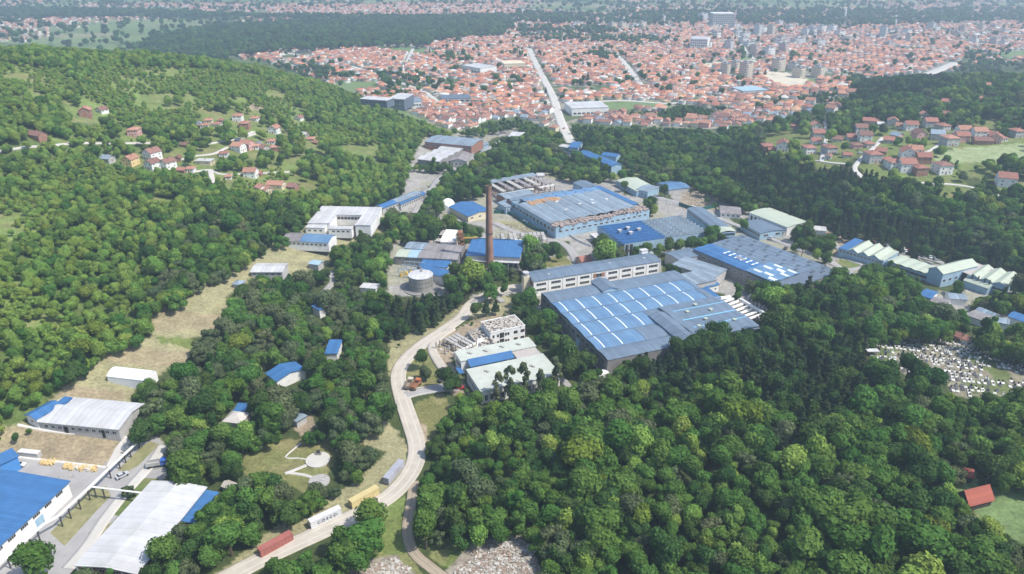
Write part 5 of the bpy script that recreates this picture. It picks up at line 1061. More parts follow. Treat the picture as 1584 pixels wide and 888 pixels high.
def minaret():
    c = at(624, 116); zc = c.y*cP+HC*sP; d = ray(624, 95); H = HC+d[2]*(c.y/d[1])-c.z; e = thing('minaret', 'slender white minaret among red roofs in the town', 'minaret', (c.x,c.y,c.z))
    mb = MB(); mb.tube((0,0,-1),(0,0,H*.8),1.7,1.4,12); mb.build('shaft', PLW, e); mb = MB(); mb.tube((0,0,H*.62),(0,0,H*.65),2.3,2.3,12); mb.build('balcony', PLW, e); mb = MB(); mb.tube((0,0,H*.8),(0,0,H),1.7,.1,12); mb.build('spire', GREYL, e)
    c = at(1306, 30); d = ray(1306, 15); H = HC+d[2]*(c.y/d[1])-c.z; e = thing('factory_stack', 'thin white factory stack far away in the blue woods', 'chimney', (c.x,c.y,c.z)); mb = MB(); mb.tube((0,0,-1),(0,0,H),4,2.2,14); mb.build('shaft', PLW, e)
minaret()
# ---------------------------------------------------------------- houses
def house_mesh(w, d, h, kind, rise, wm, rm, chim=True, win=True, two=False):
    class H_: pass
    wl = MB(); wl.box(-w/2, -d/2, -3, w/2, d/2, h, 0)
    if kind == 'gable':
        for y, s_ in ((-d/2, 1), (d/2, -1)): f = [(-w/2, y, h), (w/2, y, h), (0, y, h+rise)]; wl.face(f[::s_])
    W1 = wl.mesh('wall', [wm]); o = .55; rf = MB(); th = .22
    if kind == 'gable':
        k = rise/(w/2)
        for s_ in (-1, 1):
            a, b_ = (s_*(w/2+o), h-o*k), (0, h+rise); P = [(a[0], -d/2-o, a[1]+th), (b_[0], -d/2-o, b_[1]+th), (b_[0], d/2+o, b_[1]+th), (a[0], d/2+o, a[1]+th)]
            rf.face(P[::-s_]); L_ = [(x, y, z-th+.02) for x, y, z in P]; rf.face(L_[::s_]); rf.face([P[0], P[3], L_[3], L_[0]]); rf.face([P[0], L_[0], L_[1], P[1]]); rf.face([P[3], P[2], L_[2], L_[3]])
    else:
        X, Y = w/2+o, d/2+o; r = max(0, Y-X*.95) if d > w else 0; r2 = max(0, X-Y*.95) if w >= d else 0; A = [(-X,-Y,h),(X,-Y,h),(X,Y,h),(-X,Y,h)]; U = [(x,y,z+th) for x,y,z in A]; R0, R1 = ((0,-r,h+rise), (0,r,h+rise)) if d > w else ((-r2,0,h+rise), (r2,0,h+rise))
        if d > w: rf.face([U[0],U[1],R0]); rf.face([U[1],U[2],R1,R0]); rf.face([U[2],U[3],R1]); rf.face([U[3],U[0],R0,R1])
        else: rf.face([U[0],U[1],R1,R0]); rf.face([U[1],U[2],R1]); rf.face([U[2],U[3],R0,R1]); rf.face([U[3],U[0],R0])
        for i in range(4): rf.face([A[i],A[(i+1)%4],U[(i+1)%4],U[i]])
        rf.face([(x,y,z+.01) for x,y,z in A[::-1]])
    R1_ = rf.mesh('roof', [rm]); c = MB(); c.box(w*.12, -.35, h+rise*.3, w*.12+.7, .35, h+rise+.8); return dict(w=w, d=d, h=h, W=W1, R=R1_, Cm=c.mesh('chimney', [BRICK]), kind=kind, win=win, two=two, rise=rise)
WINS = None
def put_house(P, x, y, rz, label, group=None, detail=2, name='house', z=None, scale=1.0):
    z = G(x, y) if z is None else z
    e = thing(name, label, 'house', (x, y, z), rz, group); e.scale = (scale,)*3
    link('wall', P['W'], e); link('roof', P['R'], e)
    if detail >= 1: link('chimney', P['Cm'], e)
    if detail >= 2:
        w, d, h = P['w'], P['d'], P['h']; wm_ = win_mesh(1.2, 1.3, 2, FRAME, GLASS)
        zs = [.9, 3.6] if h > 4.6 else [.9]
        for zz in zs:
            for xx in (-w*.27, w*.27): link('window', wm_, e, (xx, -d/2, zz), 0); link('window', wm_, e, (xx, d/2, zz), math.pi)
            for yy in (-d*.27, d*.27): link('window', wm_, e, (w/2, yy, zz), math.pi/2); link('window', wm_, e, (-w/2, yy, zz), -math.pi/2)
        if P['kind'] == 'gable' and P['rise'] > 2.2: link('window', win_mesh(1.2, 1.1, 2, FRAME, GLASS), e, (0, -d/2, h+.3), 0)
        dm = WC.get('door')
        if dm is None: mb = MB(); mb.box(-.5, -.08, -.3, .5, .04, 2.1); dm = WC['door'] = mb.mesh('door', [RUST])
        link('door', dm, e, (0, -d/2, 0), 0)
    FOOT.append((x, y, P['w']*.5*scale, P['d']*.5*scale, rz)); block(*FOOT[-1], z, P['h']+P['rise']*.6); return e
HP = {}
def hp(size, kind, wall, roofm):
    k = (size, kind, wall, roofm)
    if k not in HP:
        w, d, h = {'s': (7.5, 8, 3.0), 'm': (9, 10.5, 5.4), 'l': (10.5, 11.5, 6.6), 'o': (5, 6.5, 2.4), 'x': (8, 14, 3.2)}[size]; wm = {'w': PLW, 'c': PLC, 'y': PLY, 'p': PLP, 'b': BRICK, 'g': PLG}[wall]; rm = {'o': TILE, 'b': TILEB, 'r': TILER, 'g': GREYL, 'w': WHITE}[roofm]
        HP[k] = house_mesh(w, d, h, kind, {'gable': w*.30, 'hip': w*.22, 'flat': .2}[kind], wm, rm)
    return HP[k]
WALLN = dict(w='white', c='cream', y='yellow', p='pink', b='bare brick', g='grey'); ROOFN = dict(o='orange', b='brown', r='red', g='grey', w='white'); SZ = dict(s='small', m='two storey', l='tall', o='tiny', x='long low')
def hs(px, py, size, kind, wall, rf, deg, where):
    c = at(px, py); c.y += 4; e = put_house(hp(size, kind, wall, rf), c.x, c.y, R(deg), f"{SZ[size]} {WALLN[wall]} house, {ROOFN[rf]} {'hipped' if kind=='hip' else 'gabled'} roof, {where}", scale=.8 if px < 1100 else .92)
for q in [(52,217,'x','gable','b','b',70,'lone at the left edge by the lane'),(129,181,'m','gable','b','o',20,'left of two high on the left hill'),(154,176,'s','gable','w','b',-20,'right of two high on the left hill'),(205,212,'m','hip','p','o',5,'above the lane under the field'),
          (163,252,'s','gable','g','g',75,'left of the yellow house'),(199,257,'m','gable','y','o',-12,'in front of the hill lane'),(233,249,'l','gable','w','b',-25,'rearmost of the cluster of three'),(233,263,'m','gable','w','b',-20,'front left of the cluster of three'),(257,262,'m','gable','w','b',-28,'front right of the cluster of three'),
          (291,268,'s','hip','w','o',5,'right of the cluster of three'),(278,269,'o','gable','b','r',85,'beside the hip roofed one'),(314,256,'x','flat','c','w',85,'standing in the mown field'),(272,251,'o','gable','b','b',10,'by the white lane'),
          (320,192,'s','hip','c','o',10,'top of the left group of four'),(314,200,'s','hip','w','o',15,'bottom left of the group of four'),(333,198,'s','hip','w','o',-5,'right one of the group of four'),(339,191,'o','hip','g','r',5,'at the right tip of the group of four'),
          (366,188,'m','hip','w','o',5,'left of the two topmost'),(392,188,'s','hip','w','o',-5,'right of the two topmost'),(377,200,'m','hip','b','o',5,'below the two topmost'),(423,207,'m','gable','w','o',-8,'alone above the dark bushes'),(461,187,'s','gable','w','b',-15,'upper right in the wood'),
          (367,236,'m','gable','w','o',70,'left half of the joined pair'),(380,232,'m','gable','p','o',75,'right half of the joined pair'),(393,232,'s','hip','w','o',5,'right of the joined pair'),(344,244,'s','hip','w','r',10,'by the curve of the lane'),(418,224,'s','hip','w','o',5,'with a veranda below the lone one'),(422,234,'s','hip','b','o',10,'below the veranda house'),
          (407,235,'s','gable','g','b',50,'half hidden beside the hipped one'),(479,220,'s','hip','c','o',5,'at the right end of the hamlet'),(470,212,'o','gable','g','w',60,'behind the right end house'),(488,225,'o','gable','b','o',60,'small outbuilding right of the hamlet'),
          (386,276,'m','gable','w','o',88,'standing on the lower lane'),(397,274,'o','gable','b','r',88,'leaning against the lower lane house'),(351,279,'o','hip','w','o',10,'left below the lower lane'),(402,297,'s','gable','w','o',50,'left end of the ruined row'),(412,300,'s','gable','c','o',40,'second of the ruined row'),(425,292,'x','gable','c','o',80,'middle of the ruined row'),(451,295,'s','gable','b','b',75,'right end of the ruined row'),
          (398,228,'o','gable','w','g',20,'between lane and joined pair'),(305,197,'o','gable','w','g',20,'at the far left of the hamlet'),(283,230,'o','gable','b','b',80,'wreck above the white lane'),
          # right hill
          (1263,202,'m','gable','w','o',-5,'tall gable beside the steep lane'),(1213,234,'l','gable','w','r',-15,'with open floors at the wood edge'),(1188,235,'m','hip','b','r',-5,'leftmost at the wood edge'),(1196,236,'o','gable','b','r',80,'extension of the leftmost'),(1230,199,'s','hip','p','r',0,'left of the tall gable'),
          (1267,214,'m','gable','g','r',88,'upper one under the tall gable'),(1264,223,'s','gable','w','r',85,'lower one under the tall gable'),(1253,238,'m','hip','w','r',5,'broad roofed, left of the lane foot'),(1285,238,'m','hip','g','r',10,'right of the steep lane foot'),(1284,247,'o','gable','w','b',-30,'small porch house on the white terrace'),
          (1333,206,'m','gable','w','b',88,'rear one of the white pair'),(1340,218,'m','gable','w','b',85,'front one of the white pair'),(1319,217,'s','gable','g','r',85,'left of the white pair'),(1327,230,'s','hip','p','b',5,'below the white pair'),(1297,220,'s','gable','g','b',80,'long roof left below the pair'),(1346,228,'s','hip','g','r',10,'beside the grey road'),(1313,245,'o','gable','g','r',85,'low roof above the road bend'),
          (1352,252,'l','hip','g','r',5,'broad roof at the road bend'),(1366,240,'s','gable','b','r',60,'up behind the broad roof'),(1375,254,'s','hip','w','r',5,'right of the broad roof'),(1384,263,'m','hip','w','r',5,'second left of the large front row'),(1404,267,'l','gable','w','r',88,'largest of the front row with balcony'),(1424,272,'m','hip','b','r',5,'dark one right of the largest'),(1406,248,'l','gable','w','r',-15,'tall with white gable above the row'),(1417,242,'m','gable','w','o',80,'joined behind the white gable'),
          (1430,254,'m','gable','b','r',85,'brick one right of the white gable'),(1460,270,'l','hip','w','b',5,'dark roofed with balconies by the tree'),(1559,290,'l','gable','w','r',70,'alone at the right on the terrace'),
          (1383,195,'m','gable','g','o',-20,'top left of the upper hamlet'),(1411,202,'m','gable','w','r',85,'white front in the upper hamlet'),(1396,200,'s','gable','c','o',60,'left of the white front'),(1441,197,'m','gable','g','r',88,'long roof above the upper hamlet'),(1460,204,'m','hip','g','r',20,'beside the pale lane'),(1424,216,'m','gable','p','b',5,'middle of the upper hamlet'),(1390,215,'s','gable','p','g',30,'with a light roof in the upper hamlet'),(1378,222,'s','gable','g','r',60,'low left of the upper hamlet'),
          (1452,217,'m','gable','g','g',70,'grey roof beside the lane fork'),(1471,226,'l','hip','g','o',5,'orange hipped above the pale field'),(1493,210,'m','gable','w','o',88,'left of the long orange row'),(1490,220,'m','gable','p','r',85,'below the long orange row'),(1517,213,'m','gable','w','o',88,'right of the long orange row'),(1533,213,'s','gable','w','r',30,'next to the long orange row'),(1523,224,'x','gable','b','b',80,'barn below the long orange row'),(1543,222,'m','gable','p','r',-30,'pink gable above the pale field'),(1552,220,'s','hip','w','r',10,'right of the pink gable'),(1576,213,'m','hip','g','r',5,'at the right edge above the pale field'),
          (1432,182,'s','gable','w','o',-10,'white above the upper hamlet'),(1467,182,'s','gable','b','o',30,'orange in the wood above'),(1466,162,'s','gable','w','r',60,'high alone in the wood'),(1520,157,'s','hip','c','o',5,'highest at the right in the green'),(1530,138,'s','hip','w','o',5,'on the skyline at the right'),(1532,136,'s','gable','c','o',50,'beside the skyline one'),(1503,135,'o','hip','c','o',5,'tiny on the right skyline'),(1349,192,'x','gable','p','r',70,'pink long roof under the meadow'),(1365,196,'o','gable','g','w',80,'pale shed beside the pink long roof'),
          (1305,151,'m','gable','c','o',80,'orange at the crest of the left dip'),(1318,148,'m','gable','w','o',80,'next to the orange crest one'),(1290,164,'s','hip','w','o',10,'cream walled below the crest'),(1296,170,'m','gable','w','r',-20,'red with white dormer below the crest'),(1288,174,'m','gable','w','o',40,'low one of the crest group'),(1255,162,'m','gable','w','o',60,'left below the crest group'),(1252,172,'m','hip','g','r',10,'brick red left of the crest group'),(1257,175,'s','gable','g','g',5,'grey gabled beside it')]: hs(*q)
# ---------------------------------------------------------------- containers, vehicles, ducts, fences
def corr_box(L, W, H, m_, doors=True):
    pass
def container(A, Bp, mc, label, text=None, rust=None):
    a, b_ = at(*A), at(*Bp); u = (b_-a); u.z = 0; u.normalize(); rz = math.atan2(u.y, u.x); L, W, H = 10.5, 2.2, 2.6
    e = thing('shipping_container', label, 'shipping container', (a.x, a.y, max(a.z, b_.z)+.3), rz, None)
    mb = MB(); st = .28; n = int((L-.3)/st)
    for y, s_ in ((.0, 1), (W, -1)):
        z0, z1 = .15, H-.12
        pts = []
        for i in range(n+1):
            x = .15+(L-.3)*i/n; off = (.0 if i % 4 < 2 else .06)*s_; pts.append((x, y+off))
        for p, q in zip(pts[:-1], pts[1:]): f = [(p[0],p[1],z0),(q[0],q[1],z0),(q[0],q[1],z1),(p[0],p[1],z1)]; mb.face(f if s_ > 0 else f[::-1])
    mb.face([(0,0,H-.02),(L,0,H-.02),(L,W,H-.02),(0,W,H-.02)]); mb.face([(0,0,.1),(0,W,.1),(L,W,.1),(L,0,.1)]); mb.face([(L-.03,0,.1),(L-.03,W,.1),(L-.03,W,H-.05),(L-.03,0,H-.05)]); mb.build('side_panel', mc, e)
    mb = MB()
    for x in (-.02, L-.14):
        for y in (-.03, W-.13): mb.box(x, y, 0, x+.16, y+.16, H)
    for y in (-.02, W-.08):
        for z in (0, H-.14): mb.box(.14, y, z, L-.14, y+.1, z+.15)
    for x in (-.02, L-.08):
        for z in (.0, H-.14): mb.box(x, .13, z, x+.1, W-.13, z+.15)
    mb.build('frame', mc, e)
    mb = MB()
    for i in range(17): mb.box(.5+i*.58, .25, H-.02, .72+i*.58, W-.25, H+.02)
    mb.build('roof_panel', mc, e)
    for y0 in (.14, W/2+.01):
        mb = MB(); mb.box(-.01, y0, .16, .05, y0+W/2-.15, H-.15); d = mb.build('door', mc, e)
        m2 = MB(); m2.tube((-.05, y0+.3, .2), (-.05, y0+.3, H-.2), .025, n=5); m2.tube((-.05, y0+.8, .2), (-.05, y0+.8, H-.2), .025, n=5); m2.build('locking_bar', STEEL, d)
    if text:
        cu = bpy.data.curves.new('lettering', 'FONT'); cu.body = text; cu.size = 1.4; cu.space_character = 1.6; cu.extrude = .012; cu.offset = .02; cu.align_x = 'CENTER'
        to = bpy.data.objects.new('tmp', cu); C.objects.link(to); me = bpy.data.meshes.new_from_object(to.evaluated_get(bpy.context.evaluated_depsgraph_get())); bpy.data.objects.remove(to)
        me.materials.clear(); me.materials.append(mat('dark_blue_letters', (.03,.05,.12), .6, .02)); o = link('lettering', me, e, (L*.52, -.06, .9)); o.rotation_euler = (math.pi/2, 0, 0)
    FOOT.append((a.x+u.x*L/2-u.y*W/2, a.y+u.y*L/2+u.x*W/2, L/2+1, W/2+1, rz))
container((482,820), (527.3,798.4), mat('white_container', (.62,.63,.64), .5, .05, .4, (.45,.38,.32), .35, .3), 'white shipping container with COSCO lettering by the gravel road', 'COSCO')
container((545.5,788.5), (586,766), mat('yellow_container', (.56,.47,.23), .6, .06, .4, (.40,.28,.12), .4, .3), 'yellow shipping container between the white and the grey one')
container((601.7,751.2), (621,728), mat('grey_container', (.36,.37,.42), .6, .06, .4, (.22,.2,.2), .4, .3), 'grey shipping container, the farthest up the gravel road')
container((404.7,864), (455.4,836), mat('red_container', (.36,.13,.11), .65, .06, .4, (.28,.10,.07), .4, .3), 'dull red shipping container, the nearest at the bottom of the gravel road')
CARM = {}
def car_parts(col):
    if col in CARM: return CARM[col]
    pm = mat('car_paint_'+col, dict(white=(.75,.75,.74), silver=(.45,.46,.48), red=(.42,.04,.03), blue=(.05,.12,.38), dark=(.05,.055,.06), green=(.06,.2,.12))[col], .3, .02, spec=.6)
    def loft(pr, y, m):   # side profile extruded across
        mb = MB(); n = len(pr)
        for i in range(n): a, c = pr[i], pr[(i+1) % n]; mb.face([(a[0],-y,a[1]),(c[0],-y,c[1]),(c[0],y,c[1]),(a[0],y,a[1])][::-1])
        mb.face([(p[0],-y,p[1]) for p in pr]); mb.face([(p[0],y,p[1]) for p in pr[::-1]]); return mb.mesh('body', [m])
    body = loft([(-2.1,.3),(2.1,.3),(2.15,.65),(2.0,.85),(1.1,.95),(-1.6,1.0),(-2.1,.9),(-2.15,.6)], .86, pm)
    cab = loft([(-1.6,.98),(1.0,.94),(.3,1.4),(-1.2,1.43)], .74, GLASS); rf = loft([(-1.2,1.41),(.3,1.38),(.28,1.46),(-1.15,1.49)], .72, pm)
    w = MB(); w.tube((0,-.1,0),(0,.1,0),.32,.32,12); CARM[col] = (body, cab, rf, w.mesh('wheel', [DARK])); return CARM[col]
def car(px, py, deg, col, label, group=None, name='parked_car'):
    c = at(px, py); bo, ca, rf, wh = car_parts(col); e = thing(name, label, 'car', (c.x, c.y, c.z+.3), R(deg), group)
    link('body', bo, e); link('windows', ca, e); link('roof', rf, e)
    for x in (-1.35, 1.35):
        for y in (-.8, .8): link('wheel', wh, e, (x, y, .32))
def truck(px, py, deg, cm, bm, label):
    c = at(px, py); e = thing('truck', label, 'truck', (c.x, c.y, c.z+.35), R(deg)); mb = MB(); mb.box(1.6,-1.1,.6,3.4,1.1,2.6); cb = mb.build('cab', cm, e); mb = MB(); mb.box(3.38,-.95,1.7,3.44,.95,2.4); mb.box(2.0,-1.13,1.7,3.0,1.13,2.4); mb.build('window', GLASS, cb)
    mb = MB(); mb.box(-3.2,-1.15,.9,1.5,1.15,1.05); mb.box(-3.2,-1.15,1.05,1.5,-1.05,2.2); mb.box(-3.2,1.05,1.05,1.5,1.15,2.2); mb.box(1.4,-1.04,1.05,1.5,1.04,2.3); mb.box(-3.2,-1.04,1.05,-3.1,1.04,2.1); mb.build('cargo_bed', bm, e); mb = MB(); mb.box(-3.3,-.5,.5,3.2,.5,.88); mb.build('chassis', STEEL, e)
    for x in (-2.3, 2.5):
        for y in (-1.0, 1.0): mb = MB(); mb.tube((x,y-.15,.5),(x,y+.15,.5),.5,.5,12); mb.build('wheel', DARK, e)
truck(633, 599, 80, mat('cream_truck_paint', (.5,.46,.36)), mat('brown_tarp', (.25,.2,.15)), 'cream truck parked at the road fork beside the orange one')
truck(643, 600, 70, mat('orange_truck_paint', (.42,.14,.07)), RUST, 'rusty orange truck parked at the road fork')
truck(243, 722, 15, mat('blue_truck_paint', (.04,.12,.42)), mat('grey_truck_bed', (.4,.4,.38)), 'blue cab truck by the big tree beside the yard')
cols = ['white','dark','silver','blue','white','red','silver','white','dark','green','white','silver']
for i in range(24): f = i/23; car(1345+f*105+(i % 3), 376+f*27-(i % 2)*1.5, 60+(i*37 % 25), cols[i*5 % 12], f'{cols[i*5 % 12]} car parked in the row behind the pale green roofed halls', 'cars parked behind the pale green halls: '+cols[i*5 % 12])
for px, py, d, c_, l in [(1317,366,20,'white','white car by the forest edge above the crested hall'),(1325,365,20,'silver','silver car by the forest edge above the crested hall'),(1083,328,10,'dark','dark car alone beside the green mesh fence'),(1193,345,-30,'white','white car between the white hall and the blue workshop'),(798,338,-50,'dark','dark car on the lane in front of the old hall'),
                          (683,589,70,'dark','dark car under the trees at the white hall'),(684,575,80,'dark','dark car at the end of the pale track by the white hall'),(711,602,10,'red','red car in front of the white hall entrance'),(708,592,60,'dark','dark car in front of the white hall entrance'),(872,200,70,'red','red car at the roundabout end of the main street'),(868,213,30,'white','white car at the roundabout end of the main street'),
                          (1330,238,30,'silver','silver car on the grey hill road'),(1270,238,80,'white','white car on the steep lane'),(640,304,30,'white','white car near the blue roofed row buildings')]: car(px, py, d, c_, l)
for i, (px, py, d, c_) in enumerate([(1180,366,60,'white'),(1192,370,60,'silver'),(1215,386,55,'dark'),(905,432,80,'white'),(893,402,70,'silver'),(1072,322,15,'white'),(838,341,-40,'silver'),(812,345,-40,'white'),(668,300,30,'red'),(700,262,20,'white'),(690,268,20,'dark'),(1302,422,30,'white'),(1312,425,30,'silver'),(190,738,50,'silver'),(30,722,5,'white'),(1483,470,40,'white'),(1532,470,40,'dark')]):
    car(px, py, d, c_, c_+' car '+['by the arched hall lane, first','by the arched hall lane, second','on the lane above the east hall','behind the great hall corner','at the bend below the sawtooth hall','on the lane by the green fence','in front of the old hall','at the fence left of the old hall','on the lane by the warehouses','in the warehouse yard, right one','in the warehouse yard, left one','at the end of the crested hall lane','beside the crested hall lane end','on the yard beside the branch pipe','on the yard behind the blue hall','by the sheds right of the pavilion','near the right edge conifers'][i])
# heating duct on posts in the yard
def duct_line(name, label, pts, posts, r=.45, h=4.6):
    P = [Vector(atz(x, y, h)) for x, y in pts]; o = P[0]; e = thing(name, label, 'pipeline', (o.x, o.y, 0)); mb = MB()
    for a, c in zip(P[:-1], P[1:]): mb.tube(a-Vector((o.x,o.y,0)), c-Vector((o.x,o.y,0)), r, r, 10)
    mb.build('pipe', PIPE, e)
    for i, (k, f) in enumerate(posts):
        q = P[k].lerp(P[k+1], f)-Vector((o.x,o.y,0)); mb = MB(); mb.box(q.x-.16,q.y-.16,-1,q.x+.16,q.y+.16,h-r+.05); mb.box(q.x-.6,q.y-.1,h-r-.25,q.x+.6,q.y+.1,h-r-.05); mb.build('post', STEEL, e)
duct_line('overhead_pipeline', 'long white overhead pipe on dark posts across the lower left yard', [(233,665),(164,729),(139.5,752.7),(88.6,799.5),(66,812),(0,872),(-20,890)], [(0,.1),(0,.3),(0,.5),(0,.62),(0,.75),(0,.95),(2,.1),(2,.4),(2,.7),(2,.95),(4,.15),(4,.35),(4,.6),(4,.85)])
duct_line('branch_pipeline', 'short white pipe from the long overhead pipe to the white roofed warehouse', [(140.5,753),(220,762.6)], [(0,.05),(0,.22)], .32)
for i, (x, y) in enumerate([(204,700),(200,704),(196,708),(192,712),(217.5,693)]):
    c = at(x, y); e = thing('concrete_post', 'free standing dark concrete post on the verge beside the ramp', 'post', (c.x, c.y, c.z), .5, 'dark posts on the verge beside the ramp'); mb = MB(); mb.box(-.2,-.2,-.5,.2,.2,3.6); mb.build('shaft', CONCD, e); mb = MB(); mb.box(-.6,-.15,3.3,.6,.15,3.55); mb.build('crossarm', CONCD, e)
for i, (x, y) in enumerate([(70,716),(76,717),(83,716),(105,722),(112,723),(119,724),(128,725),(137,726),(146,727)]):
    c = at(x, y); e = thing('pallet_stack', 'heap of yellow boards and pallets at the foot of the dry slope', 'pallet stack', (c.x, c.y, c.z), i*.7, 'yellow heaps along the foot of the slope'); r = random.Random(i); mb = MB()
    for k in range(14): mb.obox((r.uniform(-1.3,1.3), r.uniform(-.8,.8)), r.uniform(0,3), r.uniform(.5,1.2), r.uniform(.06,.3), r.uniform(-.1,.5), r.uniform(.5,.9))
    mb.build('boards', mat('yellow_boards', (.60,.44,.20), .8, .2, 1.0) if i not in (5, 7) else mat('pale_sacks', (.6,.56,.46), .9, .1), e)
c = at(493, 704); e = thing('monument', 'small dark monument on the white circular plaza', 'monument', (c.x, c.y, c.z+.4)); mb = MB(); mb.box(-1,-.6,-.3,1,.6,.5); mb.build('base', CONCD, e); mb = MB(); mb.box(-.6,-.3,.5,.6,.3,1.8); mb.build('stone', STEEL, e)
def fence_run(nm, label, pts, h, m, step=3.0, rails=False):
    P = smooth_line([Vector((p.x, p.y)) for p in [at(*q) for q in pts]], step) if len(pts) > 2 else None
    if P is None: a, c = at(*pts[0]), at(*pts[1]); n = max(2, int((c-a).length/step)); P = [Vector((a.x, a.y)).lerp(Vector((c.x, c.y)), i/n) for i in range(n+1)]
    o = P[0]; z0 = G(o.x, o.y); e = thing(nm, label, 'fence', (o.x, o.y, z0)); pan = MB(); po = MB()
    for i, (a, c) in enumerate(zip(P[:-1], P[1:])):
        d = (c-a).normalized(); t = Vector((-d.y, d.x))*.06; za, zc = G(a.x,a.y)-z0, G(c.x,c.y)-z0; a_, c_ = a-o, c-o
        for lo, hi in (((-.3, h),) if not rails else ((h*.4, h*.5), (h*.85, h*.95))):
            q = [(a_.x-t.x,a_.y-t.y),(c_.x-t.x,c_.y-t.y),(c_.x+t.x,c_.y+t.y),(a_.x+t.x,a_.y+t.y)]; zz = [za, zc, zc, za]
            lo_ = [(x,y,z+lo) for (x,y),z in zip(q,zz)]; hi_ = [(x,y,z+hi) for (x,y),z in zip(q,zz)]; pan.face(hi_)
            for k in range(4): pan.face([lo_[k], lo_[(k+1)%4], hi_[(k+1)%4], hi_[k]])
        if i < 95: mb = MB(); mb.box(a_.x-.12,a_.y-.12,za-.5,a_.x+.12,a_.y+.12,za+h+.12); mb.build('post', m, e)
    pan.build('panel' if not rails else 'rail', m, e)
fence_run('mesh_fence', 'dark green mesh fence bounding the lane left of the old hall', [(764,330),(788,332),(822,354),(846,362)], 2.2, TEAL)
fence_run('mesh_fence', 'dark green mesh fence round the demolition yard', [(1050,318),(1078,326),(1112,320)], 2.6, TEAL)
fence_run('mesh_fence', 'dark green mesh fence behind the white tunnel tent', [(868,356),(905,348),(960,340),(1000,330)], 2.0, TEAL)
fence_run('white_railing', 'white post and rail fence along the lane behind the old hall', [(960,283),(1000,302),(1050,320)], 1.5, PLW, 2.5, True)
fence_run('white_railing', 'white post and rail fence beside the lane to the arched hall', [(1185,363),(1210,373),(1240,384)], 1.5, PLW, 2.5, True)
fence_run('site_wall', 'low white wall along the lane below the sawtooth hall', [(880,364),(896,374),(915,382)], 1.2, PLW)
# rubble, bare heaps
def heap(pts, n, label, nm='rubble_heap', s=(.12,.5), cols=((.34,.31,.26),(.46,.44,.40),(.28,.21,.165)), hmax=.7):
    P = [at(*p) for p in pts]; A = np.array([[p.x, p.y] for p in P]); r = random.Random(n); o = P[0]; out = []
    for ci, c_ in enumerate(cols):
        mb = MB(); k = 0
        while k < n/len(cols):
            X, Y = r.uniform(*sorted((A[:,0].min(), A[:,0].max()))), r.uniform(A[:,1].min(), A[:,1].max()); ins = False
            for i in range(len(A)):
                ax, ay = A[i]; bx, by = A[i-1]
                if (ay > Y) != (by > Y) and X < (bx-ax)*(Y-ay)/(by-ay)+ax: ins = not ins
            if not ins: k += .3; continue
            k += 1; q = r.uniform(*s)*(.4+r.random()); z = G(X, Y); mb.obox((X-o.x, Y-o.y), r.uniform(0,3), q, q*r.uniform(.3,.9), z-.5-o.z, z-o.z+r.uniform(.1,hmax)*q**.5)
        if ci == 0: root = tag(mb.build(nm, mat('heap_'+nm+str(ci), c_, .95, .3, 1.2), None, o), label, 'rubble', kind='stuff')
        else: mb.build('debris', mat('heap_'+nm+str(ci), c_, .95, .3, 1.2), root)
    return root
heap([(725,868),(745,835),(800,828),(828,850),(830,888),(700,888)], 2200, 'pale rubble and brick heaps right of the track at the bottom edge')
heap([(556,888),(585,872),(612,864),(634,880),(636,895)], 1500, 'stony rubble mound left of the track at the bottom edge')
heap([(1050,292),(1100,300),(1112,318),(1062,318)], 700, 'demolition rubble inside the green mesh fence')
heap([(766,345),(850,352),(845,362),(775,358)], 500, 'scattered broken slabs on the dry ground behind the boiler house')
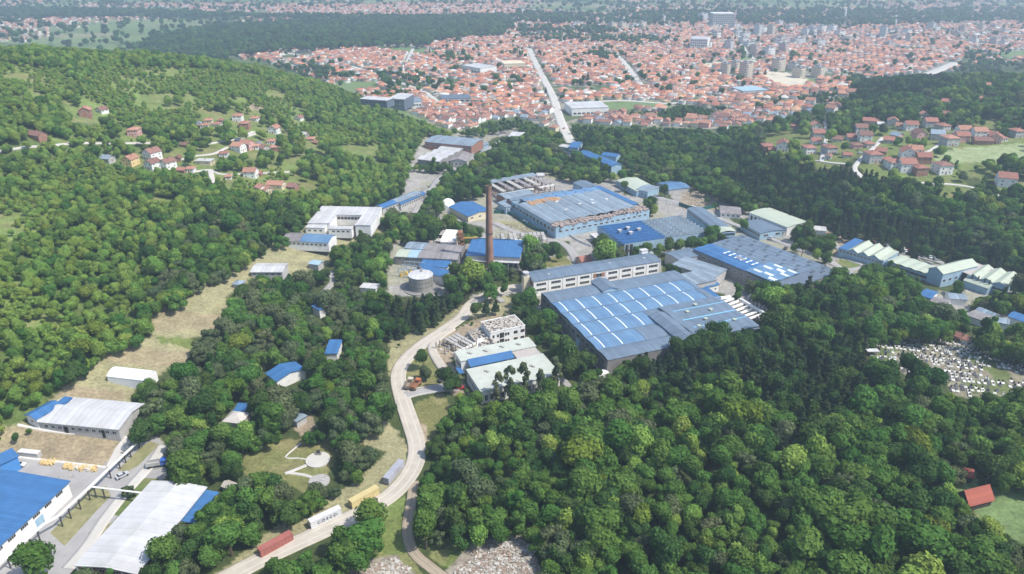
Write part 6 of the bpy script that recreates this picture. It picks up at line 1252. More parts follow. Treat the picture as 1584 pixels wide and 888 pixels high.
# ---------------------------------------------------------------- graveyard
def graves():
    pm = []
    slab = MB(); slab.box(-.8,-1.25,-.5,.8,1.25,.4); slab.box(-.95,-1.4,-.5,.95,-1.2,.5); SM = slab.mesh('slab', [mat('pale_marble', (.55,.54,.50), .7, .25, .5, rnd=.25)])
    sd_ = MB(); sd_.box(-.8,-1.25,-.5,.8,1.25,.4); SD = sd_.mesh('slab', [mat('dark_granite', (.10,.10,.11), .35, .1)])
    hs_ = MB(); hs_.box(-.45,1.0,.4,.45,1.18,1.35); hs_.box(-.3,.995,1.35,.3,1.175,1.5); HD = hs_.mesh('headstone', [mat('black_granite', (.03,.03,.035), .25, .1)]); HL = hs_.mesh('headstone', [mat('pale_marble', (.72,.71,.69))])
    pos = []; r = random.Random(3)
    c0 = at(1460, 570); th = -.35
    for i in range(-48, 48):
        for j in range(-30, 30):
            if r.random() < .2 or j % 5 == 0: continue
            U, V_ = i*1.75+r.uniform(-.3,.3), j*2.5+r.uniform(-.3,.3); X = c0.x+U*math.cos(th)-V_*math.sin(th); Y = c0.y+U*math.sin(th)+V_*math.cos(th); Z = G(X, Y); px, py, zc = proj(np.array([X]), np.array([Y]), np.array([Z]))
            if px[0] > 1620 or lu(px, py)[0] != CL['graves'] or vnoise(np.array([X]), np.array([Y]), 13, 5)[0] > .74: continue
            pos.append((float(zc[0]), X, Y, Z))
    pos.sort()
    def GP(X, Y, Z):
        px, py, _ = proj(np.array([X]), np.array([Y]), np.array([Z])); return ('upper ' if py[0] < 555 else 'lower ')+('left' if px[0] < 1420 else 'middle' if px[0] < 1505 else 'right')
    for k, (zc, X, Y, Z) in enumerate(pos[:290]):
        dk = r.random() < .3; lt = r.random() < .5
        g = thing('gravestone', ('dark granite' if dk else 'white marble')+' grave with '+('pale' if lt else 'black')+' headstone, '+GP(X, Y, Z)+' part of the graveyard', 'grave', (X, Y, Z), th+r.uniform(-.1,.1), ('dark' if dk else 'white')+' graves with '+('pale' if lt else 'black')+' headstones, '+GP(X, Y, Z)+' part')
        link('slab', SD if dk else SM, g); link('headstone', HL if lt else HD, g); g.scale = (.72, .72, r.uniform(.6, .95))
    mb = MB(); mb2 = MB(); mb2_ = MB()
    if pos[290:]:
        for zc, X, Y, Z in pos[290:]: mb.obox((X, Y), th, .6, .95, Z-.5, Z+.35, 0); mb.obox((X-.8*math.sin(th), Y+.8*math.cos(th)), th, .35, .07, Z+.35, Z+1.05, 1)
        tag(mb.build('far_graves', [mat('pale_marble', (.72,.71,.69)), mat('black_granite', (.03,.03,.035))]), 'more white and black graves at the top of the hillside graveyard', 'graves', kind='stuff')
    c = at(1348, 549); e = thing('grave_shelter', 'flat white slab roof at the left end of the graveyard', 'shelter', (c.x, c.y, c.z)); mb = MB(); mb.box(-2.6,-1.3,2.2,2.6,1.3,2.4); mb.build('roof', WHITE, e)
    for x in (-2.2, 2.2): mb = MB(); mb.box(x-.1,-.1,-.5,x+.1,.1,2.195); mb.build('post', CONC, e)
    return len(pos)
print('graves', graves())
# power and lamp poles
for i, (x, y, h) in enumerate([(1478,205,8),(648,190,9),(340,262,8),(137,195,7),(1030,318,8),(1250,372,8),(660,312,8),(808,462,9),(600,470,8)]):
    c = at(x, y); e = thing('utility_pole', ['pole beside the pale lane of the upper hamlet','pole at the wood edge near the town','pole by the fork of the white lane','pole in the left meadow under the two high houses','pole by the lane near the demolition yard','pole by the east hall lane','pole by the lane of the white warehouses','pole at the left end of the office block','pole in the pines left of the road'][i], 'utility pole', (c.x, c.y, c.z))
    mb = MB(); mb.tube((0,0,-.5),(0,0,h),.2,.13,7); mb.build('shaft', CONC, e); mb = MB(); mb.box(-.9,-.07,h-.9,.9,.07,h-.75); mb.build('crossarm', CONC, e)
# ---------------------------------------------------------------- town of red roofs
FA = np.array(FOOT)
def free(X, Y, pad):
    ok = np.ones(len(X), bool)
    for cx, cy, hx, hy, rz in FOOT:
        dx = X-cx; dy = Y-cy; c, s_ = math.cos(rz), math.sin(rz); u = dx*c+dy*s_; v = -dx*s_+dy*c; ok &= ~((np.abs(u) < hx+pad) & (np.abs(v) < hy+pad))
    for L_, hw in ROADS:
        x0, y0 = L_.min(0)-hw-pad; x1, y1 = L_.max(0)+hw+pad; idx = np.where(ok & (X > x0) & (X < x1) & (Y > y0) & (Y < y1))[0]
        if len(idx) == 0: continue
        d = np.min(np.hypot(X[idx, None]-L_[None, :, 0], Y[idx, None]-L_[None, :, 1]), 1); ok[idx[d < hw+pad*.8]] = False
    return ok
def town():
    th = R(-24); P = []
    g1 = np.arange(-3400, 3400, 9.8); g2 = np.arange(300, 3300, 10.4)
    U, V_ = np.meshgrid(g1, g2); iv = np.arange(len(g2))[:, None]; V_ = V_+(iv % 2)*-1.6; U = U+rng.uniform(-1.8, 1.8, U.shape); V_ = V_+rng.uniform(-1.8, 1.8, U.shape)
    X = (U*math.cos(th)-V_*math.sin(th)).ravel(); Y = (U*math.sin(th)+V_*math.cos(th)).ravel()
    s_ = (Y > 450) & (Y < 2700) & (np.abs(X) < Y*1.05+60); X, Y = X[s_], Y[s_]; Z = hgt(X, Y); px, py, zc = proj(X, Y, Z); k = lu(px, py); D = np.hypot(X, Y)
    vn = vnoise(X, Y, 60, 21); r = rng.random(len(X))
    keep = (k == CL['city']) & (px > -250) & (px < 1850) & (py > 2) & (D > 560) & (r < np.where(D > 1750, .55, .9)) & (vn > .13)
    k2 = np.isin(k, [CL['plain'], CL['parkcity'], CL['farwood']]) & (py > 2) & (D > 900) & (r < np.where(k == CL['farwood'], .42*((px > 780) & (py < 60)), np.where(k == CL['parkcity'], .28, .30*np.clip((vnoise(X, Y, 210, 31)-.52)*6, 0, 1))))
    keep |= k2; X, Y, Z, D, px, py = [a[keep] for a in (X, Y, Z, D, px, py)]
    o = free(X, Y, 5.5); X, Y, Z, D, px, py = [a[o] for a in (X, Y, Z, D, px, py)]
    D = D+np.where((px < 0) | (px > 1584), 5000, 0); od = np.argsort(D); return [a[od] for a in (X, Y, Z, D, px, py)]+[th]
TX, TY, TZ, TD, TPX, TPY, TH = town()
NH = 185
combo = [('s','gable','w','o'),('m','hip','w','o'),('s','gable','c','r'),('m','gable','w','b'),('m','hip','c','o'),('s','hip','g','b'),('m','gable','p','o'),('x','gable','w','b'),('s','gable','w','g')]
def zone(px, py):
    a = 'left of main street' if px < 850 else 'right of main street' if px < 960 else 'near the middle wood' if px < 1100 else 'on the town right side'
    b_ = 'nearest the works' if py > 196 else 'on near rim' if py > 178 else 'in near rows'
    return a+' '+b_
for i in range(min(NH, len(TX))):
    cb = combo[int(rng.integers(0, 9))]; rz = TH+(math.pi/2 if rng.random() < .5 else 0)+rng.normal(0, .08); zn = zone(TPX[i], TPY[i])
    nm = f"{SZ[cb[0]]} {WALLN[cb[2]]} house, {ROOFN[cb[3]]} {'hipped' if cb[1]=='hip' else 'gabled'} roof, {zn}"
    put_house(hp(*cb), TX[i], TY[i], rz, nm, nm.replace('house', 'houses'), detail=1, name='town_house', z=TZ[i], scale=float(rng.uniform(.72, .95)))
def town_mesh():
    X, Y, Z = TX[NH:], TY[NH:], TZ[NH:]; n = len(X); w = rng.uniform(5.6, 8.4, n)/2; d = rng.uniform(6.5, 10.5, n)/2; h = rng.choice([2.6, 3.8, 5.2], n, p=[.35,.45,.2]); rs = w*rng.uniform(.4, .7, n); hip = rng.random(n) < .5; rz = TH+np.where(rng.random(n) < .5, math.pi/2, 0)+rng.normal(0, .1, n)
    c, s_ = np.cos(rz), np.sin(rz); o = .5
    def P(x, y, z): return np.stack([X+x*c-y*s_, Y+x*s_+y*c, Z+z], -1)
    V_ = np.stack([P(-w,-d,-3),P(w,-d,-3),P(w,d,-3),P(-w,d,-3),P(-w,-d,h),P(w,-d,h),P(w,d,h),P(-w,d,h), P(-w-o,-d-o,h-.15),P(w+o,-d-o,h-.15),P(w+o,d+o,h-.15),P(-w-o,d+o,h-.15), P(0,-np.where(hip,np.maximum(d-w,0),d+o),h+rs),P(0,np.where(hip,np.maximum(d-w,0),d+o),h+rs)], 1)
    f = np.array([(0,1,5,4),(1,2,6,5),(2,3,7,6),(3,0,4,7),(9,10,13,12),(11,8,12,13),(8,9,12,12),(10,11,13,13)]); F_ = (np.arange(n)[:,None,None]*14+f[None]).reshape(-1, 4)
    rp = np.array([(.47,.20,.11),(.40,.155,.09),(.50,.25,.14),(.31,.14,.10),(.26,.125,.10),(.43,.24,.17),(.30,.28,.27),(.55,.53,.50)]); rc = rp[rng.choice(8, n, p=[.24,.20,.15,.13,.10,.11,.04,.03])]*rng.uniform(.75, 1.2, (n,1))
    wp = np.array([(.72,.70,.66),(.60,.55,.45),(.45,.43,.40),(.55,.36,.30),(.62,.50,.30)]); wc = wp[rng.choice(5, n, p=[.5,.2,.15,.1,.05])]*rng.uniform(.85, 1.05, (n,1))
    col = np.concatenate([np.repeat(wc[:,None], 4, 1), np.repeat(rc[:,None], 4, 1)], 1).reshape(-1, 3); gab = np.repeat(np.where(hip, 0, 1)[:,None], 8, 1)
    gb = (np.tile(np.array([0,0,0,0,0,0,1,1]), n)*np.repeat(~hip, 8)).astype(bool); col[gb] = np.repeat(wc, 2, 0)[np.repeat(~hip, 2)]
    c4 = np.concatenate([col, np.ones((len(col), 1))], 1)
    # tri faces: drop the doubled corner
    me = bpy.data.meshes.new('far_town'); fl_ = F_.copy(); tri = (fl_[:,2] == fl_[:,3]); tot = np.where(tri, 3, 4); st = np.concatenate([[0], np.cumsum(tot)[:-1]]); vi = np.concatenate([fl_[:, :3], fl_[:, 3:]], 1); mask = np.ones(fl_.shape, bool); mask[tri, 3] = False
    me.vertices.add(n*14); me.vertices.foreach_set('co', V_.reshape(-1, 3).astype(np.float32).ravel()); me.loops.add(int(tot.sum())); me.loops.foreach_set('vertex_index', fl_[mask].astype(np.int32)); me.polygons.add(len(fl_)); me.polygons.foreach_set('loop_start', st.astype(np.int32)); me.polygons.foreach_set('loop_total', tot.astype(np.int32)); me.update(calc_edges=True)
    a = me.attributes.new('tint', 'FLOAT_COLOR', 'FACE'); a.data.foreach_set('color', c4.astype(np.float32).ravel())
    m = bpy.data.materials.new('house_tints'); m.use_nodes = True; nn = m.node_tree.nodes; b = nn['Principled BSDF']; b.inputs['Roughness'].default_value = .9; at_ = nn.new('ShaderNodeAttribute'); at_.attribute_name = 'tint'; m.node_tree.links.new(at_.outputs['Color'], b.inputs['Base Color']); me.materials.append(m)
    tag(link('far_town_houses', me), 'mass of red and orange roofed houses of the far town', 'town', kind='stuff'); return n
print('town', len(TX), town_mesh())
# ---------------------------------------------------------------- trees
def leafmat(name, col, col2, tr=.4):
    m = bpy.data.materials.new(name); m.use_nodes = True; n = m.node_tree.nodes; l = m.node_tree.links; n.remove(n['Principled BSDF']); out = n['Material Output']
    oi = n.new('ShaderNodeObjectInfo'); at_ = n.new('ShaderNodeAttribute'); at_.attribute_name = 'leaf'
    nz = n.new('ShaderNodeTexNoise'); nz.inputs['Scale'].default_value = .022; nz.inputs['Detail'].default_value = 3; l.new(oi.outputs['Location'], nz.inputs['Vector'])
    ad = n.new('ShaderNodeMath'); ad.operation = 'MULTIPLY_ADD'; ad.inputs[1].default_value = 1.3; l.new(nz.outputs[0], ad.inputs[0])
    ra = n.new('ShaderNodeMath'); ra.operation = 'MULTIPLY_ADD'; ra.inputs[1].default_value = .9; ra.inputs[2].default_value = -.6; l.new(oi.outputs['Random'], ra.inputs[0]); l.new(ra.outputs[0], ad.inputs[2]); ad.use_clamp = True
    mx = n.new('ShaderNodeMix'); mx.data_type = 'RGBA'; mx.inputs[6].default_value = (*col, 1); mx.inputs[7].default_value = (*col2, 1); l.new(ad.outputs[0], mx.inputs[0])
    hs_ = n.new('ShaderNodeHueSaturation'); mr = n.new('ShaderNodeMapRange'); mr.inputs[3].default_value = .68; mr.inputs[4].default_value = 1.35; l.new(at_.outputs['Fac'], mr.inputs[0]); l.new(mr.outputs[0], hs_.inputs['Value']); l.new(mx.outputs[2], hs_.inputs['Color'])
    m7 = n.new('ShaderNodeMath'); m7.operation = 'MULTIPLY'; m7.inputs[1].default_value = 17.3; l.new(oi.outputs['Random'], m7.inputs[0]); fr = n.new('ShaderNodeMath'); fr.operation = 'FRACT'; l.new(m7.outputs[0], fr.inputs[0]); m8 = n.new('ShaderNodeMapRange'); m8.inputs[3].default_value = .487; m8.inputs[4].default_value = .53; l.new(fr.outputs[0], m8.inputs[0]); l.new(m8.outputs[0], hs_.inputs['Hue'])
    df = n.new('ShaderNodeBsdfDiffuse'); tl = n.new('ShaderNodeBsdfTranslucent'); ms = n.new('ShaderNodeMixShader'); ms.inputs[0].default_value = tr; l.new(hs_.outputs[0], df.inputs[0]); l.new(hs_.outputs[0], tl.inputs[0]); l.new(df.outputs[0], ms.inputs[1]); l.new(tl.outputs[0], ms.inputs[2]); l.new(ms.outputs[0], out.inputs[0]); return m
LM = dict(bright=leafmat('bright_leaves', (.21,.32,.06), (.31,.41,.09)), mid=leafmat('green_leaves', (.095,.185,.037), (.155,.255,.056)), dark=leafmat('dark_shaded_leaves', (.052,.106,.028), (.094,.158,.043)), pine=leafmat('pine_needles', (.044,.070,.032), (.065,.094,.042), .15), olive=leafmat('grey_green_leaves', (.12,.16,.075), (.18,.215,.10)), lime=leafmat('lime_leaves', (.17,.24,.035), (.22,.27,.05)))  # dark: darker species plus cloud shade put into colour; bright: the sunlit hill
CORE = mat('inner_foliage', (.045,.075,.02), .95, .2)
def crown_mesh(name, kind, m, N, seed, size=.55):
    """unit: metres for a 10 m tree"""
    r = np.random.default_rng(seed); lobes = []
    if kind == 'round':
        for k in range(11):
            a = r.uniform(0, 2*math.pi); rr = r.uniform(0, 2.5) if k else 0; lobes.append((rr*math.cos(a), rr*math.sin(a), r.uniform(4.2, 7.8) if rr > 1.2 else r.uniform(6.6, 8.2), r.uniform(1.35, 2.3), 1.0))
    elif kind == 'spread':
        for k in range(14):
            a = r.uniform(0, 2*math.pi); rr = r.uniform(.6, 3.6); lobes.append((rr*math.cos(a), rr*math.sin(a), r.uniform(4.0, 8.2)-rr*.35, r.uniform(1.1, 1.9), .8))
    elif kind == 'tall':
        for k in range(10): a = r.uniform(0, 2*math.pi); z = 3.0+k*.75; rr = r.uniform(.2, 1.0); lobes.append((rr*math.cos(a), rr*math.sin(a), z, r.uniform(1.0, 1.5)*(1-.04*k), 1.1))
    elif kind == 'pine':
        for k in range(12): z = 2.8+k*.6; R_ = 2.0*(1-(z-2.4)/8.6); a = k*2.4; lobes.append((R_*.5*math.cos(a), R_*.5*math.sin(a), z, max(.5, R_*.85), .45))
    elif kind == 'slim':
        for k in range(12): a = r.uniform(0, 2*math.pi); z = 2.6+k*.62; rr = r.uniform(.3, 1.3); lobes.append((rr*math.cos(a), rr*math.sin(a), z, r.uniform(.45, .8), 1.3))
    Lb = np.array(lobes); wt = Lb[:,3]**2; li = r.choice(len(Lb), N, p=wt/wt.sum()); d = r.normal(size=(N, 3)); d[:,2] += .25; d /= np.linalg.norm(d, axis=1, keepdims=True)
    rad = Lb[li,3]*r.uniform(.72, 1.2, N); p = np.stack([Lb[li,0]+d[:,0]*rad, Lb[li,1]+d[:,1]*rad, Lb[li,2]+d[:,2]*rad*Lb[li,4]], 1)
    ins = np.zeros(N, bool)
    for L_ in Lb: q = p-L_[:3]; q[:,2] /= L_[4]; ins |= (np.linalg.norm(q, axis=1) < L_[3]*.72)
    p, d, li = p[~ins], d[~ins], li[~ins]; n = len(p)
    nr = d+r.normal(size=(n,3))*.34; nr /= np.linalg.norm(nr, axis=1, keepdims=True); t = np.cross(nr, r.normal(size=(n,3))); t /= np.linalg.norm(t, axis=1, keepdims=True); b_ = np.cross(nr, t); s1 = (size*r.uniform(.6, 1.3, n))[:,None]; s2 = s1*r.uniform(.6, 1.0, (n,1))
    V_ = np.stack([p-t*s1-b_*s2*.4, p-b_*s2+t*s1*.3, p+t*s1+b_*s2*.3, p+b_*s2-t*s1*.2], 1).reshape(-1, 3); V_[2::4] -= nr*s1*.25; f = np.arange(n*4).reshape(-1, 4)
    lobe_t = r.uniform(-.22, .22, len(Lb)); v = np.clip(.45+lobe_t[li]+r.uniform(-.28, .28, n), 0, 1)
    # inner mass of twigs and leaves under the outer clumps
    bm = bmesh.new()
    if kind != 'slim':
        for L_ in Lb: bmesh.ops.create_icosphere(bm, subdivisions=1, radius=1, matrix=Matrix.Translation(L_[:3]) @ Matrix.Diagonal((L_[3]*.74, L_[3]*.74, L_[3]*.74*L_[4], 1)))
    cv = np.array([v_.co for v_ in bm.verts]).reshape(-1, 3); cf = np.array([[x.index for x in f_.verts] for f_ in bm.faces]).reshape(-1, 3) if len(bm.faces) else np.zeros((0,3), int); bm.free()
    if len(cf): cf4 = np.concatenate([cf, cf[:, 2:]], 1)
    me = bpy.data.meshes.new(name); allv = np.concatenate([V_, cv]) if len(cv) else V_; nt_, nq = len(cf), n
    me.vertices.add(len(allv)); me.vertices.foreach_set('co', allv.astype(np.float32).ravel()); me.loops.add(nq*4+nt_*3); me.loops.foreach_set('vertex_index', np.concatenate([f.ravel(), (cf+len(V_)).ravel()]).astype(np.int32))
    me.polygons.add(nq+nt_); tot = np.concatenate([np.full(nq, 4), np.full(nt_, 3)]); me.polygons.foreach_set('loop_start', np.concatenate([[0], np.cumsum(tot)[:-1]]).astype(np.int32)); me.polygons.foreach_set('loop_total', tot.astype(np.int32))
    me.materials.append(m); me.materials.append(m); me.polygons.foreach_set('material_index', np.concatenate([np.zeros(nq), np.ones(nt_)]).astype(np.int32)); me.update(calc_edges=True)
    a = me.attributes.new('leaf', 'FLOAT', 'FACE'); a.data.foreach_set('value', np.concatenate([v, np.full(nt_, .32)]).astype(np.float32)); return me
def trunk_mesh(kind, seed):
    r = random.Random(seed); mb = MB(); top = 6.5 if kind != 'pine' else 9.4; mb.tube((0,0,-1.5),(0,0,2.2),.30,.22,7); mb.tube((0,0,2.2),(.1,.1,top),.22,.07,6)
    for k in range(6): a = k*1.1+r.random(); z = 2.3+k*.6; l_ = (1.9 if kind != 'pine' else 1.2)*r.uniform(.7, 1.2); mb.tube((0,0,z),(l_*math.cos(a), l_*math.sin(a), z+1.3),.10,.03,5)
    return mb.mesh('trunk', [BARK])
KN = dict(round='round', spread='spreading', tall='narrow', pine='dark conifer', slim='slender')
TN = dict(bright='bright green', mid='green', dark='dark green', pine='dark', olive='grey green', lime='lime green')
PROT = []   # (kind, tone, crown mesh, trunk mesh)
seed = 50
for kind, tone, cnt in [('round','bright',2),('spread','bright',1),('tall','bright',1),('round','mid',2),('spread','mid',2),('tall','mid',1),('round','dark',2),('spread','dark',1),('tall','dark',1),('round','olive',1),('spread','olive',1),('round','lime',1),('pine','pine',3),('slim','olive',2)]:
    tm = trunk_mesh(kind, seed)
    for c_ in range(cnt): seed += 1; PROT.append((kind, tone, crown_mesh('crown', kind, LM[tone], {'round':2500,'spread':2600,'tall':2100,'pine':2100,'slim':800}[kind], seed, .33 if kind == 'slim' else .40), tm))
def pid(kinds, tones): return [i for i, p in enumerate(PROT) if p[0] in kinds and p[1] in tones]
MIX = {CL['bright']: [('round','bright',.38),('spread','bright',.22),('tall','bright',.05),('round','mid',.22),('spread','mid',.1),('round','lime',.03)],
       CL['wood']: [('round','mid',.3),('spread','mid',.2),('tall','mid',.06),('round','dark',.14),('spread','dark',.1),('round','bright',.07),('spread','olive',.04),('round','olive',.05),('round','lime',.02),('tall','dark',.02)],
       CL['shaded_darkwood']: [('round','dark',.35),('spread','dark',.2),('tall','dark',.1),('round','mid',.15),('pine','pine',.2)],  # mostly dark crowns, standing in for cloud shade on the right wood
       CL['pine']: [('pine','pine',.72),('round','dark',.2),('tall','dark',.08)],
       CL['scrub']: [('round','bright',.6),('spread','bright',.4)], CL['grass']: [('round','mid',.5),('round','bright',.5)], CL['farwood']: [('round','dark',.6),('round','mid',.4)], CL['parkcity']: [('round','mid',.5),('round','dark',.5)], CL['city']: [('round','mid',.5),('round','dark',.3),('pine','pine',.2)], CL['plain']: [('round','dark',.6),('round','mid',.4)]}
def plant():
    out = []
    def field(step, y0, y1, xr, dens, hgt_rng, seed):
        g = np.random.default_rng(seed); xs = np.arange(-xr, xr, step); ys = np.arange(y0, y1, step*.87); X, Y = np.meshgrid(xs, ys); X = X+(np.arange(len(ys)) % 2)[:,None]*step/2; X = (X+g.uniform(-.36, .36, X.shape)*step).ravel(); Y = (Y+g.uniform(-.36, .36, (len(ys), len(xs)))*step).ravel()
        s_ = np.abs(X) < Y*1.1+(120 if y0 < 500 else 0); X, Y = X[s_], Y[s_]; Z = hgt(X, Y); h = g.uniform(*hgt_rng, len(X))*(.75+.5*vnoise(X, Y, 26, seed)); px, py, zc = proj(X, Y, Z+h*.62); bx, by, _ = proj(X, Y, Z); k = lu(px, py, LT)
        inv = (px > -420) & (px < 2000) & (py > -5) & (py < 1150); r = g.random(len(X)); ok = np.zeros(len(X), bool)
        vn = vnoise(X, Y, 16, seed+7); vn2 = vnoise(X, Y, 70, seed+9)
        for kk, d_ in dens.items(): ok |= (k == kk) & (r < (d_ if not isinstance(d_, tuple) else d_[0]*np.clip((vn-d_[1])*5, 0, 1)))
        # crown must not stand over cleared ground: check its sides and top too
        hw = h*.26*F/np.maximum(zc, 1); hard = [CL[c] for c in ('concrete','graves','rubble','lawn','field','sand','slope','hard')] if seed != 8 else [CL[c] for c in ('concrete','hard')]
        ok &= ~((k == CL['farwood']) & (px > 780) & (py < 60) & (r > .30))
        if seed == 5: hard.append(CL['dry'])
        for ox, oy in (((-.8,0),(.8,0),(0,-.7)) if seed != 8 else ((0,0),)): ok &= ~np.isin(lu(px+ox*hw, py+oy*hw, LT), hard)
        ok &= inv; idx = np.where(ok)[0]; X, Y, Z, h, k, zc, px, py = [a[idx] for a in (X, Y, Z, h, k, zc, px, py)]
        o = free(X, Y, 2.2); return [a[o] for a in (X, Y, Z, h, k, zc, px, py)]
    near = field(4.8, 70, 900, 980, {CL['wood']:.95, CL['bright']:.93, CL['shaded_darkwood']:.97, CL['pine']:.97, CL['scrub']:(.97,.18), CL['grass']:(.7,.52), CL['dry']:(.25,.74), CL['city']:(.10,.5), CL['parkcity']:.7}, (6.4, 10.5), 5)
    far = field(10, 900, 2650, 2700, {CL['farwood']:.9, CL['parkcity']:.42, CL['city']:(.22,.55), CL['plain']:(.35,.62), CL['field']:(.05,.6)}, (10, 15), 6)
    hard_ = 0
    low = field(5.0, 100, 520, 420, {CL['scrub']:(.6,.35), CL['grass']:(.35,.6), CL['dry']:(.10,.6), CL['dirt']:(.2,.5), CL['slope']:(.10,.6)}, (2.2, 4.5), 8)
    A = [np.concatenate([a, b_, c_]) for a, b_, c_ in zip(near, far, low)]
    return A
X, Y, Z, Hh, K, ZC, PX, PY = plant(); g = np.random.default_rng(77)
pi_ = np.zeros(len(X), int)
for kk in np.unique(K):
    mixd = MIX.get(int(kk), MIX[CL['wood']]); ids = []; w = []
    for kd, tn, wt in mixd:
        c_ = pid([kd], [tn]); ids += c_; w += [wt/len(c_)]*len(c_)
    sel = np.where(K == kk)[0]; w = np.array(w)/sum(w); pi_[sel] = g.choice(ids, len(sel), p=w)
# belt left of the road: greener and with grey green planes; terrace edge
sel = (PX > 180) & (PX < 620) & (PY > 420) & (PY < 770) & (K == CL['wood']); rr = g.random(len(X)); o_ = pid(['round','spread'], ['olive']); pi_[sel & (rr < .3)] = g.choice(o_, int((sel & (rr < .3)).sum())); Hh = np.where(sel, Hh*np.where(g.random(len(X)) < .25, 1.2, .86), Hh); Hh = np.where((K == CL['city']) | (K == CL['parkcity']), Hh*.72, Hh)
Hh = np.where((K == CL['pine']), Hh*1.1, Hh); Hh = np.where(K == CL['bright'], Hh*.84, Hh); Hh = np.where(K == CL['scrub'], Hh*.60, Hh)
EX = []  # single trees read off the photograph: (base px, height, kind, tone, label)
for q in [(62,905,15,'round','mid','big round tree at the bottom left corner beside the pipe'),(290,752,15,'round','mid','big round tree at the back corner of the long white warehouse'),(202,768,5,'spread','olive','small bush with pale leaves beside the branch pipe'),(655,572,9,'round','dark','small tree alone on the lawn inside the road bend'),(658,588,7,'round','olive','low shrubby tree below the lone lawn tree'),
          (735,495,9,'round','dark','leftmost of the trees behind the hollow ruin'),(752,490,10,'pine','pine','middle conifer behind the hollow ruin'),(767,487,9,'pine','pine','right conifer behind the hollow ruin'),(790,398,6,'round','mid','low tree beside the boiler house right end'),
          (1138,470,11,'tall','mid','narrow tree between annex and east hall'),(1148,360,9,'round','mid','round tree at the blue glazed end of the long annex'),(1103,346,5,'round','dark','small round tree on the lane by the grey barn'),(1268,385,9,'round','dark','round tree on the verge right of the east hall'),(1240,396,9,'round','dark','dark tree by the lane at the right of the east hall'),(1276,412,8,'tall','dark','narrow tree by the path to the crested hall'),
          (1000,325,9,'round','mid','tree beside the white railing behind the old hall'),(966,298,9,'round','mid','tree at the back corner of the old hall'),(1028,305,9,'round','dark','tree left of the faded blue barn'),(1450,210,6,'round','dark','tree between the upper hamlet houses'),(1462,258,9,'round','mid','round tree below the pale field'),(1448,297,11,'round','mid','big tree beside the dark roofed hill house'),
          (1240,378,12,'pine','pine','left of the two dark conifers by the white arched hall'),(1228,376,11,'pine','pine','right of the two dark conifers by the white arched hall'),(1400,590,12,'round','dark','left one of the dark trees in the graveyard'),(1432,612,13,'round','dark','right one of the dark trees in the graveyard'),(1418,598,12,'spread','dark','middle one of the dark trees in the graveyard'),
          (770,627,15,'slim','olive','slender birch before the pale green roof, first from left'),(788,622,16,'slim','olive','slender birch before the pale green roof, second from left'),(810,617,16,'slim','olive','slender birch before the pale green roof, third from left'),(860,605,16,'slim','olive','slender birch before the pale green roof, rightmost'),(836,611,12,'slim','olive','thin bare birch before the pale green roof'),
          (690,605,10,'round','dark','dark tree at the left front corner of the white hall'),(700,612,9,'round','dark','dark tree beside the red car'),(720,760,13,'round','olive','wide grey green tree right of the dirt track'),(745,785,12,'round','olive','yellowish tree above the rubble heaps'),(1180,540,8,'round','dark','dark tree under the ducts'),(1196,520,7,'round','mid','round tree beside the ducts'),(1050,440,10,'pine','pine','dark conifer at the right end of the office block'),(1040,432,9,'round','dark','dark tree behind the conifer at the office block'),
          (984,402,9,'round','mid','first tree from the left before the sawtooth hall'),(1001,400,10,'round','mid','second tree from the left before the sawtooth hall'),(1018,398,9,'spread','mid','third tree from the left before the sawtooth hall'),(1034,396,11,'round','dark','fourth tree from the left before the sawtooth hall'),(1051,393,10,'round','mid','fifth tree from the left before the sawtooth hall'),(1068,391,11,'round','dark','sixth tree from the left before the sawtooth hall'),(1084,389,10,'spread','mid','seventh tree from the left before the sawtooth hall'),(1100,386,10,'round','mid','eighth tree from the left before the sawtooth hall'),(1115,384,9,'round','dark','last tree on the right before the sawtooth hall'),(835,398,9,'round','dark','dark tree left of the small lawn behind the office block'),(857,393,8,'round','mid','round tree at the top of the small lawn'),(925,395,6,'round','bright','light green tree left of the sawtooth hall corner'),(938,400,6,'round','mid','green tree under the sawtooth hall corner'),(1462,500,10,'pine','pine','dark conifer left of the brown grey shed'),(1545,478,12,'pine','pine','left dark conifer at the right edge'),(1560,480,12,'pine','pine','right dark conifer at the right edge'),(1528,486,11,'pine','pine','dark conifer above the narrow pale shed')]:
    if q[4] == 'x': continue
    EX.append(q)
for i, (bx, by, h, kd, tn, lab) in enumerate(EX):
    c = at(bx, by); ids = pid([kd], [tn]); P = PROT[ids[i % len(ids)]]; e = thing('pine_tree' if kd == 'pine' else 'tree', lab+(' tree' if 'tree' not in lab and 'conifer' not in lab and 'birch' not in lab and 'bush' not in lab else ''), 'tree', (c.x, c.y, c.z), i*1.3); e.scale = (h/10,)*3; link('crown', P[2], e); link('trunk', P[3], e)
vv = g.random(len(X)); Hh = np.where(np.isin(K, [CL['wood'], CL['shaded_darkwood']]) & (ZC < 700) & ~sel, Hh*np.where(vv > .86, 1.42, np.where(vv > .6, 1.12, .93)), Hh)
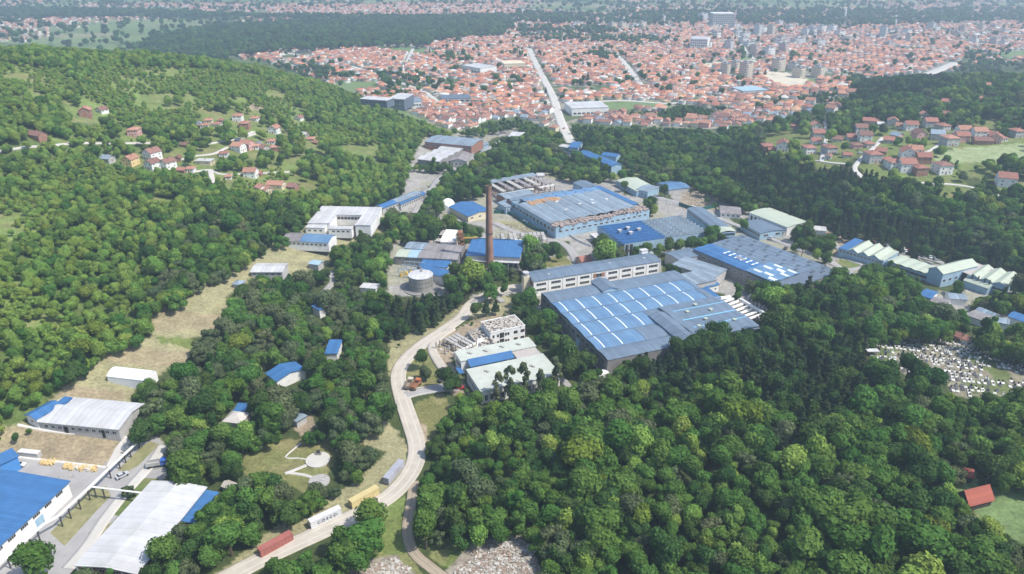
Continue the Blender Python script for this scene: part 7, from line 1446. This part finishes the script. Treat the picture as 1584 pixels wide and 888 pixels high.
# individuals: the trees that show largest
ispine = np.array([p[0] == 'pine' for p in PROT])[pi_]; size = Hh/ZC; size = np.where((PX < 0) | (PX > 1584) | (PY > 905), 0, size)
ind = np.zeros(len(X), bool)
ind[np.argsort(-np.where(ispine, 0, size))[:255]] = True; ind[np.argsort(-np.where(ispine, size, 0))[:150]] = True
for p in range(len(PROT)):
    q_ = np.where((pi_ == p) & (size > 0))[0]
    if len(q_) and not ind[q_].any(): ind[q_[np.argmax(size[q_])]] = True
def tz(px, py):
    if py > 780 and px < 660: return 'in the thicket between the bottom edge and the gravel road'
    if px < 480 and py > 560: return 'in the belt around the lower left yard'
    if px < 640 and py < 430 or px < 200: return 'on the left hill'
    if px < 640: return 'in the belt between terraces and gravel road'
    if px < 820: return 'right of the dirt track' if py > 620 else 'beside the white hall with pale green roofs'
    if px < 1060: return 'in the wood below the great hall' if py < 690 else 'in the wood at the bottom centre'
    if px < 1330: return 'in the wood between great hall and graveyard' if py < 690 else 'in the wood left of the red roofed barn'
    if px < 640: pass
    return 'below the graveyard' if py > 600 else 'around the right hand halls'
for i in np.where(ind)[0]:
    kd, tn, cm, tm = PROT[pi_[i]]; h = Hh[i]/10; sz = 'big' if Hh[i] > 10.5 else 'middling' if Hh[i] > 8.5 else 'smaller'
    lab = f"{sz} {KN[kd]}{'' if kd=='pine' else ' '+TN[tn]} tree {tz(PX[i], PY[i])}"
    for key, x0, x1 in (('bottom centre', 820, 1060), ('left of the red roofed barn', 1060, 1330), ('below the great hall', 820, 1060), ('between great hall and graveyard', 1060, 1330), ('below the graveyard', 1330, 1584), ('terraces and gravel road', 400, 640)):
        if key in lab: lab = lab.replace(' in the wood', ' wood').replace(' wood ', ' in the wood ')+', '+['left', 'middle', 'right'][int(min(2, max(0, 3*(PX[i]-x0)/(x1-x0))))]+' part'
    if kd == 'pine' and 'graveyard' in lab: lab = lab.replace(', ', ', '+('rear ' if PY[i] < 600 else 'front '))
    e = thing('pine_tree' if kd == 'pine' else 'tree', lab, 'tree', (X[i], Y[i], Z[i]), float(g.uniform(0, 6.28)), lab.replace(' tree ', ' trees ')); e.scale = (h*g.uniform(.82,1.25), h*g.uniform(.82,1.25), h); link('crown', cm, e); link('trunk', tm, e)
print('trees', len(X), 'ind', ind.sum())
first = {}
for o in C.objects:
    if o.name.startswith('crown') and o.data.name not in first: first[o.data.name] = o
def forest(nm, sel, label, cat):
    idx = np.where(sel)[0]
    if len(idx) == 0: return
    me = bpy.data.meshes.new(nm); n = len(idx); me.vertices.add(n); me.vertices.foreach_set('co', np.stack([X[idx], Y[idx], Z[idx]], 1).astype(np.float32).ravel())
    for an, t, arr in (('proto','INT',pi_[idx]),('turn','FLOAT',g.uniform(0, 6.28, n)),('size','FLOAT',Hh[idx]/10*g.uniform(.9, 1.12, n))): a = me.attributes.new(an, t, 'POINT'); a.data.foreach_set('value', arr.astype(np.int32 if t == 'INT' else np.float32))
    ob = link(nm, me); tag(ob, label, cat, kind='stuff'); ng = bpy.data.node_groups.new(nm, 'GeometryNodeTree'); ng.interface.new_socket('Geometry', in_out='INPUT', socket_type='NodeSocketGeometry'); ng.interface.new_socket('Geometry', in_out='OUTPUT', socket_type='NodeSocketGeometry')
    N = ng.nodes; L_ = ng.links; gi = N.new('NodeGroupInput'); go = N.new('NodeGroupOutput'); jn = N.new('GeometryNodeJoinGeometry')
    def attr(name, typ): a = N.new('GeometryNodeInputNamedAttribute'); a.data_type = typ; a.inputs[0].default_value = name; return a
    ap = attr('proto', 'INT'); at_ = attr('turn', 'FLOAT'); as_ = attr('size', 'FLOAT'); cx = N.new('ShaderNodeCombineXYZ'); L_.new(at_.outputs[0], cx.inputs[2])
    for p in sorted(set(pi_[idx].tolist())):
        o = first.get(PROT[p][2].name)
        if o is None: continue
        oi = N.new('GeometryNodeObjectInfo'); oi.transform_space = 'ORIGINAL'; oi.inputs[0].default_value = o; oi.inputs[1].default_value = True
        cmp_ = N.new('FunctionNodeCompare'); cmp_.data_type = 'INT'; cmp_.operation = 'EQUAL'; L_.new(ap.outputs[0], cmp_.inputs[2]); cmp_.inputs[3].default_value = p
        ip = N.new('GeometryNodeInstanceOnPoints'); L_.new(gi.outputs[0], ip.inputs[0]); L_.new(cmp_.outputs[0], ip.inputs[1]); L_.new(oi.outputs['Geometry'], ip.inputs[2]); L_.new(cx.outputs[0], ip.inputs[5]); L_.new(as_.outputs[0], ip.inputs[6]); L_.new(ip.outputs[0], jn.inputs[0])
    L_.new(jn.outputs[0], go.inputs[0]); md = ob.modifiers.new('scatter', 'NODES'); md.node_group = ng
missing = [i for i in set(pi_.tolist()) if PROT[i][2].name not in first]; print('missing protos', missing, [PROT[i][:2] for i in missing])
left = (PX < 700) & (ZC < 1000)
forest('hillside_wood', ~ind & ~ispine & left, 'leafy wood covering the left hill and terraces', 'wood')
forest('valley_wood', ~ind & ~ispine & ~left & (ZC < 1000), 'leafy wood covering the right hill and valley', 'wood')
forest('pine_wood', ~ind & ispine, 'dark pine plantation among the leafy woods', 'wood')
forest('far_wood', ~ind & ~ispine & (ZC >= 1000), 'distant trees of the plain and the town', 'wood')
# ---------------------------------------------------------------- air
def haze():
    mb = MB(); mb.box(-9000, -2500, -5, 9000, 11000, 700); 
    zmin = -8; mb = MB(); mb.box(-9000, -2500, zmin, 9000, 11000, 200)
    o = mb.build('haze', None if False else mat('dummy', (1,1,1))); m = bpy.data.materials.new('haze_air'); m.use_nodes = True; n = m.node_tree.nodes; n.remove(n['Principled BSDF']); v = n.new('ShaderNodeVolumePrincipled'); v.inputs['Color'].default_value = (.66,.84,1.0,1); v.inputs['Density'].default_value = HAZE; v.inputs['Anisotropy'].default_value = .2
    m.node_tree.links.new(v.outputs[0], n['Material Output'].inputs['Volume']); o.data.materials.clear(); o.data.materials.append(m); tag(o, 'thin blue summer haze over the valley', 'haze', kind='stuff')
haze()
